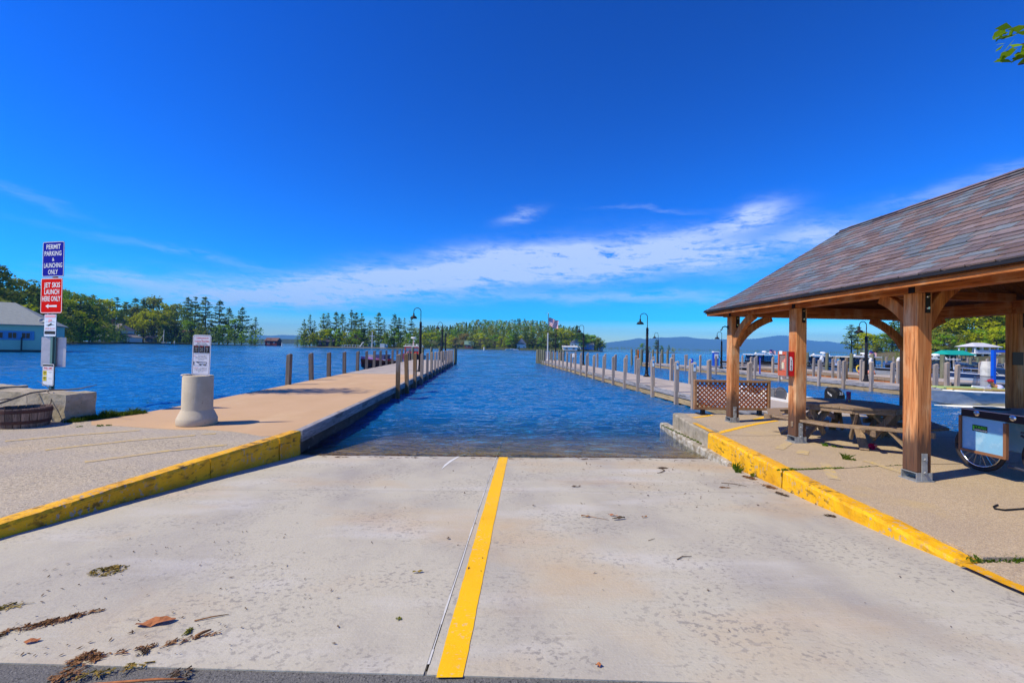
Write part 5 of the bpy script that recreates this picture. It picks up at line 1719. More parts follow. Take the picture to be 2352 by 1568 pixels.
def y_lim(run):
    return YF - HIP * (run / 2.66) ** 1.12


def y_near(run):
    return YN + HIP * (run / 2.66)


roof_bed = MB()
runs = [2.66 * i / 20 for i in range(21)]
for side in (0, 1):
    for a, b in zip(runs, runs[1:]):
        xa, xb = (EX0 + a, EX0 + b) if side == 0 else (EX1 - a, EX1 - b)
        q = ((xa, y_near(a), rz(a)), (xa, y_lim(a), rz(a)), (xb, y_lim(b), rz(b)), (xb, y_near(b), rz(b)))
        roof_bed.quad(*(q if side else q[::-1]), 0)
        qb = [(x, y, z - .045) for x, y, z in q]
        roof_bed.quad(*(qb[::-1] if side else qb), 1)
for fn in (y_near, y_lim):
    for a, b in zip(runs, runs[1:]):
        roof_bed.quad((EX0 + a, fn(a), rz(a)), (EX1 - a, fn(a), rz(a)), (EX1 - b, fn(b), rz(b)), (EX0 + b, fn(b), rz(b)), 2)
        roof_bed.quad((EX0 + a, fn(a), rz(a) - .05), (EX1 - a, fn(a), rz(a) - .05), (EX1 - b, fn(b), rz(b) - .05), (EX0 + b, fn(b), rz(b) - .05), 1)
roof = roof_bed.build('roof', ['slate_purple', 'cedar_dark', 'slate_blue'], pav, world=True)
# ceiling boards under the roof, seen from below
for i in range(30):
    y0 = 3.6 + i * .215
    mb = MB()
    for a, b in ((.55, 1.4), (1.4, 2.55)):
        if y0 + .2 < y_lim(b) and y0 > y_near(b):
            for s in (0, 1):
                xa, xb = (EX0 + a, EX0 + b) if s == 0 else (EX1 - a, EX1 - b)
                mb.add([(xa, y0, rz(a) - .05), (xa, y0 + .205, rz(a) - .05), (xb, y0 + .205, rz(b) - .05), (xb, y0, rz(b) - .05),
                        (xa, y0, rz(a) - .07), (xa, y0 + .205, rz(a) - .07), (xb, y0 + .205, rz(b) - .07), (xb, y0, rz(b) - .07)],
                       ((4, 5, 6, 7), (0, 1, 5, 4), (1, 2, 6, 5), (2, 3, 7, 6), (3, 0, 4, 7)))
    if mb.v:
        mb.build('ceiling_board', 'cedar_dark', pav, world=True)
# fascia under the eave, drip edge, ridge cap, hip edge
mb = MB()
mb.beam((EX0 + .045, YN + .06, 2.548), (EX0 + .045, YF - .05, 2.548), .032, .105)
cedar(mb, 'fascia', 'y')
mb = MB()
mb.beam((EX1 - .045, YN + .06, 2.548), (EX1 - .045, YF - .05, 2.548), .032, .105)
cedar(mb, 'fascia', 'y')
for Y in (YN + .045, YF - .045):
    mb = MB()
    mb.beam((EX0 + .09, Y, 2.548), (EX1 - .09, Y, 2.548), .032, .105)
    cedar(mb, 'fascia', 'x')
mb = MB()
soff = [(EX0 + .06, 2.51), (XL - BW / 2 - .002, 2.66)]
mb.add([(soff[0][0], YN + .1, soff[0][1]), (soff[0][0], YF - .1, soff[0][1]), (soff[1][0], YF - .3, soff[1][1]), (soff[1][0], YN + .3, soff[1][1])], ((0, 1, 2, 3),))
cedar(mb, 'soffit', 'y', bevel=0)
mb = MB()
mb.beam((EX0 - .006, YN - .01, 2.600), (EX0 - .006, YF + .01, 2.600), .03, .035)
mb.beam((EX1 + .006, YN - .01, 2.600), (EX1 + .006, YF + .01, 2.600), .03, .035)
mb.beam((EX0 - .01, YF + .012, 2.600), (EX1, YF + .012, 2.600), .03, .035)
mb.build('drip_edge', 'drip', pav, world=True)
mb = MB()
for s in (-1, 1):
    mb.add([(RX, y_near(2.66) - .05, 4.425), (RX, y_lim(2.66) + .04, 4.425), (RX + s * .13, y_lim(2.66) + .04, 4.340), (RX + s * .13, y_near(2.66) - .05, 4.340)], ((0, 1, 2, 3),))
mb.tube([(RX, y_near(2.66) - .05, 4.42), (RX, y_lim(2.66) + .04, 4.42)], .022, 8)
mb.build('ridge_cap', 'drip', pav, world=True)
mb = MB()
mb.tube([(EX0 + a, y_lim(a) + .012, rz(a) + .012) for a in runs], .017, 6)
mb.tube([(EX1 - a, y_lim(a) + .012, rz(a) + .012) for a in runs], .017, 6)
mb.build('hip_edge', 'drip', pav, world=True)

# slates, course by course on the slope that faces the ramp
SM = {}


def slate_mesh(w, mat):
    k = (round(w, 3), mat)
    if k not in SM:
        mb = MB()
        L, th = .30, .020
        c = .012
        poly = [(-w / 2, c), (-w / 2 + c, 0), (w / 2 - c * .6, 0.004), (w / 2, c * .8), (w / 2, L), (-w / 2, L)]
        mb.prism(poly, 0, th)
        me = bpy.data.meshes.new('slate')
        me.from_pydata(mb.v, [], mb.f)
        me.materials.append(MT[mat])
        SM[k] = me
    return SM[k]


exposure = .148
slope_len = []
acc, pr = 0, (0.0, PROF[0][1])
course = []
s = 0.0
SEG = []
for (a, za), (b, zb) in zip(PROF, PROF[1:]):
    SEG.append((math.hypot(b - a, zb - za), a, za, b, zb))
TOT = sum(q[0] for q in SEG)


def at_s(s):
    for L, a, za, b, zb in SEG:
        if s <= L:
            t = s / L
            return a + (b - a) * t, za + (zb - za) * t, math.atan2(zb - za, b - a)
        s -= L
    return PROF[-1][0], PROF[-1][1], math.atan2(zb - za, b - a)


CAND = []
k = 0
while s < TOT - .06:
    run, z, ang = at_s(s)
    y = y_near(run) - RND.uniform(0, .2)
    while y < y_lim(run) - .02:
        w = RND.choice((.20, .23, .26, .26, .29, .32, .36))
        if y + w > y_lim(run + .05):
            w = .16 if y_lim(run + .05) - y < .2 else .20
            if y + w * .8 > y_lim(run + .08):
                break
        cl = .55 * noise.noise((k * .35, y * .9, 3.3)) + RND.gauss(0, .36)
        mat = 'slate_blue' if cl > .16 else ('slate_purple' if cl > -.22 else 'slate_red')
        if RND.random() < .10:
            mat = 'slate_grey'
        CAND.append((run, z, ang, y + w / 2, w - .011, mat, k))
        y += w
    s += exposure
    k += 1


def visible_size(c):
    run, z, ang, y = c[:4]
    x = EX0 + run
    if x / max(y, .1) > 1.28 or (z - 1.65) / max(y, .1) > .80:
        return -y
    return 1.0 / (y * y + x * x) * (1 + .2 * run)


order = sorted(range(len(CAND)), key=lambda i: -visible_size(CAND[i]))
singles = set(order[:298])
rest = {}
for i, (run, z, ang, y, w, mat, k) in enumerate(CAND):
    tilt = ang - .085 + RND.gauss(0, .012)
    rot = Matrix.Rotation(-math.pi / 2, 3, 'Z')      # course axis along Y
    M3 = Matrix(((0, math.cos(tilt), -math.sin(tilt)), (-1, 0, 0), (0, math.sin(tilt), math.cos(tilt)))).to_3x3()
    M3 = M3 @ Matrix.Rotation(RND.gauss(0, .010), 3, 'Z')
    loc = Vector((EX0 + run - .012, y, z + .016 + RND.uniform(0, .004)))
    me = slate_mesh(w, mat)
    if i in singles:
        o = link('slate', me, roof)
        mat4 = M3.to_4x4()
        mat4.translation = loc - WL[roof.name]
        o.matrix_local = mat4
    else:
        vs, fs = rest.setdefault(mat, ([], []))
        ofs = len(vs)
        vs += [M3 @ v.co + loc for v in me.vertices]
        fs += [tuple(a + ofs for a in p.vertices) for p in me.polygons]
mb = MB()
for j, (mat, (vs, fs)) in enumerate(rest.items()):
    mb.add(vs, fs, j)
mb.build('remaining_slates', list(rest.keys()), roof, world=True, kind='stuff')

# ------------------------------------------------------------------ fire extinguisher box on the middle post
fb = thing('fire_extinguisher_box', 'red fire extinguisher box on the middle shelter post', 'extinguisher box', (5.47, 7.92, 1.22))
RED = plain('box_red', (.55, .008, .012), .35)
mb = MB()
W, D, Hh = .135, .25, .45
mb.box((0, 0, .01), (W, D, .02))
mb.box((0, 0, Hh - .01), (W, D, .02))
mb.box((0, -D / 2 + .006, Hh / 2), (W, .012, Hh - .04))
mb.box((0, D / 2 - .006, Hh / 2), (W, .012, Hh - .04))
mb.box((W / 2 - .006, 0, Hh / 2), (.012, D - .024, Hh - .04))
fbox = mb.build('box', RED, fb)
mb = MB()
for y, w_ in ((-D / 2 + .02, .04), (D / 2 - .015, .03)):
    mb.box((-W / 2 - .004, y, Hh / 2), (.008, w_, Hh))
for z, h_ in ((.045, .09), (Hh - .03, .06)):
    mb.box((-W / 2 - .004, .0025, z), (.008, D - .071, h_))
mb.build('door_frame', plain('frame_red', (.50, .11, .06), .4), fb)
mb = MB()
mb.box((-W / 2 - .001, -D / 2 - .004, Hh / 2), (.03, .008, Hh - .005))
mb.build('hinge_strip', plain('strip_grey', (.20, .20, .22), .5), fb)
mb = MB()
mb.box((-W / 2 + .002, .003, .24), (.003, D - .08, .28))
mb.build('door_pane', pmat('clear_pane', (.8, .8, .8), rough=.05, alpha=((.96, .95, .93), .12)), fb)
mb = MB()
mb.lathe([(.045, .03), (.05, .05), (.05, .25), (.03, .30), (.018, .31), (.018, .34)], 14, (0, .02, 0))
mb.box((-.01, .02, .355), (.05, .02, .02))
mb.build('extinguisher', plain('ext_red', (.60, .05, .02), .3), fb, smooth=True)
mb = MB()
mb.box((-.051, .02, .19), (.006, .055, .12))
mb.build('extinguisher_label', plain('ext_label', (.70, .66, .45), .6), fb)
mb = MB()
mb.box((-W / 2 - .009, .045, Hh - .02), (.006, .085, .06))
mb.build('inspection_tag', 'white_paint', fb)
mb = MB()
mb.prism(rrect(.052, .20, .004), 0, .002, 0, Matrix.Translation((.008, -D / 2 - .002, .20)) @ FRONT)
mb.prism([(-.02, 0), (.02, 0), (.022, .03), (.008, .048), (-.02, .055), (-.026, .03)], 0, .002, 0, Matrix.Translation((.004, -D / 2 - .002, .302)) @ FRONT)
dec = mb.build('decal', plain('decal_white', (.75, .72, .78), .6), fb)
mb = MB()
for i, ch in enumerate('FIRE'):
    mb.text(ch, .050, .008, .268 - i * .046, 0, -D / 2 - .0065, bold=.0012)
mb.build('lettering', plain('decal_black', (.01, .01, .012), .6), dec)
mb = MB()
mb.box((-.005, .06, -.05), (.10, .012, .05))
mb.build('lower_plate', 'white_paint', fb)

# hook lamp arm on the far front post
wlmp = thing('wall_lamp', 'small black hooked arm on the far front shelter post', 'hook', (XL - PW / 2 - .001, YS[3] + .05, 2.20))
mb = MB()
mb.tube([(0, 0, .02), (-.07, 0, .045), (-.13, 0, .02), (-.15, 0, -.03), (-.18, 0, -.06)], .012, 8)
mb.build('arm', 'black_steel', wlmp, smooth=True)
mb = MB()
mb.box((.0, 0, .02), (.012, .06, .09))
mb.build('mount', 'black_steel', wlmp)
# dark plate on the far side post
pn = MB()
pn.box((XR - .11, YS[2] - .115, 1.62), (.21, .012, .24))
pl_ = pn.build('plaque', plain('plaque_dark', (.05, .035, .03), .5))
tag(pl_, 'dark square plaque on the rear shelter post behind the cart', 'plaque')

# ------------------------------------------------------------------ lattice screen
lt = thing('lattice_screen', 'low wooden lattice screen at the edge behind the shelter post', 'screen', (6.28, 11.2, 0))
LX0, LX1, LZ0, LZ1 = -1.02, 1.02, .12, .90
for z in (LZ0 + .03, LZ1 - .03):
    mb = MB()
    mb.box((0, 0, z), (LX1 - LX0, .085, .06))
    mb.build('rail', 'lattice_frame', lt, bevel=.004)
for x in (LX0 + .032, LX1 - .032):
    mb = MB()
    mb.box((x, 0, (LZ0 + LZ1) / 2), (.064, .083, LZ1 - LZ0 - .124))
    mb.build('stile', 'lattice_frame', lt, bevel=.004)
for x in (-.78, .74):
    mb = MB()
    mb.box((x, 0, .06), (.09, .09, .118))
    mb.box((x, 0, .012), (.26, .34, .024))
    mb.build('foot', 'black_steel', lt)
x0, x1, z0, z1 = LX0 + .066, LX1 - .066, LZ0 + .062, LZ1 - .062
for d, yy in ((1, -.012), (-1, .006)):
    c = -1.0
    k = 0
    while True:
        # line x - d*z = const
        p = (x0 if d > 0 else x0) + (k - 6) * .118
        # param: x = p + d*(z - z0) for d>0 ; x = p + .66 - (z - z0) for d<0
        pts = []
        for z in (z0, z1):
            x = p + (z - z0) if d > 0 else p + (z1 - z)
            pts.append((x, z))
        k += 1
        (xa, za), (xb, zb) = pts
        if min(xa, xb) > x1:
            break
        # clip in x
        if max(xa, xb) < x0:
            continue

        def clip(xa, za, xb, zb):
            if xa > xb:
                xa, za, xb, zb = xb, zb, xa, za
            m = (zb - za) / (xb - xa)
            if xa < x0:
                za += m * (x0 - xa)
                xa = x0
            if xb > x1:
                zb -= m * (xb - x1)
                xb = x1
            return xa, za, xb, zb
        xa, za, xb, zb = clip(xa, za, xb, zb)
        if xb - xa < .03:
            continue
        mb = MB()
        mb.beam((xa, yy, za), (xb, yy, zb), .009, .034, up=(0, 0, 1))
        mb.build('slat', 'lattice', lt)

# ------------------------------------------------------------------ picnic table
pt_ = thing('picnic_table', 'weathered octagonal picnic table with bent benches under the shelter', 'picnic table', (6.88, 8.2, 0), D2R(-2))
TR = .90
octo = [(TR * math.cos(D2R(-122 + 45 * k)), TR * math.sin(D2R(-122 + 45 * k))) for k in range(8)]


def clip_poly(poly, n, c):
    out = []
    for i in range(len(poly)):
        p, q = poly[i], poly[(i + 1) % len(poly)]
        a, b = p[0] * n[0] + p[1] * n[1] - c, q[0] * n[0] + q[1] * n[1] - c
        if a <= 0:
            out.append(p)
        if a * b < 0:
            t = a / (a - b)
            out.append((p[0] + (q[0] - p[0]) * t, p[1] + (q[1] - p[1]) * t))
    return out


dirn = (math.cos(D2R(58 + 22)), math.sin(D2R(58 + 22)))
for i in range(8):
    lo, hi = -.92 + i * .23 + .004, -.92 + (i + 1) * .23 - .004
    pg = clip_poly(clip_poly(octo, dirn, hi), (-dirn[0], -dirn[1]), -lo)
    if len(pg) > 2:
        mb = MB()
        mb.prism(pg, .655, .700)
        mb.build('tabletop_plank', 'picnic_x', pt_, bevel=.004)
mb = MB()
for k in range(8):
    p, q = octo[k], octo[(k + 1) % 8]
    mb.beam((p[0] * .95, p[1] * .95, .62), (q[0] * .95, q[1] * .95, .62), .038, .068)
mb.build('apron', 'picnic_x', pt_)
for kc in range(4):
    ang = -140 + 90 * kc
    for half in (-1, 1):
        mb = MB()
        a0, a1 = D2R(ang), D2R(ang + half * 43)
        R0, R1 = 1.16, 1.42
        pts = [(R0 * math.cos(a0), R0 * math.sin(a0)), (R1 * math.cos(a0), R1 * math.sin(a0)), (R1 * math.cos(a1), R1 * math.sin(a1)), (R0 * math.cos(a1), R0 * math.sin(a1))]
        if half < 0:
            pts = pts[::-1]
        mb.prism(pts, .385, .425)
        mb.build('bench_board', 'picnic_x', pt_, bevel=.005)
    for da in (-25, 25):
        a = D2R(ang + da)
        c, s_ = math.cos(a), math.sin(a)
        sd = (-s_, c)

        def pp(r, z, o=0.0):
            return (c * r + sd[0] * o, s_ * r + sd[1] * o, z)
        mb = MB()
        mb.beam(pp(.40, .65), pp(1.10, .0), .045, .13, up=(-s_, c, 0.001))
        mb.v = [(x, y, max(z, 0.0)) for x, y, z in mb.v]
        mb.build('leg', 'picnic_z', pt_, bevel=.003)
        mb = MB()
        mb.beam(pp(.52, .335, .05), pp(1.40, .335, .05), .045, .095)
        mb.build('bench_arm', 'picnic_x', pt_, bevel=.003)
        mb = MB()
        mb.beam(pp(.84, .61, -.05), pp(.50, .10, -.05), .042, .09)
        mb.build('strut', 'picnic_z', pt_, bevel=.003)
can = thing('spray_can', 'purple and pink can standing on the picnic table', 'can', (7.02, 8.32, .700))
mb = MB()
mb.lathe([(.036, 0), (.038, .01), (.038, .165)], 18)
mb.build('can_body', pmat('can_body', (.30, .03, .12), [((.02, .14, .10), (30, 30, 22), .48, .6, .9), ((.5, .3, .05), (24, 24, 30), .58, .66, .8)], rough=.35), can, smooth=True)
mb = MB()
mb.lathe([(.040, .166), (.040, .195), (.034, .205)], 18)
mb.build('lid', plain('lid_purple', (.20, .01, .14), .35), can)
cup = MB()
cup.lathe([(.038, 0), (.052, .125), (.055, .128), (.050, .123), (.036, .006)], 20)
cup_o = cup.build('pink_cup', pmat('pink_plastic', (.80, .03, .20), rough=.25, translucent=.4), None, (6.70, 7.37, .052), rot=(D2R(90), 0, D2R(-62)), smooth=True)
tag(cup_o, 'pink plastic cup lying under the picnic table bench', 'cup')
st = MB()
st.tube([(6.60, 7.33, .02), (6.45, 7.28, .012), (6.36, 7.22, .008)], .004, 6)
so = st.build('drinking_straw', MT['rubber'])
tag(so, 'thin dark straw on the ground by the pink cup', 'straw')

# ------------------------------------------------------------------ signs at the left
sp = thing('sign_post', 'leaning sign post with blue PERMIT PARKING and red JET SKIS signs', 'sign', (-9.97, 10.24, 0), D2R(-14))
SIGN_BLUE = plain('sign_blue', (.006, .012, .30), .85, spec=.06)
SIGN_RED = plain('sign_red', (.60, .005, .005), .85, spec=.06)
SIGN_WHITE = plain('sign_white', (.74, .75, .80), .45)
SIGN_BLACK = plain('sign_black', (.012, .012, .016), .5)
SIGN_FADE = plain('sign_faded_red', (.72, .36, .42), .5)
SIGN_YEL = plain('sign_yellow', (.75, .62, .06), .5)
TXT_RED = plain('text_red', (.55, .02, .04), .5)
ALU = pmat('sign_back_metal', (.52, .50, .56), [((.40, .39, .45), (5, 5, 9), .45, .65, .7)], rough=.5, metal=.3)
mb = MB()
mb.box((0, .03, 1.9), (.065, .035, 3.7))
mb.box((-.055, .045, 1.9), (.05, .008, 3.7))
mb.box((.055, .045, 1.9), (.05, .008, 3.7))
mb.build('pole', plain('post_teal', (.10, .20, .20), .5, .4), sp)


def plate(parent, w, h, x, z, mat, border=None, r=.04, name='sign_plate', y=0.0, rotz=0.0, skew=0.0):
    mb = MB()
    mb.prism(rrect(w, h, r), 0, .004, 0, FRONT)
    o = mb.build(name, mat, parent, (x, y, z), rotz)
    if skew:
        o.rotation_euler = (0, skew, rotz)
    if border:
        m, inset, bw = border
        mb = MB()
        a, b = rrect(w - 2 * inset, h - 2 * inset, max(.005, r - inset)), rrect(w - 2 * inset - 2 * bw, h - 2 * inset - 2 * bw, max(.004, r - inset - bw))
        n = len(a)
        vs = [(p[0], -.0062, p[1]) for p in a] + [(p[0], -.0062, p[1]) for p in b]
        mb.add(vs, [(i, (i + 1) % n, (i + 1) % n + n, i + n) for i in range(n)])
        mb.build('border', m, o)
    return o


def lettering(parent, lines, mat, name='lettering'):
    mb = MB()
    for (t, size, x, z, w, bold) in lines:
        mb.text(t, size, x, z, 0, -.0066, w, bold=bold, fit=w if w < .7 and len(t) > 1 and name == 'lettering' and size > .1 else None)
    return mb.build(name, mat, parent)


b1 = plate(sp, .64, .80, .0, 3.44, SIGN_BLUE, (SIGN_WHITE, .008, .011), .045, skew=D2R(-.6))
lettering(b1, [('PERMIT', .150, .0, .275, .415, .002), ('PARKING', .150, -.01, .125, .495, .002), ('&', .105, 0, -.01, 1.0, .001), ('LAUNCHING', .150, 0, -.145, .535, .002), ('ONLY', .150, 0, -.295, .285, .002)], SIGN_WHITE)
b2 = plate(sp, .64, .80, -.02, 2.615, SIGN_RED, (SIGN_WHITE, .008, .014), .05, skew=D2R(-.6))
lettering(b2, [('JET SKIS', .155, .015, .235, .475, .003), ('LAUNCH', .155, .01, .080, .435, .003), ('HERE ONLY', .160, .0, -.075, .540, .003)], SIGN_WHITE)
mb = MB()
mb.prism([(-.165, -.235), (-.075, -.185), (-.085, -.218), (.165, -.212), (.165, -.258), (-.085, -.252), (-.075, -.288)], 0, .002, 0, Matrix.Translation((0, -.0045, 0)) @ FRONT)
mb.build('arrow', SIGN_WHITE, b2)
b3 = plate(sp, .345, .49, -.03, 1.945, plain('sign_pale_blue', (.60, .68, .82), .45), None, .02)
mb = MB()
mb.box((0, -.0065, .205), (.30, .002, .055))
mb.box((0, -.0065, -.165), (.31, .002, .065), 1)
mb.prism([(-.05, .085), (.05, .12), (.05, .16), (-.05, .16)], 0, .002, 0, Matrix.Translation((0, -.005, -.02)) @ FRONT)
mb.build('colour_band', [SIGN_FADE, SIGN_BLACK], b3)
lettering(b3, [('CAUTION', .062, 0, .206, 1.0, .001)], plain('caution_letter', (.62, .60, .70), .5), 'heading')
lettering(b3, [('DIVER BELOW', .058, 0, -.075, .78, .001)], SIGN_FADE)
mb = MB()        # swimming diver figure
mb.prism([(-.12, .0), (-.06, .012), (.0, .035), (.03, .055), (.045, .05), (.03, .03), (.06, .025), (.13, .015), (.06, .008), (.02, .005), (-.02, -.01), (-.07, -.02), (-.055, -.005)], 0, .002, 0, Matrix.Translation((0, -.005, .0)) @ FRONT)
mb.build('diver_figure', SIGN_BLACK, b3)
mb = MB()
for z in (-.125, .085):
    for i in range(9):
        mb.box((-.12 + i * .03, -.0065, z), (.017, .002, .008))
mb.build('small_print', plain('print_grey', (.25, .25, .32), .6), b3)
b4 = plate(sp, .52, .67, .0, 1.345, ALU, None, .01, 'bare_sign_back', y=.06, rotz=D2R(16))
b4['label'] = 'plain grey back of a sign facing away'
mb = MB()
mb.box((0, -.02, 0), (.05, .03, .66))
mb.build('channel', MT['post_teal'], b4)
b5 = plate(sp, .335, .49, -.045, .83, SIGN_WHITE, (SIGN_BLACK, .012, .006), .03)
mb = MB()
mb.box((0, -.0065, .213), (.30, .002, .034))
mb.build('header_band', SIGN_BLACK, b5)
lettering(b5, [('LAKE WINNIPESAUKEE', .026, 0, .213, .86, .0005)], SIGN_WHITE, 'heading')
lettering(b5, [('SPEED LIMIT', .058, 0, .150, .82, .001)], TXT_RED)
mb = MB()
mb.box((-.09, -.0065, .04), (.105, .002, .105))
mb.box((-.09, -.0065, -.085), (.105, .002, .105))
mb.box((0, -.0065, .112), (.27, .002, .004), 1)
mb.build('number_patch', [SIGN_YEL, TXT_RED], b5)
mb = MB()
mb.text('25', .075, -.09, .052, 0, -.009, bold=.002)
mb.text('45', .075, -.09, -.073, 0, -.009, bold=.002)
mb.text('MPH', .026, -.09, .003, 0, -.009)
mb.text('MPH', .026, -.09, -.122, 0, -.009)
mb.text('AT NIGHT', .024, .06, .06, 0, -.009)
mb.text('DAYTIME', .024, .06, -.08, 0, -.009)
mb.build('numbers', SIGN_BLACK, b5)

# concrete column with the CLEAN BOATS sign
sc_ = thing('sign_column', 'squat flared concrete column holding a narrow CLEAN BOATS sign', 'sign', (-5.86, 8.93, .004))
mb = MB()
mb.lathe([(.335, 0), (.345, .02), (.345, .125), (.335, .145), (.285, .26), (.268, .285), (.262, .31), (.258, .955), (.250, .970), (.20, .972), (.19, .93), (.01, .93)], 40)
cbase = mb.build('column', 'column', sc_, smooth=False)
for p in cbase.data.polygons:
    p.use_smooth = abs(p.normal.z) < .9
cs = plate(sc_, .352, .80, .07, 1.375, plain('sign_lilac_white', (.66, .66, .74), .45), (plain('sign_line', (.10, .10, .13), .5), .014, .006), .045, skew=D2R(.8), y=-.03)
lettering(cs, [('CLEAN BOATS', .046, .0, .335, .84, .0006), ('&', .032, 0, .305, 1, 0), ('CLEAN WATERS', .046, 0, .270, .84, .0006)], TXT_RED, 'heading')
lettering(cs, [('Before Launching', .029, 0, .234, .85, .0004), ('AND Before Leaving Here:', .027, 0, .205, .82, .0004),
               ('release plants, fish or', .022, .02, -.018, .9, 0), ('animals into a body of water', .022, 0, -.042, .9, 0), ('unless they came out of that', .022, 0, -.066, .9, 0), ('body of water.', .022, 0, -.090, .9, 0),
               ('to transport and', .022, .05, -.252, .9, 0), ('introduce invasive aquatic species', .020, 0, -.276, .88, 0), ('in New Hampshire. Violators are', .020, 0, -.300, .88, 0), ('subject to fines.', .020, 0, -.324, .9, 0)], SIGN_BLACK)
lettering(cs, [('Never', .022, -.125, -.018, .9, 0), ('It is ILLEGAL', .022, -.09, -.252, .8, 0)], TXT_RED, 'red_words')
mb = MB()
for i in range(3):
    mb.box((-.104 + i * .104, -.0066, .115), (.094, .002, .142))
mb.build('black_panel', SIGN_BLACK, cs)
mb = MB()
for i, hd in enumerate(('CLEAN', 'DRAIN', 'DRY')):
    mb.text(hd, .024, -.104 + i * .104, .170, 0, -.0092, .9)
mb.build('panel_heading', plain('panel_red', (.62, .01, .02), .5), cs)
mb = MB()
for i, ls in enumerate((('off plants,', 'animals', '& mud', 'from boat'), ('your boat', 'and gear', 'away from', 'the water'), ('anything', 'that has', 'touched', 'water'))):
    for j, t_ in enumerate(ls):
        mb.text(t_, .016, -.104 + i * .104, .143 - j * .022, 0, -.0092, .9)
mb.build('panel_text', SIGN_WHITE, cs)
mb = MB()       # line drawing of a boat on its trailer behind a car
K = Matrix.Translation((0, -.0066, -.165)) @ FRONT
mb.prism([(-.145, -.035), (-.135, -.035), (-.130, .03), (-.145, .04)], 0, .001, 0, K)
mb.prism([(-.12, .035), (.10, .03), (.11, .022), (-.08, .022)], 0, .001, 0, K)
mb.prism([(-.09, .02), (-.07, .02), (-.04, -.012), (.10, -.018), (.115, .02), (.107, .02), (.095, -.010), (-.035, -.003), (-.065, .015)], 0, .001, 0, K)
for x in (-.02, .0, .06, .085):
    mb.prism([(x + .010 * math.cos(a), -.034 + .010 * math.sin(a)) for a in [k * .785 for k in range(8)]], 0, .001, 0, K)
mb.box((-.01, -.0072, -.135 - .07), (.26, .0012, .003))
mb.box((0, -.0072, .022), (.28, .0012, .003))
mb.build('boat_drawing', SIGN_BLACK, cs)
lid_ = MB()
lid_.lathe([(.10, 0), (.085, .018), (.05, .03)], 10, (0, 0, 0))
for i in range(8):
    lid_.box((RND.uniform(-.1, .1), RND.uniform(-.08, .05), .018), (RND.uniform(.02, .07), .02, .012), rot=Matrix.Rotation(RND.uniform(0, 3), 3, 'Z'))
lo_ = lid_.build('rag', plain('rag', (.45, .38, .30), .9), None, (-6.02, 8.83, .9765))
tag(lo_, 'crumpled pale rag on top of the concrete sign column', 'rag')

# concrete blocks, half barrel, fallen branch
ca, sa = math.cos(D2R(-25)), math.sin(D2R(-25))


def rough_block(name, label, A, L, Dp, h, rot, seed):
    t = MB()
    nx, ny, nz = 14, 5, 5
    c_, s2 = math.cos(rot), math.sin(rot)

    def P(i, j, k):
        x, y, z = -L * i / nx, Dp * j / ny, h * k / nz
        e = (i in (0, nx)) + (j in (0, ny)) + (k == nz)
        v = Vector((x, y, z))
        n3 = noise.noise_vector((x * 4 + seed, y * 4, z * 4)) * .012 + noise.noise_vector((x * 14 + seed, y * 14, z * 14)) * .008
        if e >= 2:
            v += Vector((.018 if i == 0 else (-.018 if i == nx else 0), 0, -.018 if k == nz else 0)) * -1 * (1 if i in (0,) else 1)
            n3 *= 2.2
        v += n3
        if k == 0:
            v.z = 0
        return (v.x * c_ - v.y * s2, v.x * s2 + v.y * c_, v.z)
    for i in range(nx):
        for k in range(nz):
            t.quad(P(i + 1, 0, k), P(i, 0, k), P(i, 0, k + 1), P(i + 1, 0, k + 1))
            t.quad(P(i, ny, k), P(i + 1, ny, k), P(i + 1, ny, k + 1), P(i, ny, k + 1))
        for j in range(ny):
            t.quad(P(i + 1, j, nz), P(i, j, nz), P(i, j + 1, nz), P(i + 1, j + 1, nz))
    for j in range(ny):
        for k in range(nz):
            t.quad(P(0, j, k), P(0, j + 1, k), P(0, j + 1, k + 1), P(0, j, k + 1))
            t.quad(P(nx, j + 1, k), P(nx, j, k), P(nx, j, k + 1), P(nx, j + 1, k + 1))
    o = t.build(name, 'old_concrete', None, A)
    return tag(o, label, 'block')


rough_block('concrete_block', 'weathered concrete block with a branch on it, behind the half barrel', (-8.46, 9.02, 0), 2.35, .55, .52, D2R(-15), 3)
rough_block('concrete_block', 'darker concrete block mostly cut off at the picture edge', (-10.78, 9.70, 0), 1.6, .75, .55, D2R(-15), 13)
br = thing('half_barrel', 'half whiskey barrel planter with two rusty hoops', 'planter', (-8.80, 8.58, 0))
NS = 22
for i in range(NS):
    a0, a1 = 2 * math.pi * i / NS + .012, 2 * math.pi * (i + 1) / NS - .012
    mb = MB()
    vs = []
    jt = RND.uniform(-.008, .004)
    for z, r in ((0, .345), (.12, .368), (.24, .380), (.36 + jt, .380)):
        for a in (a0, (a0 + a1) / 2, a1):
            vs.append((r * math.cos(a), r * math.sin(a), z))
        for a in (a1, a0):
            vs.append(((r - .03) * math.cos(a), (r - .03) * math.sin(a), z))
    fs = [(4, 3, 2, 1, 0), tuple(15 + k for k in range(5))]
    for k in range(3):
        for q in range(5):
            a, b = k * 5 + q, k * 5 + (q + 1) % 5
            fs.append((a, b, b + 5, a + 5))
    mb.add(vs, fs)
    mb.build('stave', 'barrel_stave' if 'barrel_stave' in MT else MT.setdefault('barrel_stave', wood('barrel_stave', (.26, .17, .13), (.17, .11, .085), 2, dark=(.04, .03, .025), vary=.35)), br)
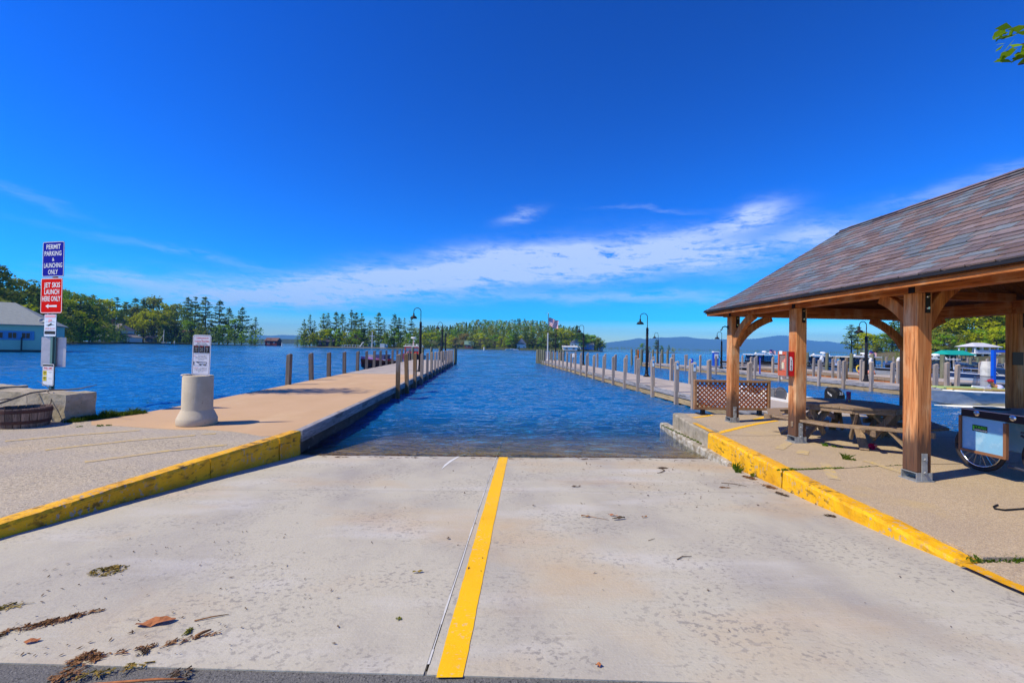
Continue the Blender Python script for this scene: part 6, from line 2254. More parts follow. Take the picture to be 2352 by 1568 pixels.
for z0, z1, r0, r1 in ((.075, .135, .364, .376), (.27, .33, .386, .387)):
    mb = MB()
    mb.lathe([(r0, z0), (r1, z1), (r1 - .008, z1), (r0 - .008, z0)], 40)
    mb.build('hoop', MT.setdefault('rust', pmat('rusty_iron', (.10, .045, .035), [((.055, .03, .028), (9, 9, 9), .4, .65, .8)], rough=.85, bumps=[((40, 40, 40), .4, .003)])), br)
mb = MB()
mb.lathe([(.37, .20), (.0, .215)], 24)
mb.build('soil', plain('dark_soil', (.035, .025, .018), .95), br)
bt = thing('fallen_branch', 'long bare forked branch lying across the block and barrel', 'branch', (-8.9, 9.2, .5))
mb = MB()
bp_ = [(-9.20, 8.36, .375), (-9.14, 8.62, .46), (-9.22, 9.10, .555), (-9.10, 9.42, .585), (-8.80, 9.44, .595), (-8.52, 9.40, .63), (-8.02, 9.18, .73)]
mb.tube([(x + .9 - .9, y, z) for x, y, z in bp_], [.018, .018, .017, .016, .014, .012, .006], 7)
mb.build('stem', plain('branch_bark', (.12, .10, .085), .9), bt, world=True, smooth=True)
mb = MB()
mb.tube([(-9.16, 8.70, .49), (-9.34, 8.62, .47), (-9.6, 8.60, .44)], [.012, .009, .004], 6)
mb.tube([(-9.12, 9.38, .60), (-9.33, 9.52, .66), (-9.62, 9.62, .76)], [.008, .006, .003], 6)
mb.tube([(-9.15, 9.34, .58), (-8.86, 9.16, .50), (-8.70, 8.95, .22), (-8.62, 8.86, .04)], [.013, .012, .012, .009], 6)
mb.tube([(-8.70, 8.95, .22), (-8.78, 8.87, .12), (-8.80, 8.84, .05)], [.009, .008, .005], 6)
mb.tube([(-9.21, 9.02, .55), (-9.02, 8.85, .44), (-8.95, 8.78, .39)], [.006, .005, .004], 5)
mb.build('twig', plain('branch_bark', (.12, .10, .085), .9), bt, world=True, smooth=True)


# ------------------------------------------------------------------ grass, weeds, litter on the ground
def grass(name, spots, seed, kind='stuff', label=None, cat=None, mats=('grass',)):
    r = random.Random(seed)
    vs, fs = [], []
    for (x, y, z, rad, n, h) in spots:
        for i in range(n):
            a, q = r.uniform(0, 6.28), rad * math.sqrt(r.random())
            px, py = x + q * math.cos(a), y + q * math.sin(a)
            hh = h * r.uniform(.45, 1.15)
            d = Vector((r.gauss(0, .6), r.gauss(0, .6), 0)) * hh
            w = r.uniform(.004, .009)
            b = r.uniform(0, 3.14)
            o = len(vs)
            bx, by = w * math.cos(b), w * math.sin(b)
            vs += [Vector((px - bx, py - by, z)), Vector((px + bx, py + by, z)), Vector((px + d.x * .4 + bx * .7, py + d.y * .4 + by * .7, z + hh * .65)), Vector((px + d.x, py + d.y, z + hh)), Vector((px + d.x * .4 - bx * .7, py + d.y * .4 - by * .7, z + hh * .65))]
            fs.append((o, o + 1, o + 2, o + 3, o + 4))
    me = mesh_of(name, vs, fs, mats[0])
    o = link(name, me, kind=kind if label is None else None)
    if label:
        tag(o, label, cat)
    return o


sp_ = []
for i in range(34):
    t = i / 33
    sp_.append((-8.35 + .42 * t + RND.gauss(0, .02), 9.05 + 1.15 * t, 0, .10 + .05 * RND.random(), 80, .05 + .05 * RND.random()))
sp_ += [(-8.36, 9.85, 0, .14, 130, .14), (-8.05, 10.15, 0, .10, 90, .13)]
grass('grass_verge', sp_, 3)
sp_ = []
for i in range(26):
    t = i / 25
    sp_.append((3.98 + 1.6 * t, 3.45 + RND.gauss(0, .012), -.03, .04 + .02 * RND.random(), 26, .018 + .03 * RND.random() * (.5 + t)))
grass('grass_strip', sp_, 4)
cr_ = []
for (a, b, n, h) in (((4.28, 5.99), (5.1, 6.10), 15, .022), ((5.35, 6.15), (5.62, 6.22), 4, .012), ((4.0, 5.95), (4.3, 6.0), 5, .03), ((5.9, 6.25), (6.6, 6.35), 8, .012)):
    for i in range(n):
        t = (i + RND.random() * .5) / n
        cr_.append((a[0] + (b[0] - a[0]) * t, a[1] + (b[1] - a[1]) * t, 0, .022, 22 if h > .015 else 8, h))
grass('crack_weeds', cr_, 5)
for nm, spots, sd, lb in (('weed_tuft', [(5.55, 6.62, 0, .05, 60, .09), (5.62, 6.58, 0, .05, 30, .03)], 6, 'small green weed tuft near the front shelter post base'),
                          ('weed_tuft', [(5.95, 7.55, 0, .04, 50, .05), (6.06, 7.48, 0, .04, 40, .035), (6.13, 7.42, 0, .03, 30, .03)], 7, 'low trailing weed just right of the middle shelter post'),
                          ('weed_tuft', [(4.12, 7.2, -.33, .05, 70, .12), (4.05, 7.02, -.33, .05, 40, .09)], 8, 'weedy clump at the kerb foot by the waterline'),
                          ('weed_tuft', [(4.10, 6.7, -.30, .03, 30, .06)], 9, 'tiny weed at the kerb foot between the clump and the kerb joint'),
                          ('weed_tuft', [(4.40, 9.0 + .16 * i, -.30, .035, 24, .03) for i in range(14)], 10, 'strip of moss and weeds on the ledge below the bare kerb'),
                          ('weed_tuft', [(-7.45, 8.62, .004, .06, 40, .03), (-7.35, 8.70, .004, .05, 30, .025), (-7.75, 8.55, .0, .05, 26, .02)], 11, 'flat yellow-green weed on the pavement near the grass verge')):
    grass(nm, spots, sd, None, lb, 'weed')


def on_ramp(x, y):
    return Vector((x, y, ramp_z(y)))


def litter(name, label, cat, x, y, n, rad, mat, seed, h=.018, length=.04, stretch=(1, 1), ang=0.0, z=None):
    """a small drift of needles, bark flakes and catkins."""
    r = random.Random(seed)
    vs, fs = [], []
    ca_, sa_ = math.cos(ang), math.sin(ang)
    for i in range(n):
        q, a = rad * 1.15 * (r.random() ** .75), r.uniform(0, 6.28)
        ux, uy = q * math.cos(a) * stretch[0], q * math.sin(a) * stretch[1]
        px, py = x + ux * ca_ - uy * sa_, y + ux * sa_ + uy * ca_
        if noise.noise((px * 22, py * 22, seed)) < -.12:
            continue
        pz = (ramp_z(py) if z is None else z) + .005 + r.random() * h * .55 * max(0, 1 - q / rad)
        l, w, b = length * r.uniform(.25, .95), r.uniform(.0015, .005), ang + r.gauss(0, .9)
        dx, dy = math.cos(b) * l, math.sin(b) * l
        o = len(vs)
        vs += [Vector((px - dx - dy * w / l, py - dy + dx * w / l, pz)), Vector((px - dx + dy * w / l, py - dy - dx * w / l, pz + .002)), Vector((px + dx + dy * w / l * .4, py + dy - dx * w / l * .4, pz + r.uniform(-.003, .010))), Vector((px + dx - dy * w / l * .4, py + dy + dx * w / l * .4, pz + r.uniform(-.003, .008)))]
        fs.append((o, o + 1, o + 2, o + 3))
    o = link(name, mesh_of(name, vs, fs, mat))
    return tag(o, label, cat)


MT['litter_brown'] = pmat('litter_brown', (.30, .145, .06), [((.15, .07, .03), (25, 25, 25), .42, .62, .9), ((.28, .16, .05), (60, 60, 60), .56, .66, .7)], rough=.9)
MT['litter_gold'] = pmat('litter_gold', (.34, .22, .05), [((.17, .16, .02), (40, 40, 40), .42, .6, .8), ((.10, .05, .02), (50, 50, 50), .54, .66, .8)], rough=.9)
MT['litter_dark'] = pmat('litter_dark', (.10, .065, .04), rough=.9)
MT['litter_moss'] = pmat('litter_moss', (.22, .22, .02), [((.11, .10, .02), (60, 60, 60), .45, .6, .8)], rough=.9)
L_ = 'leaf litter'
litter('litter_clump', 'oval clump of golden catkins on the left half of the ramp', L_, -2.83, 3.38, 420, .10, 'litter_gold', 1, .03, .022, (1.0, .8))
litter('litter_clump', 'long drift of brown needles at the left near edge of the ramp', L_, -2.60, 2.70, 300, .20, 'litter_brown', 2, .022, .035, (1.15, .16), .62)
litter('litter_clump', 'brown tuft of needles on the seam between asphalt and ramp', L_, -2.08, 2.37, 240, .062, 'litter_brown', 3, .035, .03)
litter('litter_clump', 'scattered string of brown bits leading from the seam tuft', L_, -1.82, 2.47, 200, .24, 'litter_brown', 4, .006, .02, (1.2, .10), .42)
litter('litter_clump', 'dark mossy scrap on the asphalt strip', L_, -1.52, 2.24, 110, .045, 'litter_dark', 5, .02, .018)
litter('litter_clump', 'gold and brown strands lying on the asphalt by the seam tuft', L_, -1.90, 2.27, 110, .15, 'litter_gold', 6, .01, .03, (1.1, .18), .35)
litter('litter_clump', 'reddish needle heap in the corner of the asphalt', L_, -2.06, 2.22, 140, .06, 'litter_brown', 17, .02, .03)
litter('litter_clump', 'small yellow-green moss piece near the bark scrap', L_, -1.74, 2.60, 150, .035, 'litter_moss', 7, .025, .012)
litter('litter_clump', 'curled brown catkin beside the string of bits', L_, -1.83, 2.42, 70, .028, 'litter_dark', 8, .012, .014)
litter('litter_clump', 'rusty needle patch at the picture edge on the ramp', L_, -2.80, 2.52, 260, .12, 'litter_brown', 9, .012, .03, (1, .3), .5)
litter('litter_clump', 'thin gold needle strands by the left edge of the ramp', L_, -3.05, 2.86, 90, .12, 'litter_gold', 10, .006, .05, (1, .25), .5)
litter('litter_clump', 'brown bark heap against the right kerb near its joint', L_, 4.0, 6.62, 300, .14, 'litter_brown', 11, .03, .04, (.35, 1.0), 0)
litter('litter_clump', 'brown bark heap right below the right kerb joint', L_, 3.93, 6.02, 230, .11, 'litter_brown', 12, .03, .035, (.5, 1))
litter('litter_clump', 'dark bits along the kerb just past its joint', L_, 3.84, 5.62, 150, .12, 'litter_dark', 13, .012, .03, (.35, 1))
litter('litter_clump', 'flat reddish flake out on the right half of the ramp', L_, 3.24, 5.97, 120, .09, 'litter_brown', 14, .008, .04, (1, .2), -.1)
litter('litter_clump', 'round brown seed clump at the foot of the right kerb', L_, 3.78, 4.72, 150, .045, 'litter_dark', 15, .03, .018)
litter('litter_clump', 'dark bark pieces in a small heap near the waterline', L_, 2.92, 7.34, 150, .08, 'litter_dark', 16, .03, .05, (1, .5), .1)
litter('litter_clump', 'tiny pale green bud on the left slab beyond the leaf', L_, -.55, 2.72, 40, .014, 'litter_moss', 18, .012, .008)


def flake(name, label, cat, x, y, l, w, ang, mat, curl=.012, seed=0):
    r = random.Random(seed)
    mb = MB()
    n = 7
    rows = []
    for i in range(n + 1):
        t = i / n
        ww = w * (math.sin(math.pi * min(.97, max(.06, t))) ** .6) * (1 + r.uniform(-.25, .25))
        c = ((t - .5) * l, r.uniform(-.1, .1) * w, 0)
        rows.append([(c[0], c[1] - ww, curl * abs(math.sin(t * 5 + seed))), (c[0], c[1], .002 + curl * .3), (c[0], c[1] + ww, curl * abs(math.cos(t * 4 + seed)))])
    for a, b in zip(rows, rows[1:]):
        mb.quad(a[0], b[0], b[1], a[1])
        mb.quad(a[1], b[1], b[2], a[2])
    o = mb.build(name, mat, None, (x, y, ramp_z(y) + .006), ang)
    return tag(o, label, cat)


def twig(label, pts, r, mat='branch_bark', name='twig'):
    mb = MB()
    P = [(x, y, ramp_z(y) + r + .002 + (.004 if 0 < i < len(pts) - 1 else 0)) for i, (x, y) in enumerate(pts)]
    mb.tube(P, [r] * (len(P) - 1) + [r * .5], 6)
    return tag(mb.build(name, mat, smooth=True), label, 'twig')


MT['bark_orange'] = pmat('bark_orange', (.42, .16, .06), [((.26, .09, .04), (20, 20, 20), .42, .62, .8)], rough=.85)
flake('bark_scrap', 'orange curled bark scrap lying on the near left slab', 'bark', -1.97, 2.69, .20, .035, .30, 'bark_orange', .02, 1)
flake('bark_scrap', 'small orange leaf at the near end of the needle drift', 'bark', -2.50, 2.52, .07, .018, .3, 'bark_orange', .01, 2)
flake('dry_leaf', 'tan dry leaf in the middle of the left slab', 'leaf', -.54, 3.34, .075, .012, .15, 'litter_gold', .012, 3)
flake('dry_leaf', 'dark dry leaf on the left slab further from the viewer', 'leaf', -.38, 4.02, .035, .012, 0, 'litter_dark', .012, 4)
flake('dry_leaf', 'grey feather-like leaf right of the yellow line towards the water', 'leaf', 1.17, 5.97, .14, .018, .25, 'litter_dark', .014, 5)
flake('dry_leaf', 'brown leaf at the left end of the leaf trio', 'leaf', 1.02, 4.66, .09, .014, -.2, 'litter_brown', .016, 6)
flake('dry_leaf', 'two-tone curled leaf in the middle of the leaf trio', 'leaf', 1.36, 4.58, .15, .02, .25, 'litter_dark', .03, 7)
flake('dry_leaf', 'rust coloured leaf just above the curled one', 'leaf', 1.33, 4.70, .10, .012, -.3, 'bark_orange', .015, 8)
flake('dry_leaf', 'small brown leaf at the right end of the leaf trio', 'leaf', 1.66, 4.65, .07, .012, .35, 'litter_brown', .014, 9)
flake('dry_leaf', 'tan scrap near the asphalt on the right slab', 'leaf', .58, 2.27, .035, .012, .1, 'bark_orange', .012, 10)
flake('dry_leaf', 'dark speck of leaf beside the yellow line', 'leaf', .50, 5.06, .035, .010, .4, 'litter_dark', .012, 11)
twig('short curved brown twig stub near the moss piece', [(-1.645, 2.545), (-1.625, 2.575), (-1.60, 2.61)], .009, 'litter_brown')
twig('thin straight twig right of the bark scrap', [(-1.76, 2.71), (-1.68, 2.745), (-1.60, 2.78)], .004, 'litter_brown')
twig('long pale twig lying on the asphalt strip', [(-1.95, 2.17), (-1.75, 2.185), (-1.6, 2.20), (-1.46, 2.205)], .006, 'bark_orange')
twig('thin twig across the leaf trio', [(1.0, 4.72), (1.12, 4.63), (1.25, 4.56)], .003, 'litter_brown')
twig('curved twig hanging off the dark bark heap', [(2.88, 7.30), (2.86, 7.1), (2.74, 6.95), (2.66, 6.90)], .007, 'litter_dark')
twig('bent twig in the middle of the right slab', [(1.55, 3.56), (1.62, 3.615), (1.70, 3.62)], .004, 'litter_dark')
twig('thin stick left of the right kerb joint', [(3.36, 6.25), (3.5, 6.17), (3.62, 6.05)], .005, 'litter_dark')
twig('hair-thin twig left of the bent one', [(1.46, 3.98), (1.5, 4.0), (1.54, 4.03)], .0025, 'litter_dark')
# countless specks
r = random.Random(77)
vs, fs = [], []
for i in range(520):
    if i < 200:
        x, y = r.uniform(1.5, 4.0), 5.0 + 3.2 * r.random()
    elif i < 380:
        x, y = -3.3 + 2.3 * r.random() ** 1.3, 2.4 + 1.9 * r.random() ** 1.6
    else:
        x, y = r.uniform(-3.4, 3.6), 2.4 + 5.6 * r.random()
    s = r.uniform(.003, .010) * (1 + .5 * (y > 5))
    leaf_quad(vs, fs, Vector((x, y, ramp_z(y) + .006 + s * .3)), s, Vector((r.gauss(0, .25), r.gauss(0, .25), 1)), r, r.uniform(.8, 2.4))
link('leaf_specks', mesh_of('leaf_specks', vs, fs, 'litter_dark'), kind='stuff')
mb = MB()
mb.tube([(5.62, 4.62, .01), (5.50, 4.56, .012), (5.44, 4.50, .012), (5.50, 4.46, .012), (5.75, 4.50, .011), (6.2, 4.58, .01)], .009, 6)
tag(mb.build('black_strap', MT['rubber']), 'black strap loop lying on the pavement at the picture edge', 'strap')

# near trees: one out of the picture at the left throws the dappled shade on the pier, one reaches in at the top right
t = branch_tree('shade_tree', 'tall tree outside the picture whose crown shades the pier', -18.9, 11.6, -.3, 14.0,
                [(9.4, (.9, .15, .12), 3.2), (10.2, (.9, .3, .1), 3.6), (10.9, (1, .12, .05), 4.0), (11.7, (.9, .35, .1), 3.8), (9.0, (.3, 1, .1), 3.0), (12.3, (1, .1, .1), 3.9)], 'leaf_dark', 420, 5)
t = branch_tree('overhanging_tree', 'leafy branch tips reaching into the top right corner of the sky', 11.5, 4.2, 0, 8.5,
                [(4.95, (-5, 1, .38), 5.12), (4.66, (-4.95, 1, .44), 5.05), (6.0, (.5, .3, .6), 2.5), (6.8, (.4, -.6, .5), 2.0), (7.5, (.4, -.2, .6), 2.0)], 'leaf_green', 70, 9, .016, .70)

# ------------------------------------------------------------------ cargo cart at the right edge
ct = thing('cargo_tricycle', 'pale blue cargo cart with spoked wheels and a black topped box', 'cargo cart', (7.08, 5.63, 0))
MT['cart_blue'] = pmat('cart_blue', (.20, .42, .62), [((.20, .33, .47), (3, 3, 3), .45, .65, .6), ((.40, .56, .68), (8, 8, 8), .52, .66, .5), ((.10, .14, .2), (60, 60, 60), .68, .71, .8)], rough=.5)
CBL = MT['cart_blue']


def C(x, y, z):
    return (x - 7.0, y - 5.85, z)


mb = MB()
mb.box(C(6.652, 5.93, .575), (.012, .53, .49))
sp1 = mb.build('side_panel', CBL, ct)
mb = MB()
for (y, z, sy, sz) in ((5.93, .325, .58, .035), (6.205, .575, .028, .465), (5.655, .560, .035, .435)):
    mb.box(C(6.640, y, z), (.040, sy, sz))
mb.build('trim', plain('trim_wood', (.22, .10, .05), .6), sp1, world=False, loc=(0, 0, 0))
mb = MB()
mb.prism(rrect(.185, .085, .006), 0, .002, 0, Matrix.Translation((0, 0, 0)) @ FRONT)
stk = mb.build('sticker', plain('sticker_black', (.015, .02, .018), .4), sp1, C(6.6435, 5.965, .655), rot=(0, D2R(1.5), D2R(-90)))
mb = MB()
mb.text('YARD', .048, .015, .013, 0, -.0042, 1.15, bold=.001)
mb.prism([(-.085, -.025), (-.07, -.03), (-.062, .0), (-.066, .03), (-.085, .03)], 0, .001, 0, Matrix.Translation((0, -.003, 0)) @ FRONT)
mb.build('lettering', plain('sticker_green', (.10, .55, .03), .4), stk)
mb = MB()
mb.text('COMMANDER', .026, .012, -.024, 0, -.0042, 1.0, bold=.0006)
mb.build('small_lettering', 'white_paint', stk)
mb = MB()
mb.box(C(7.52, 5.42, .56), (.75, 1.5, .44))
mb.build('box', CBL, ct, bevel=.01)
mb = MB()
mb.box(C(7.27, 5.46, .857), (1.30, 1.46, .115))
mb.build('lid', plain('lid_black', (.016, .010, .014), .4), ct, bevel=.008)
mb = MB()
mb.box(C(6.612, 5.46, .905), (.01, 1.46, .012))
mb.build('lid_trim', plain('lid_trim', (.35, .30, .33), .3), ct)
mb = MB()
for y in (5.98, 5.56):
    mb.lathe([(.034, 0), (.038, .004), (.02, .012)], 14, C(6.618, y, .862), 0, Matrix.Rotation(-math.pi / 2, 3, 'Y'))
mb.build('badge', 'chrome', ct)
mb = MB()
mb.box(C(6.95, 6.08, .925), (.30, .22, .015))
mb.build('lid_flap', plain('lid_black', (.016, .010, .014), .4), ct)


def wheel(x, y, r, spokes=20):
    w = MB()
    n = 36
    pts = [(0, (r - .025) * math.cos(2 * math.pi * k / n), (r - .025) * math.sin(2 * math.pi * k / n)) for k in range(n + 1)]
    w.tube(pts, .026, 8)
    ty = w.build('wheel', plain('tyre', (.035, .028, .03), .7), ct, C(x, y, r), smooth=True)
    w = MB()
    pts = [(0, (r - .062) * math.cos(2 * math.pi * k / n), (r - .062) * math.sin(2 * math.pi * k / n)) for k in range(n + 1)]
    w.tube(pts, .013, 6)
    w.build('rim', 'chrome', ty, smooth=True)
    w = MB()
    for k in range(spokes):
        a = 2 * math.pi * k / spokes
        b = a + (.35 if k % 2 else -.35)
        w.tube([(.03 if k % 2 else -.03, .03 * math.cos(b), .03 * math.sin(b)), (0, (r - .065) * math.cos(a), (r - .065) * math.sin(a))], .0022, 4)
    w.build('spoke_set', 'chrome', ty)
    w = MB()
    w.lathe([(.03, -.05), (.034, -.03), (.034, .03), (.03, .05)], 12, (0, 0, 0), 0, Matrix.Rotation(math.pi / 2, 3, 'Y'))
    w.build('hub', 'steel', ty)
    return ty


wheel(6.97, 6.24, .335)
wheel(6.93, 5.36, .345)
mb = MB()
mb.tube([C(6.80, 5.75, .195), C(6.82, 5.45, .18), C(6.84, 4.6, .20)], .018, 8)
mb.tube([C(6.86, 5.66, .62), C(6.86, 5.48, .54), C(6.88, 5.36, .35)], .016, 8)
mb.tube([C(6.86, 5.66, .66), C(6.84, 5.2, .665), C(6.84, 4.6, .67)], .014, 8)
mb.tube([C(7.0, 6.24, .335), C(7.6, 6.24, .335)], .014, 8)
mb.build('frame_tube', plain('cart_frame', (.12, .13, .18), .3, .6), ct, smooth=True)


# ------------------------------------------------------------------ boats
def hull(parent, L, B, fs=.45, fb=.75, draft=.25, mats=('hull_white', 'hull_white', 'hull_white', 'hull_white'), rake=.35, full=.42, stripe=.7, floor=.10, deck_from=None, deck_mat=None, camber=0.0):
    """x forward; z=0 is the water. mats: bottom, topside, stripe, inside."""
    n = 14
    st = []
    for i in range(n + 1):
        t = i / n
        b = B / 2 * (1 - max(0, (t - full) / (1 - full)) ** 2.1) * (.92 + .08 * min(1, t * 3))
        b = max(b, .012)
        sh = fs + (fb - fs) * t ** 1.8
        x = L * t
        k = -draft * (1 - t ** 4) + (.25 * fb) * t ** 6
        row = [(x + rake * t ** 3 * .25, 0, k), (x + rake * t ** 3 * .55, b * .80, -.04 + .35 * sh * t ** 3), (x + rake * t ** 3 * .85, b * .96, sh * stripe), (x + rake * t ** 3, b, sh),
               (x + rake * t ** 3, max(b - .09, .004), sh + .015), (x + rake * t ** 3 * .9, max(b - .14, .003), floor + .3 * sh * t ** 3)]
        st.append(row)
    mb = MB()
    mis = (0, 1, 2, 3, 3)
    for s in (1, -1):
        for a, c in zip(st, st[1:]):
            for k in range(5):
                q = [a[k], c[k], c[k + 1], a[k + 1]]
                q = [(x, y * s, z) for x, y, z in q]
                mb.quad(*(q if s < 0 else q[::-1]), mis[k])
            f = [a[5], c[5], (c[5][0], 0, c[5][2]), (a[5][0], 0, a[5][2])]
            f = [(x, y * s, z) for x, y, z in f]
            mb.quad(*(f if s < 0 else f[::-1]), 3)
    r0 = st[0]
    mb.add([r0[0]] + [(x, y, z) for x, y, z in r0[1:5]] + [(x, -y, z) for x, y, z in r0[4:0:-1]], (tuple(range(9)),), 1)
    mb.add([r0[5], r0[4], (r0[4][0], -r0[4][1], r0[4][2]), (r0[5][0], -r0[5][1], r0[5][2])], ((0, 1, 2, 3),), 3)
    o = mb.build('hull', list(mats), parent, smooth=False)
    if deck_from is not None:
        mb = MB()
        for a, c in zip(st, st[1:]):
            if a[0][0] / L >= deck_from:
                for s in (1, -1):
                    q = [a[4], c[4], (c[4][0], 0, c[4][2] + .05), (a[4][0], 0, a[4][2] + .05)]
                    q = [(x, y * s, z + .003) for x, y, z in q]
                    q = q[:2] + [(q[2][0], 0, q[2][2] + camber), (q[3][0], 0, q[3][2] + camber)]
                    mb.quad(*(q if s < 0 else q[::-1]))
        mb.build('foredeck', deck_mat or mats[3], parent)
    return o


def outboard(parent, x, y, z, s=1.0, mat='rubber', label=None):
    mb = MB()
    prof = [(-.30, -.13, .10, .14), (-.22, -.20, .22, .17), (.0, -.21, .34, .19), (.20, -.20, .33, .18), (.30, -.15, .20, .13)]
    rows = []
    for (px, zl, zh, w) in prof:
        rows.append([(px * s, -w * s, (zl + .05) * s), (px * s, -w * s, zh * s * .75), (px * s, -w * .6 * s, zh * s), (px * s, w * .6 * s, zh * s), (px * s, w * s, zh * s * .75), (px * s, w * s, (zl + .05) * s), (px * s, w * .7 * s, zl * s), (px * s, -w * .7 * s, zl * s)])
    for a, b in zip(rows, rows[1:]):
        for k in range(8):
            mb.quad(a[k], b[k], b[(k + 1) % 8], a[(k + 1) % 8])
    mb.add(rows[0], (tuple(range(8)),))
    mb.add(rows[-1], (tuple(range(7, -1, -1)),))
    mb.beam((.05 * s, 0, -.15 * s), (-.02 * s, 0, -.85 * s), .10 * s, .18 * s)
    mb.box((.24 * s, 0, -.28 * s), (.16 * s, .20 * s, .22 * s))
    o = mb.build('outboard_motor', mat, parent, (x, y, z), bevel=.02 * s)
    if label:
        o['label'] = label
    return o


def windshield(parent, x, w, z, h, slope=.35, sides=.5, mat=None, frame='chrome'):
    mb = MB()
    pts = [(x - sides, -w / 2), (x, -w / 2 * .92), (x + .14, 0), (x, w / 2 * .92), (x - sides, w / 2)]
    for (a, b), (c, d) in zip(pts, pts[1:]):
        mb.quad((a, b, z), (c, d, z), (c - slope * h, d * .94, z + h), (a - slope * h, b * .94, z + h))
    o = mb.build('windshield', mat or 'glass_dark', parent)
    mb = MB()
    mb.tube([(a - slope * h, b * .94, z + h) for a, b in pts], .014, 5)
    mb.build('windshield_frame', frame, o)
    return o


# runabout with mahogany decks and the red tug on the left pier
PURP = pmat('varnished_deck', (.42, .11, .22), [((.52, .20, .34), (1.5, 6, 3), .5, .7, .6)], rough=.18, coat=.5)
MAR = plain('dark_mahogany', (.055, .012, .018), .15, coat=.5)
t = thing('runabout', 'varnished purple runabout with dark blue windshield moored left of the pier', 'motorboat', (-10.12, 43.0, WATER_Z), D2R(-97.0))
hull(t, 6.3, 2.1, .62, .92, .2, (plain('boot_green', (.02, .10, .11), .3), MAR, MAR, PURP), .35, .45, .8, .2, .50, PURP, camber=.17)
windshield(t, 3.6, 1.75, .80, .42, .6, 1.3, plain('blue_glass', (.01, .02, .10), .5))
mb = MB()
mb.box((1.6, 0, .58), (.5, 1.4, .5))
mb.box((2.7, 0, .55), (.45, 1.4, .45))
mb.build('seat', plain('seat_maroon', (.22, .02, .05), .5), t, bevel=.05)
mb = MB()
mb.ball((6.28, 0, .93), .05)
mb.ball((2.0, -.9, .95), .06)
mb.tube([(5.5, -.2, .95), (5.5, .2, .95)], .02)
mb.tube([(.5, -.8, .75), (.5, -.8, 1.0)], .015)
mb.build('deck_fittings', 'chrome', t, smooth=True)
t = thing('tugboat', 'small red tug with white radar dome beyond the runabout', 'tug', (-9.95, 57.6, WATER_Z), D2R(-91))
t.scale = (1.08, 1.08, 1.08)
hull(t, 5.6, 2.3, .75, 1.15, .3, ('rubber', plain('tug_maroon', (.16, .01, .025), .3), plain('tug_maroon', (.16, .01, .025), .3), 'hull_white'), .3, .5, .8, .3, .6)
TR_ = plain('tug_red', (.58, .02, .03), .3)
mb = MB()
Wc, z0, z1 = 1.55, .75, 1.80
for x in (1.2, 3.3):
    for y in (-Wc / 2, Wc / 2):
        mb.box((x, y, (z0 + z1) / 2), (.10, .10, z1 - z0))
for y in (-Wc / 2, Wc / 2):
    mb.box((2.25, y, z0 + .22), (2.0, .08, .44))
    mb.box((2.25, y, z1 - .07), (2.0, .08, .14))
mb.box((3.3, 0, z0 + .22), (.08, Wc - .1, .44))
mb.box((3.3, 0, z1 - .07), (.08, Wc - .1, .14))
mb.box((3.3, 0, z1 - .32), (.07, .10, .36))
mb.box((1.2, 0, z0 + .4), (.08, Wc - .1, .8))
cab = mb.build('cabin', TR_, t, bevel=.02)
mb = MB()
mb.box((3.27, 0, z1 - .33), (.02, Wc - .1, .40))
for y in (-Wc / 2, Wc / 2):
    mb.box((2.25, y * .98, z1 - .33), (2.0, .02, .40))
mb.build('window', plain('tug_glass', (.20, .28, .36), .1), cab)
mb = MB()
mb.box((2.25, 0, z1 + .04), (2.5, 1.9, .08))
mb.build('roof', 'white_paint', cab, bevel=.02)
mb = MB()
for x in (1.2, 3.2):
    for y in (-.8, .8):
        mb.tube([(x, y, z1 + .08), (x, y, z1 + .26)], .018, 5)
mb.tube([(1.2, -.8, z1 + .26), (3.2, -.8, z1 + .26), (3.2, .8, z1 + .26), (1.2, .8, z1 + .26), (1.2, -.8, z1 + .26)], .018, 5)
mb.ball((3.1, .5, z1 + .18), .09)
mb.build('roof_rail', 'white_paint', cab)
mb = MB()
mb.tube([(2.6, 0, z1 + .08), (2.6, 0, z1 + .92)], [.07, .045], 8)
mb.build('mast', plain('mast_pink', (.62, .42, .40), .4), cab)
mb = MB()
mb.lathe([(.12, z1 + .90), (.30, z1 + .96), (.31, z1 + 1.06), (.22, z1 + 1.12)], 16, (2.6, 0, 0))
mb.build('radar_dome', 'white_paint', cab, smooth=True)
mb = MB()
mb.tube([(4.2, -1.15, .6), (4.6, -1.1, .5), (4.9, -.95, .6)], .10, 8)
mb.build('fender', 'white_paint', t, smooth=True)


# skiff with a black outboard beside the right pier
t = thing('skiff', 'white aluminium skiff with black outboard tied to the right pier', 'skiff', (10.62, 13.15, WATER_Z), D2R(91.5))
hull(t, 5.2, 1.7, .50, .62, .15, ('aluminium', 'hull_white', 'hull_white', plain('skiff_inside', (.62, .60, .55), .5)), .25, .5, .75, .08, .72, 'hull_white')
om = outboard(t, -.25, .2, .78, .85, 'rubber')
mb = MB()
mb.text('25', .12, 0, 0, 0, 0, 1.1, bold=.002)
mb.v = [(-.262, -(x) * 1.0, z + .12) for x, y, z in mb.v]
mb.build('lettering', 'white_paint', om)
mb = MB()
mb.text('MERCURY', .085, 0, 0, 0, 0, .9, bold=.002)
mb.v = [(x * .5 - .02, .168, z + .08 + x * .25) for x, y, z in mb.v]
mb.build('side_lettering', 'white_paint', om)
mb = MB()
mb.box((2.6, .05, .42), (.45, .5, .62))
mb.box((2.6, .05, .75), (.30, .52, .06))
mb.build('console', plain('console_grey', (.16, .16, .17), .5), t, bevel=.02)
mb = MB()
for k, (r_, tx) in enumerate(((.21, 2.2),)):
    mb.tube([(tx + .05 * math.sin(a), .15 + r_ * math.cos(a), .62 + r_ * math.sin(a)) for a in [2 * math.pi * q / 20 for q in range(21)]], .022, 6)
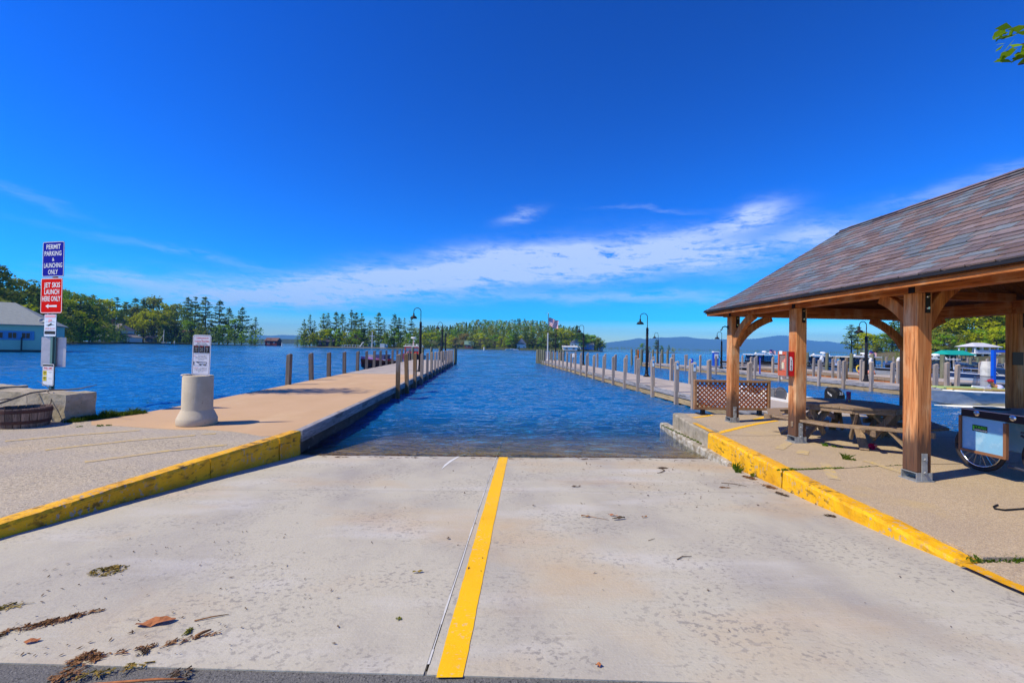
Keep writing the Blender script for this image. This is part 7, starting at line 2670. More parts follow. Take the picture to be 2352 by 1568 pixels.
mb.build('coiled_hose', plain('hose_grey', (.14, .12, .12), .5), t, smooth=True)
mb = MB()
mb.box((1.2, 0, .35), (.3, 1.3, .05))
mb.box((3.6, 0, .38), (.3, 1.2, .05))
mb.build('thwart', 'aluminium', t)

# long open work boat with green and yellow boards aboard
workboat = t = thing('work_boat', 'long aluminium boat carrying pale green and yellow boards, blue lettering on its side', 'work boat', (25.1, 17.35, WATER_Z), D2R(178.0))
hull(t, 6.6, 2.1, .60, .66, .25, (plain('sponson_white', (.62, .62, .58), .4), 'aluminium', 'aluminium', plain('deck_tan', (.40, .34, .22), .7)), .35, .55, .80, .05, .8, 'aluminium')
mb = MB()
mb.tube([(6.4, -.2, .66), (5.6, -.80, .66), (4.2, -1.04, .65), (2.0, -1.06, .64), (0, -1.0, .63)], .045, 6)
mb.tube([(6.4, .2, .66), (5.6, .80, .66), (4.2, 1.04, .65), (2.0, 1.06, .64), (0, 1.0, .63)], .045, 6)
mb.build('gunwale', 'hull_white', t, smooth=True)
mb = MB()
mb.tube([(6.55, 0, .0), (5.5, .70, -.02), (4.0, 1.0, -.02), (0, 1.04, -.02)], [.05, .13, .14, .14], 8)
mb.build('spray_chine', MT['sponson_white'], t, smooth=True)
mb = MB()
mb.beam((6.3, -.35, .78), (3.2, -.30, .74), .34, .05, 0)
mb.beam((6.3, .0, .76), (3.0, .0, .72), .30, .05, 0)
mb.build('green_board', plain('pale_green', (.42, .52, .18), .6), t)
mb = MB()
mb.beam((6.2, .30, .74), (2.9, .36, .70), .26, .05, 0)
mb.beam((3.4, .20, .74), (1.2, .62, .86), .36, .05, 0)
mb.build('yellow_board', plain('pale_yellow', (.60, .40, .10), .6), t)
mb = MB()
mb.text('american', .20, 0, 0, 0, 0, 1.3, bold=.004)
mb.v = [(3.0 - x, 1.058, z + .26) for x, y, z in mb.v]
mb.build('lettering', plain('letter_blue', (.01, .06, .30), .5), t)
mb = MB()
mb.box((4.45, -.1, .60), (.35, .55, .50))
mb.build('console', 'hull_white', t, bevel=.04)
windshield(t, 4.7, .55, .85, .42, .25, .25, pmat('smoke_glass', (.10, .10, .14), rough=.05, alpha=((.75, .78, .85), .35)), 'black_steel')


# the man bending over the console
def skin_layer(me):
    bm_ = __import__('bmesh').new()
    bm_.from_mesh(me)
    bm_.verts.layers.skin.verify()
    bm_.to_mesh(me)
    bm_.free()


def skin_body(name, joints, edges, mat, parent, sub=1):
    me = bpy.data.meshes.new(name)
    names = list(joints)
    me.from_pydata([joints[n][0] for n in names], [(names.index(a), names.index(b)) for a, b in edges], [])
    skin_layer(me)
    o = link(name, me, parent)
    sk = o.modifiers.new('skin', 'SKIN')
    sk.use_smooth_shade = True
    for i, n in enumerate(names):
        r_ = joints[n][1]
        me.skin_vertices[0].data[i].radius = (r_, r_) if isinstance(r_, (int, float)) else r_
        me.skin_vertices[0].data[i].use_root = (i == 0)
    if sub:
        ss = o.modifiers.new('sub', 'SUBSURF')
        ss.levels = ss.render_levels = sub
    me.materials.append(MT[mat] if isinstance(mat, str) else mat)
    return o


pr_ = thing('person', 'man in red cap and lavender shirt bending forward in the work boat', 'person', (21.78, 17.75, -.43))
SKIN = plain('skin', (.42, .20, .12), .6)
# the boat runs along X; he sits facing -X and leans towards the console
J = {'pelvis': ((0, 0, .42), (.155, .14)), 'belly': ((-.10, 0, .60), (.15, .13)), 'chest': ((-.26, 0, .76), (.17, .14)), 'neck': ((-.40, 0, .865), .062), 'skull0': ((-.45, 0, .92), .075), 'skull': ((-.51, 0, .985), (.092, .085)), 'crown': ((-.525, 0, 1.045), .07),
     'shR': ((-.30, .19, .80), .075), 'elR': ((-.55, .27, .62), .048), 'wrR': ((-.80, .22, .60), .030), 'shL': ((-.30, -.19, .80), .075), 'elL': ((-.52, -.27, .60), .048), 'wrL': ((-.78, -.20, .58), .030),
     'hipR': ((.02, .11, .40), .10), 'knR': ((-.40, .20, .44), .068), 'anR': ((-.40, .20, .06), .042), 'toR': ((-.60, .22, .03), .035), 'hipL': ((.02, -.11, .40), .10), 'knL': ((-.40, -.18, .44), .068), 'anL': ((-.40, -.18, .06), .042), 'toL': ((-.60, -.20, .03), .035)}
E_ = [('pelvis', 'belly'), ('belly', 'chest'), ('chest', 'neck'), ('neck', 'skull0'), ('skull0', 'skull'), ('skull', 'crown')]
for s in 'RL':
    E_ += [('chest', 'sh' + s), ('sh' + s, 'el' + s), ('el' + s, 'wr' + s), ('pelvis', 'hip' + s), ('hip' + s, 'kn' + s), ('kn' + s, 'an' + s), ('an' + s, 'to' + s)]
    sg_ = 1 if s == 'R' else -1
    wx, wy, wz = J['wr' + s][0]
    J['pm' + s] = ((wx - .06, wy, wz - .01), (.034, .018))
    E_.append(('wr' + s, 'pm' + s))
    for f in range(4):
        ln = (.075, .085, .08, .062)[f]
        oy = (f - 1.5) * .020
        a, b = 'f%d%s' % (f, s), 'g%d%s' % (f, s)
        J[a] = ((wx - .10 - ln * .3, wy + oy, wz - .012), .0095)
        J[b] = ((wx - .10 - ln * .85, wy + oy, wz - .045), .0085)
        E_ += [('pm' + s, a), (a, b)]
    J['t0' + s] = ((wx - .06, wy - sg_ * .042, wz - .015), .011)
    J['t1' + s] = ((wx - .10, wy - sg_ * .055, wz - .03), .009)
    E_ += [('pm' + s, 't0' + s), ('t0' + s, 't1' + s)]
skin_body('body', J, E_, SKIN, pr_)
SH = {k: (J[k][0], tuple(q + .022 for q in (J[k][1] if isinstance(J[k][1], tuple) else (J[k][1],) * 2))) for k in ('pelvis', 'belly', 'chest', 'shR', 'shL')}
SH['nk'] = ((-.345, 0, .83), .085)
for s in 'RL':
    a, b = Vector(J['sh' + s][0]), Vector(J['el' + s][0])
    SH['sl' + s] = (tuple(a.lerp(b, .62)), .070)
skin_body('shirt', SH, [('pelvis', 'belly'), ('belly', 'chest'), ('chest', 'nk'), ('chest', 'shR'), ('chest', 'shL'), ('shR', 'slR'), ('shL', 'slL')], plain('lavender_cloth', (.40, .42, .66), .9), pr_)
TRs = {k: (J[k][0], (J[k][1] if isinstance(J[k][1], (int, float)) else J[k][1][0]) + .014) for k in ('hipR', 'knR', 'hipL', 'knL')}
TRs['pv'] = ((0, 0, .41), .165)
for s in 'RL':
    TRs['an' + s] = (tuple(Vector(J['an' + s][0]) + Vector((0, 0, .04))), .058)
skin_body('jeans', TRs, [('pv', 'hipR'), ('pv', 'hipL'), ('hipR', 'knR'), ('knR', 'anR'), ('hipL', 'knL'), ('knL', 'anL')], plain('denim', (.03, .06, .16), .9), pr_)
mb = MB()
mb.ball((-.535, 0, 1.045), .108, 14, 8, sc=(1.08, .95, .72))
mb.prism([(-.60, -.085), (-.735, -.065), (-.755, 0), (-.735, .065), (-.60, .085)], 1.018, 1.030)
mb.build('cap', plain('cap_red', (.60, .012, .02), .7), pr_, smooth=False)
for y in (-.035, .035):
    mb = MB()
    mb.ball((-.598, y, .985), .012, 8, 5)
    mb.build('eye', SIGN_BLACK, pr_)
mb = MB()
mb.ball((-.612, 0, .960), .020, 8, 5, sc=(1, .8, 1.2))
mb.build('nose', SKIN, pr_, smooth=True)
for y in (-.095, .095):
    mb = MB()
    mb.ball((-.515, y, .975), .024, 8, 5, sc=(.8, .4, 1.2))
    mb.build('ear', SKIN, pr_, smooth=True)
mb = MB()
mb.box((0, 0, .18), (.5, .55, .32))
mb.build('seat', 'hull_white', workboat, (25.1 - 21.75, -.45, .03), bevel=.03)


# ------------------------------------------------------------------ patrol boats and the rest of the marina
def patrol(x, y, rot, label, L=7.5, flag_=True):
    t = thing('patrol_boat', label, 'patrol boat', (x, y, WATER_Z), rot, 'grey pilothouse boats at the tan pier')
    hull(t, L, 2.5, .75, 1.0, .3, ('aluminium', 'aluminium', 'rubber', 'aluminium'), .4, .5, .82, .3, .6, 'aluminium')
    mb = MB()
    Wc, z0, z1, xa, xb = 1.9, .75, 1.78, 2.3, 4.3
    for px in (xa, (xa + xb) / 2, xb):
        for py in (-Wc / 2, Wc / 2):
            mb.beam((px + (.18 if px == xb else 0), py, z0), (px, py * .95, z1), .07, .07, up=(1, 0, 0))
    for py in (-1, 1):
        mb.box(((xa + xb) / 2, py * Wc / 2, z0 + .17), (xb - xa, .05, .34))
    mb.box((xb + .1, 0, z0 + .17), (.05, Wc - .05, .34))
    mb.beam((xb + .13, 0, z0 + .3), (xb, 0, z1), .05, .05, up=(1, 0, 0))
    cb = mb.build('pilothouse', 'black_steel', t)
    mb = MB()
    for py in (-1, 1):
        mb.box(((xa + xb) / 2, py * (Wc / 2 - .05), z0 + .66), (xb - xa - .1, .015, .60))
    mb.box((xb + .02, 0, z0 + .66), (.015, Wc - .2, .60))
    mb.build('window', pmat('cabin_glass', (.03, .09, .16), rough=.06, alpha=((.45, .62, .8), .45)), cb)
    mb = MB()
    mb.prism([(xa - .5, -Wc / 2 - .18), (xb + .35, -Wc / 2 - .12), (xb + .45, 0), (xb + .35, Wc / 2 + .12), (xa - .5, Wc / 2 + .18)], z1, z1 + .07)
    mb.box(((xa + xb) / 2, 0, z1 + .14), (.8, .7, .06))
    mb.build('roof', 'white_paint', cb)
    mb = MB()
    mb.tube([(xa, -.5, z1 + .07), (xa + .1, -.45, z1 + .26), (xa + .1, .45, z1 + .26), (xa, .5, z1 + .07)], .03, 6)
    mb.ball((xb - .3, .55, z1 + .19), .10)
    mb.lathe([(.20, z1 + .30), (.26, z1 + .35), (.24, z1 + .43), (.1, z1 + .47)], 14, (xa + .4, 0, 0))
    mb.build('roof_gear', 'white_paint', cb)
    mb = MB()
    for py in (-1, 1):
        mb.tube([(4.7, py * 1.15, .85), (4.75, py * 1.12, 1.28), (6.3, py * .85, 1.34), (L - .1, py * .25, 1.42)], .025, 6)
        mb.tube([(5.6, py * 1.0, .9), (5.6, py * .98, 1.3)], .02, 5)
        mb.tube([(.2, py * 1.15, .75), (.25, py * 1.12, 1.15), (1.7, py * 1.15, 1.15), (1.75, py * 1.18, .75)], .025, 6)
    mb.build('rail', 'chrome', t)
    for py in (-.45, .45):
        outboard(t, -.35, py, .95, 1.1, 'rubber')
    if flag_:
        mb = MB()
        for i in range(10):
            for j in range(7):
                def q(u, v):
                    return (xa - .2 - .75 * u, .10 * math.sin(u * 6), z1 + .70 - .42 * v - .22 * u)
                mb.quad(q(i / 10, (j + 1) / 7), q((i + 1) / 10, (j + 1) / 7), q((i + 1) / 10, j / 7), q(i / 10, j / 7), 2 if (i < 4 and j < 4) else j % 2)
        mb.build('ensign', ['flag_red', 'flag_white', 'flag_blue'], t)
        mb = MB()
        mb.tube([(xa - .1, 0, z1 + .05), (xa - .22, 0, z1 + .75)], .014, 5)
        mb.build('ensign_staff', 'chrome', t)
    return t


patrol(34.3, 49.5, D2R(178), 'grey pilothouse boat seen through the curved brace by the far post')
patrol(37.6, 44.6, D2R(176), 'grey pilothouse boat half hidden by the middle shelter post', flag_=False)
patrol(39.7, 42.0, D2R(178), 'largest grey pilothouse boat, in the middle of the shelter opening')
patrol(38.9, 34.2, D2R(180), 'grey pilothouse boat half hidden by the front shelter post', flag_=False)


def openboat(x, y, rot, L, label, side='hull_white', stripe='hull_white', inside='hull_white', wind=True, mot=True, cover=None, B=None):
    t = thing('motorboat', label, 'motorboat', (x, y, WATER_Z), rot, 'small boats in the marina')
    hull(t, L, B or L * .34, .62, .95, .2, ('hull_white', side, stripe, inside), .45, .45, .66, .25, .55, side if cover is None else cover)
    if wind:
        windshield(t, L * .55, L * .26, .85, .38)
    if mot:
        outboard(t, -.3, 0, .9, 1.0, 'rubber')
    mb = MB()
    mb.box((L * .28, 0, .48), (L * .22, L * .2, .40))
    mb.build('seat', inside, t, bevel=.04)
    mb = MB()
    mb.tube([(L * .65, -.5, .9), (L * .68, -.45, 1.15), (L * .95, -.12, 1.25), (L * .95, .12, 1.25), (L * .68, .45, 1.15), (L * .65, .5, .9)], .02, 5)
    mb.build('bow_rail', 'chrome', t)
    return t


openboat(40.5, 29.3, D2R(179), 8.2, 'big bow-on motorboat with navy stripe and white bottom', 'hull_white', 'hull_navy', B=2.4)
openboat(43.5, 33.0, D2R(175), 6.5, 'navy motorboat stern-on behind the post pair', 'hull_navy', 'hull_navy')
openboat(52.5, 44.0, D2R(182), 5.8, 'white motorboat with dark engine behind the navy striped boat')
openboat(56.5, 47.5, D2R(178), 5.2, 'long low white motorboat beyond the dark-engined one', wind=False)
openboat(63.0, 54.0, D2R(185), 6.0, 'white motorboat under the green roofed boathouse')
openboat(70.5, 58.0, D2R(175), 6.2, 'white motorboat by the white piling row')
openboat(76, 66, D2R(180), 6.0, 'white motorboat with blue cover beneath the white boathouse', 'hull_white', 'hull_navy', cover='hull_navy')
openboat(64, 49.5, D2R(182), 6.0, 'pale motorboat right of the rear shelter post')
openboat(44.0, 31.5, D2R(178), 5.0, 'white motorboat just right of the rear shelter post base', wind=True)
openboat(62, 71, D2R(160), 5.5, 'white motorboat far off near the marina grass')
openboat(50, 60, D2R(170), 5.5, 'motorboat with black engines left of the front shelter post', mot=True)
# finger pier behind and its posts
mar = thing('pier', 'crowded marina pier with many grey posts in the far right', 'pier', (60, 60, 0))
mb = MB()
mb.beam((46, 62, -.08), (92, 70, -.08), 1.4, .14)
mb.build('deck_panel', 'deck', mar, world=True)
mb = MB()
mb.beam((44, 50, -.08), (80, 52, -.08), 1.3, .14)
mb.build('deck_panel', 'deck', mar, world=True)
for i in range(22):
    put(PM['grey'] if i % 3 else PM['pile'], 'post', mar, 46 + i * 2.1, 61.1 + i * .365, .1, .03)
for i in range(17):
    put(PM['grey'] if i % 2 else PM['pile'], 'post', mar, 44 + i * 2.2, 49.2 + i * .12, .15, .03)
for i in range(8):
    put(PM['grey'], 'post', mar, 36.5 + i * 2.2, 31.2 + .1 * i, .0, .03)
# stubby white piling and blue hoist
wp = MB()
wp.lathe([(.26, -.9), (.26, .95), (.20, 1.35), (.19, 1.36)], 14)
wo = wp.build('white_piling', pmat('piling_white', (.60, .58, .52), [((.40, .38, .34), (3, 3, 5), .45, .65, .7)], rough=.7), None, (29.3, 24.7, 0))
tag(wo, 'thick white piling beside the blue hoist post', 'piling')
ht = thing('boat_hoist', 'bright blue steel hoist post and crossbar left of the rear shelter post', 'hoist', (28.9, 24.0, -.5))
mb = MB()
mb.box((0, 0, 1.27), (.15, .15, 2.54))
mb.build('post', plain('hoist_blue', (.004, .09, .55), .4), ht)
mb = MB()
mb.box((.93, .0, 2.47), (1.70, .12, .14))
mb.box((1.72, 0, 1.2), (.13, .13, 2.4))
mb.build('crossbar', MT['hoist_blue'], ht)


# ------------------------------------------------------------------ buildings on the shores
def gable(mb, x0, x1, y0, y1, z0, zr, over=.4, axis='x', mi=0, hip=0.0, th=.12):
    """a pitched roof with thickness; ridge along axis."""
    if axis == 'x':
        ym = (y0 + y1) / 2
        A = [(x0 - over, y0 - over, z0), (x1 + over, y0 - over, z0), (x1 + over - hip, ym, zr), (x0 - over + hip, ym, zr)]
        Bq = [(x1 + over, y1 + over, z0), (x0 - over, y1 + over, z0), (x0 - over + hip, ym, zr), (x1 + over - hip, ym, zr)]
        ends = [[(x0 - over, y1 + over, z0), (x0 - over, y0 - over, z0), (x0 - over + hip, ym, zr)], [(x1 + over, y0 - over, z0), (x1 + over, y1 + over, z0), (x1 + over - hip, ym, zr)]]
    else:
        xm = (x0 + x1) / 2
        A = [(x0 - over, y1 + over, z0), (x0 - over, y0 - over, z0), (xm, y0 - over + hip, zr), (xm, y1 + over - hip, zr)]
        Bq = [(x1 + over, y0 - over, z0), (x1 + over, y1 + over, z0), (xm, y1 + over - hip, zr), (xm, y0 - over + hip, zr)]
        ends = [[(x0 - over, y0 - over, z0), (x1 + over, y0 - over, z0), (xm, y0 - over + hip, zr)], [(x1 + over, y1 + over, z0), (x0 - over, y1 + over, z0), (xm, y1 + over - hip, zr)]]
    for q in (A, Bq):
        mb.quad(*q, mi)
        mb.quad(*[(x, y, z - th) for x, y, z in q[::-1]], mi)
        mb.quad(q[0], (q[0][0], q[0][1], q[0][2] - th), (q[1][0], q[1][1], q[1][2] - th), q[1], mi)
    for e in ends:
        mb.add(e, ((0, 1, 2),), mi)


def window(parent, x, y, z, w, h, frame, glass='glass_dark', face='y', bars=1):
    """frame proud of the wall, pane inside."""
    mb = MB()
    t = .09

    def B(cx, cz, sx, sz):
        if face == 'y':
            mb.box((x + cx, y - .03, z + cz), (sx, .06, sz))
        else:
            mb.box((x - .03, y + cx, z + cz), (.06, sx, sz))
    B(-w / 2 + t / 2, 0, t, h)
    B(w / 2 - t / 2, 0, t, h)
    B(0, h / 2 - t / 2, w - 2 * t, t)
    B(0, -h / 2 + t / 2, w - 2 * t, t)
    for k in range(bars):
        B(-w / 2 + w * (k + 1) / (bars + 1), 0, .05, h - 2 * t)
    f = mb.build('window', frame, parent, world=True)
    mb = MB()
    if face == 'y':
        mb.box((x, y - .012, z), (w - 2 * t, .02, h - 2 * t))
    else:
        mb.box((x - .012, y, z), (.02, w - 2 * t, h - 2 * t))
    mb.build('pane', glass, f, world=True)


GRN = pmat('pale_green_siding', (.36, .55, .44), [((.30, .46, .38), (2, 2, 9), .45, .65, .5)], rough=.7, bumps=[((1, 1, 42), .6, .02)])
BLU = plain('blue_trim', (.08, .26, .50), .5)
bh = thing('boathouse', 'pale green boathouse with grey roof standing in the water at far left', 'boathouse', (-67.5, 68, -.45))
mb = MB()
mb.box((-78.0, 73.0, 1.70), (21, 10, 3.66))
wall = mb.build('wall', GRN, bh, world=True)
mb = MB()
mb.box((-78.0, 73.0, -.45), (21.2, 10.2, .62))
mb.build('base', plain('boathouse_base', (.05, .06, .06), .8), bh, world=True)
for i in range(17):
    mb = MB()
    mb.box((-78.0, 67.985, -.02 + i * .205), (21.03, .03, .19))
    mb.v = [(x, y - (.02 if z < -.02 + i * .205 else 0), z) for x, y, z in mb.v]
    mb.build('siding_board', GRN, wall, world=True)
mb = MB()
gable(mb, -88.5, -67.5, 68, 78, 3.62, 7.1, .45, 'x', 0, 5.2)
mb.build('roof', pmat('grey_shingle', (.27, .29, .28), [((.20, .22, .22), (3, 9, 3), .45, .65, .7)], rough=.9, bumps=[((2, 14, 14), .5, .03)]), bh, world=True)
mb = MB()
mb.box((-71.3, 67.92, 2.0), (4.2, .05, 1.35))
mb.build('window_surround', BLU, bh, world=True)
for x in (-72.75, -71.40, -70.05):
    window(bh, x, 67.88, 2.0, 1.0, .98, BLU, plain('boathouse_pane', (.03, .025, .03), .15), 'y', 1)
for x in (-74.15,):
    window(bh, x, 67.95, 2.0, 1.0, .98, BLU, MT['boathouse_pane'], 'y', 1)
mb = MB()
mb.box((-70.4, 67.5, .45), (.16, .16, 2.6))
mb.build('mooring_post', plain('boathouse_base', (.05, .06, .06), .8), bh, world=True)
bh.rotation_euler = (0, 0, D2R(35))
bh.location = (-67.6, 69.4, -.45)
sd_ = thing('satellite_dish', 'small grey satellite dish on the boathouse roof corner', 'dish', (-68.7, 69.2, 3.75))
mb = MB()
mb.lathe([(.02, 0), (.25, .05), (.42, .16), (.41, .17), (.24, .07), (.02, .02)], 16, (0, 0, .55), 0, Matrix.Rotation(D2R(55), 3, 'X') @ Matrix.Rotation(D2R(20), 3, 'Y'))
mb.build('reflector', plain('dish_grey', (.30, .31, .32), .5), sd_, smooth=True)
mb = MB()
mb.tube([(0, .1, -.1), (0, .05, .3), (0, 0, .55)], .025, 6)
mb.tube([(0, 0, .5), (.1, -.35, .62)], .015, 5)
mb.build('arm', MT['dish_grey'], sd_)
ms = MB()
ms.tube([(-78.9, 80, 0), (-78.3, 80, 9.6)], [.09, .05], 8)
tag(ms.build('mast', plain('mast_white', (.50, .55, .58), .5)), 'pale mast standing behind the green boathouse roof', 'mast')

WSID = pmat('white_siding', (.66, .68, .70), [((.52, .54, .58), (.5, .5, 3), .45, .65, .5)], rough=.7)
GRF = pmat('grey_roof', (.20, .18, .18), [((.14, .13, .14), (1, 1, 1), .45, .65, .6)], rough=.9)


def cottage(name, label, x, y, w, d, h, rh, wall, roof, rows, rot=0.0, axis='x', storeys=1, z=.2, over=.5, hip=0.0, extra=None):
    t = thing(name, label, 'house', (x, y, z))
    mb = MB()
    mb.box((x, y + d / 2, z + h / 2), (w, d, h))
    if axis == 'y' and hip == 0:
        mb.add([(x - w / 2, y, z + h), (x + w / 2, y, z + h), (x, y, z + h + rh * .97)], ((0, 1, 2),))
    mb.build('wall', wall, t, world=True)
    mb = MB()
    gable(mb, x - w / 2, x + w / 2, y, y + d, z + h, z + h + rh, over, axis, 0, hip, .2)
    rf = mb.build('roof', roof, t, world=True)
    for (n, zc, ww, wh) in rows:
        for i in range(n):
            window(t, x - w / 2 + w * (i + .5) / n, y, z + zc, ww, wh, 'white_paint')
    return t, rf


t, rf = cottage('white_house', 'two-storey white shore house with grey hipped roof and chimney', -224.0, 268, 15, 10, 7.2, 4.0, WSID, GRF, ((3, 5.2, 2.2, 1.6), (4, 2.2, 2.6, 2.0)), hip=4.2, over=.9)
mb = MB()
mb.box((-225, 273, 12.3), (1.4, 1.2, 3.2))
mb.build('chimney', plain('brick_red', (.22, .08, .06), .9), rf, world=True)
mb = MB()
mb.box((-224, 266.2, 4.0), (15.6, 3.4, .25))
mb.box((-224, 264.7, 4.9), (15.6, .12, .9))
for k in range(6):
    mb.box((-231.3 + k * 2.9, 264.8, 1.9), (.25, .25, 4.0))
mb.build('porch', WSID, t, world=True)
mb = MB()
mb.quad((-217.5, 266, 6.2), (-209.5, 266, 3.2), (-209.5, 276, 3.2), (-217.5, 276, 6.2))
mb.quad((-217.5, 266, 6.0), (-217.5, 276, 6.0), (-209.5, 276, 3.0), (-209.5, 266, 3.0))
mb.build('lean_to_roof', GRF, t, world=True)
mb = MB()
mb.box((-213.5, 271, 1.6), (7.6, 9, 3.0))
mb.build('lean_to_wall', WSID, t, world=True)
t.location.x -= 5
cottage('brown_cottage', 'brown shore cottage with pinkish roof under the dark conifers', -209.5, 300, 10, 9, 4.0, 5.0, plain('brown_boards', (.075, .05, .06), .9), plain('pink_roof', (.30, .17, .13), .9), ((2, 2.2, 1.4, 1.2),), axis='x')
cottage('brown_cottage', 'shadowy purple-brown cottage beside the pink roofed one', -202.0, 303, 9, 9, 5.0, 4.5, plain('brown_boards', (.075, .05, .06), .9), plain('dark_roof', (.09, .08, .11), .9), ((2, 2.4, 1.2, 1.0),), axis='y')
cottage('grey_shed', 'low grey shed at the water by the yellow-green trees', -219, 287, 6.5, 5, 2.8, 1.6, plain('shed_grey', (.10, .11, .16), .9), plain('dark_roof', (.09, .08, .11), .9), ((1, 1.5, .9, .9),))
bb = thing('red_boathouse', 'dark red boathouse standing in the water in the gap between point and island', 'boathouse', (-146, 292, -.4))
mb = MB()
mb.box((-146.0, 295, 1.4), (7.6, 6, 3.4))
mb.build('wall', plain('barn_red', (.17, .03, .04), .8), bb, world=True)
mb = MB()
gable(mb, -149.8, -142.2, 292, 298, 3.0, 4.9, .4, 'x', 0, .0, .2)
mb.build('roof', plain('brown_roof', (.16, .09, .075), .9), bb, world=True)
window(bb, -147.5, 292, 1.4, 1.3, 1.3, 'white_paint')
window(bb, -144.0, 292, 1.8, 1.0, 1.0, 'white_paint')
mb = MB()
mb.box((-153.5, 292, .25), (9, 3, .3))
for k in range(7):
    mb.box((-157.3 + k * 1.25, 290.6, .6), (.16, .16, 1.0))
mb.build('landing', plain('brown_boards', (.075, .05, .06), .9), bb, world=True)
ifl = thing('swim_dock', 'island dock with white railings and a tall cross-shaped mast', 'dock', (-82, 238, -.4))
mb = MB()
mb.box((-83, 239, .05), (24, 3.2, .35))
mb.build('deck_panel', plain('pale_deck', (.40, .33, .26), .9), ifl, world=True)
mb = MB()
for k in range(9):
    mb.box((-94.6 + k * 1.4, 237.5, .75), (.14, .14, 1.1))
mb.box((-89, 237.5, 1.25), (11.4, .10, .10))
mb.build('railing', 'white_paint', ifl, world=True)
mb = MB()
mb.box((-79.2, 239, 4.4), (.32, .32, 8.6))
mb.box((-79.2, 239, 6.3), (3.0, .22, .22))
mb.build('cross_mast', 'white_paint', ifl, world=True)
mb = MB()
mb.tube([(-85.6, 238, .5), (-84.8, 238, 1.0), (-84.0, 238.2, 2.6), (-83.2, 238.2, 2.7)], .22, 6)
mb.build('slide', 'white_paint', ifl, world=True)
mb = MB()
mb.box((-73.4, 239, 1.2), (2.4, 2.2, 2.2))
mb.box((-72.2, 240, 1.1), (2.2, 1.8, 1.9))
mb.build('hut', plain('hut_pale', (.45, .50, .50), .8), ifl, world=True)
ifl.location.x += 13.3
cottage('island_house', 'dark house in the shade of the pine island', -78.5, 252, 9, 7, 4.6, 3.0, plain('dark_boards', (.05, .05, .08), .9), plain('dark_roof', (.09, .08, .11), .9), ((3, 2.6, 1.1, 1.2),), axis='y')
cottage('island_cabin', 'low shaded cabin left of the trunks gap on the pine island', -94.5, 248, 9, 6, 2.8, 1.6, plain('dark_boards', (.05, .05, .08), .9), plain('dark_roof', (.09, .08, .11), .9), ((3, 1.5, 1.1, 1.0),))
cottage('white_cottage', 'white gabled cottage with blue windows at the foot of the hill', 23.5, 366, 8, 7, 4.0, 5.2, WSID, plain('blue_roof', (.16, .18, .24), .9), ((2, 1.9, 1.2, 1.2), (1, 4.6, 1.2, 1.3)), axis='y')
cottage('red_cottage', 'small red cottage with green roof at the foot of the hill', -20.5, 364, 7, 6, 3.0, 3.2, plain('cottage_red', (.24, .07, .055), .9), plain('green_roof', (.13, .22, .18), .9), ((2, 1.7, 1.3, 1.1),))
cottage('white_house', 'large white gabled house near the tip of the hill island', 69.5, 366, 9, 8, 6.0, 4.0, WSID, plain('blue_roof', (.16, .18, .24), .9), ((3, 4.4, 1.2, 1.4), (3, 1.9, 1.3, 1.5)), axis='y')
cottage('blue_house', 'blue shaded wing beside the large white house on the hill island', 79.8, 367, 11, 8, 4.8, 3.0, plain('blue_boards', (.10, .20, .42), .8), plain('blue_roof', (.16, .18, .24), .9), ((4, 3.4, 1.2, 1.2),))
cottage('white_boathouse', 'low white boathouse at the water below the large white house', 64.0, 362, 12, 5, 2.6, 1.2, plain('bright_white', (.74, .74, .74), .6), plain('pale_roof', (.45, .46, .5), .8), ((2, 1.3, 2.2, 1.4),))
cottage('pale_shed', 'small pale blue shed near the very tip of the hill island', 91.5, 369, 4.5, 4, 3.4, 1.5, plain('pale_blue_boards', (.32, .45, .58), .8), plain('pale_roof', (.45, .46, .5), .8), ((1, 1.8, 1.1, 1.1),))
# white upper deck house and green roofed slip on the marina shore
wh = thing('shore_pavilion', 'white open-sided pavilion on posts above the marina bank', 'pavilion', (131.5, 110, .8))
for x in (128.4, 130.4, 132.4, 134.6):
    for y in (110, 114):
        mb = MB()
        mb.box((x, y, 2.55), (.28, .28, 3.5))
        mb.build('post', 'white_paint', wh, world=True)
mb = MB()
mb.box((131.5, 112, 2.45), (7.0, 5.0, .25))
mb.build('floor', 'white_paint', wh, world=True)
mb = MB()
mb.box((131.5, 109.85, 2.95), (6.6, .12, .75))
mb.build('railing', plain('rail_lilac', (.55, .54, .62), .6), wh, world=True)
mb = MB()
gable(mb, 128.2, 134.8, 109.8, 114.2, 4.2, 5.3, .5, 'x', 0, 2.2)
mb.build('roof', pmat('lilac_roof', (.50, .50, .56), rough=.7), wh, world=True)
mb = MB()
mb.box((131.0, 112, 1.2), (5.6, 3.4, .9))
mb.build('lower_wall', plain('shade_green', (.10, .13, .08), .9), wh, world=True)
gs = thing('covered_slip', 'boat slip with bright teal green roof left of the white pavilion', 'boathouse', (119, 105, .2))
mb = MB()
gable(mb, 116.0, 122.4, 103.5, 108, 1.95, 3.05, .3, 'x', 0, .6)
mb.build('roof', plain('teal_roof', (.01, .30, .24), .5), gs, world=True)
for k in range(7):
    for y in (103.6, 107.8):
        mb = MB()
        mb.box((116.2 + k * 1.03, y, .9), (.14, .14, 2.1))
        mb.build('post', 'dockpost', gs, world=True)
mb = MB()
mb.box((119.2, 107.9, 1.0), (6.4, .15, 1.9))
mb.build('back_wall', plain('dark_boards', (.05, .05, .08), .9), gs, world=True)
gs.location.x -= 2.8
wh.location.x -= 1.0
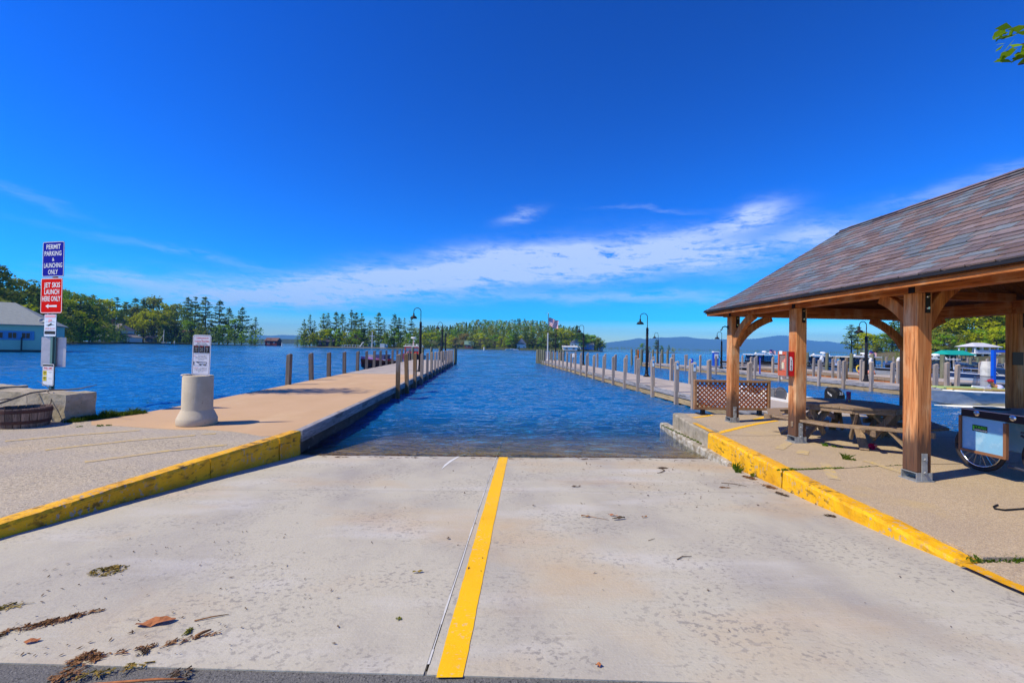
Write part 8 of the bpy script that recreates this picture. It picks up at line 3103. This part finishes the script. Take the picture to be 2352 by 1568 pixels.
# marker buoys and small craft
for i, (x, y, lb) in enumerate(((-5.5, 250, 'white marker buoy between the two piers'), (-124.5, 262, 'white buoy in the gap left of the pine island'), (-186, 262, 'tiny white buoy off the beach'))):
    mb = MB()
    mb.lathe([(.30, -.5), (.32, .4), (.20, 1.9), (.05, 2.0)], 10)
    tag(mb.build('marker_buoy', 'white_paint', None, (x, y, WATER_Z)), lb, 'buoy')
openboat(9.5, 354, D2R(10), 6.5, 'white boat moored off the white gabled cottage')
openboat(20.5, 356, D2R(170), 6.0, 'second white boat by the white gabled cottage')
openboat(-207, 275, D2R(15), 6.0, 'white boat pulled up by the sandy beach', wind=False)
openboat(-212, 262, D2R(160), 6.0, 'white boat in front of the white shore house')
bc = MB()
bc.prism([(-214.8, 264.0), (-203.2, 280.6), (-206, 286), (-219, 270)], -.5, -.1)
bc.build('sandy_beach', plain('beach_sand', (.50, .40, .26), .95), None, kind='structure')
# person-height beach mast
mb = MB()
mb.tube([(-206.6, 281.5, 0), (-206.3, 281.5, 8.5)], .16, 6)
mb.tube([(-206.4, 281.5, 5.5), (-209.3, 281.5, 1.0)], .08, 5)
tag(mb.build('beach_mast', 'white_paint'), 'white mast with stay on the sandy beach', 'mast')
# fuel and flag bits on the tan pier
fu = thing('fuel_pump', 'blue and white fuel pump on the pier end left of the far post', 'pump', (24.7, 47.5, 0))
mb = MB()
mb.box((0, 0, .75), (.55, .4, 1.5))
mb.build('cabinet', plain('pump_blue', (.01, .06, .42), .4), fu, bevel=.03)
mb = MB()
mb.box((0, -.21, 1.1), (.42, .03, .5))
mb.box((0, 0, 1.58), (.6, .45, .12))
mb.build('panel', 'white_paint', fu)
mb = MB()
mb.tube([(.3, -.1, 1.2), (.55, -.15, .7), (.4, -.2, .3)], .03, 6)
mb.build('hose', 'rubber', fu)
bu = MB()
bu.tube([(30.3, 34.9, .16), (32.0, 34.3, .16)], .16, 12)
tag(bu.build('fender', plain('fender_coral', (.62, .24, .17), .6), smooth=True), 'long coral fender lying on the tan pier', 'fender')
yh = MB()
yh.tube([(30.9 + .26 * math.cos(a), 35.5 + .1 * math.sin(a), .35 + .32 * math.sin(a * 1.0)) for a in [k * .5 for k in range(14)]], .05, 6)
tag(yh.build('yellow_hose', plain('hose_yellow', (.62, .44, .05), .6), smooth=True), 'coil of yellow hose by the meter box on the tan pier', 'hose')
rp = MB()
rp.tube([(9.95, 19.5, .45), (10.4, 19.0, .12), (10.9, 18.1, -.05), (11.0, 17.6, .1)], .02, 6)
tag(rp.build('mooring_rope', MT['rubber'], smooth=True), 'dark rope from a right pier post down to the skiff', 'rope')
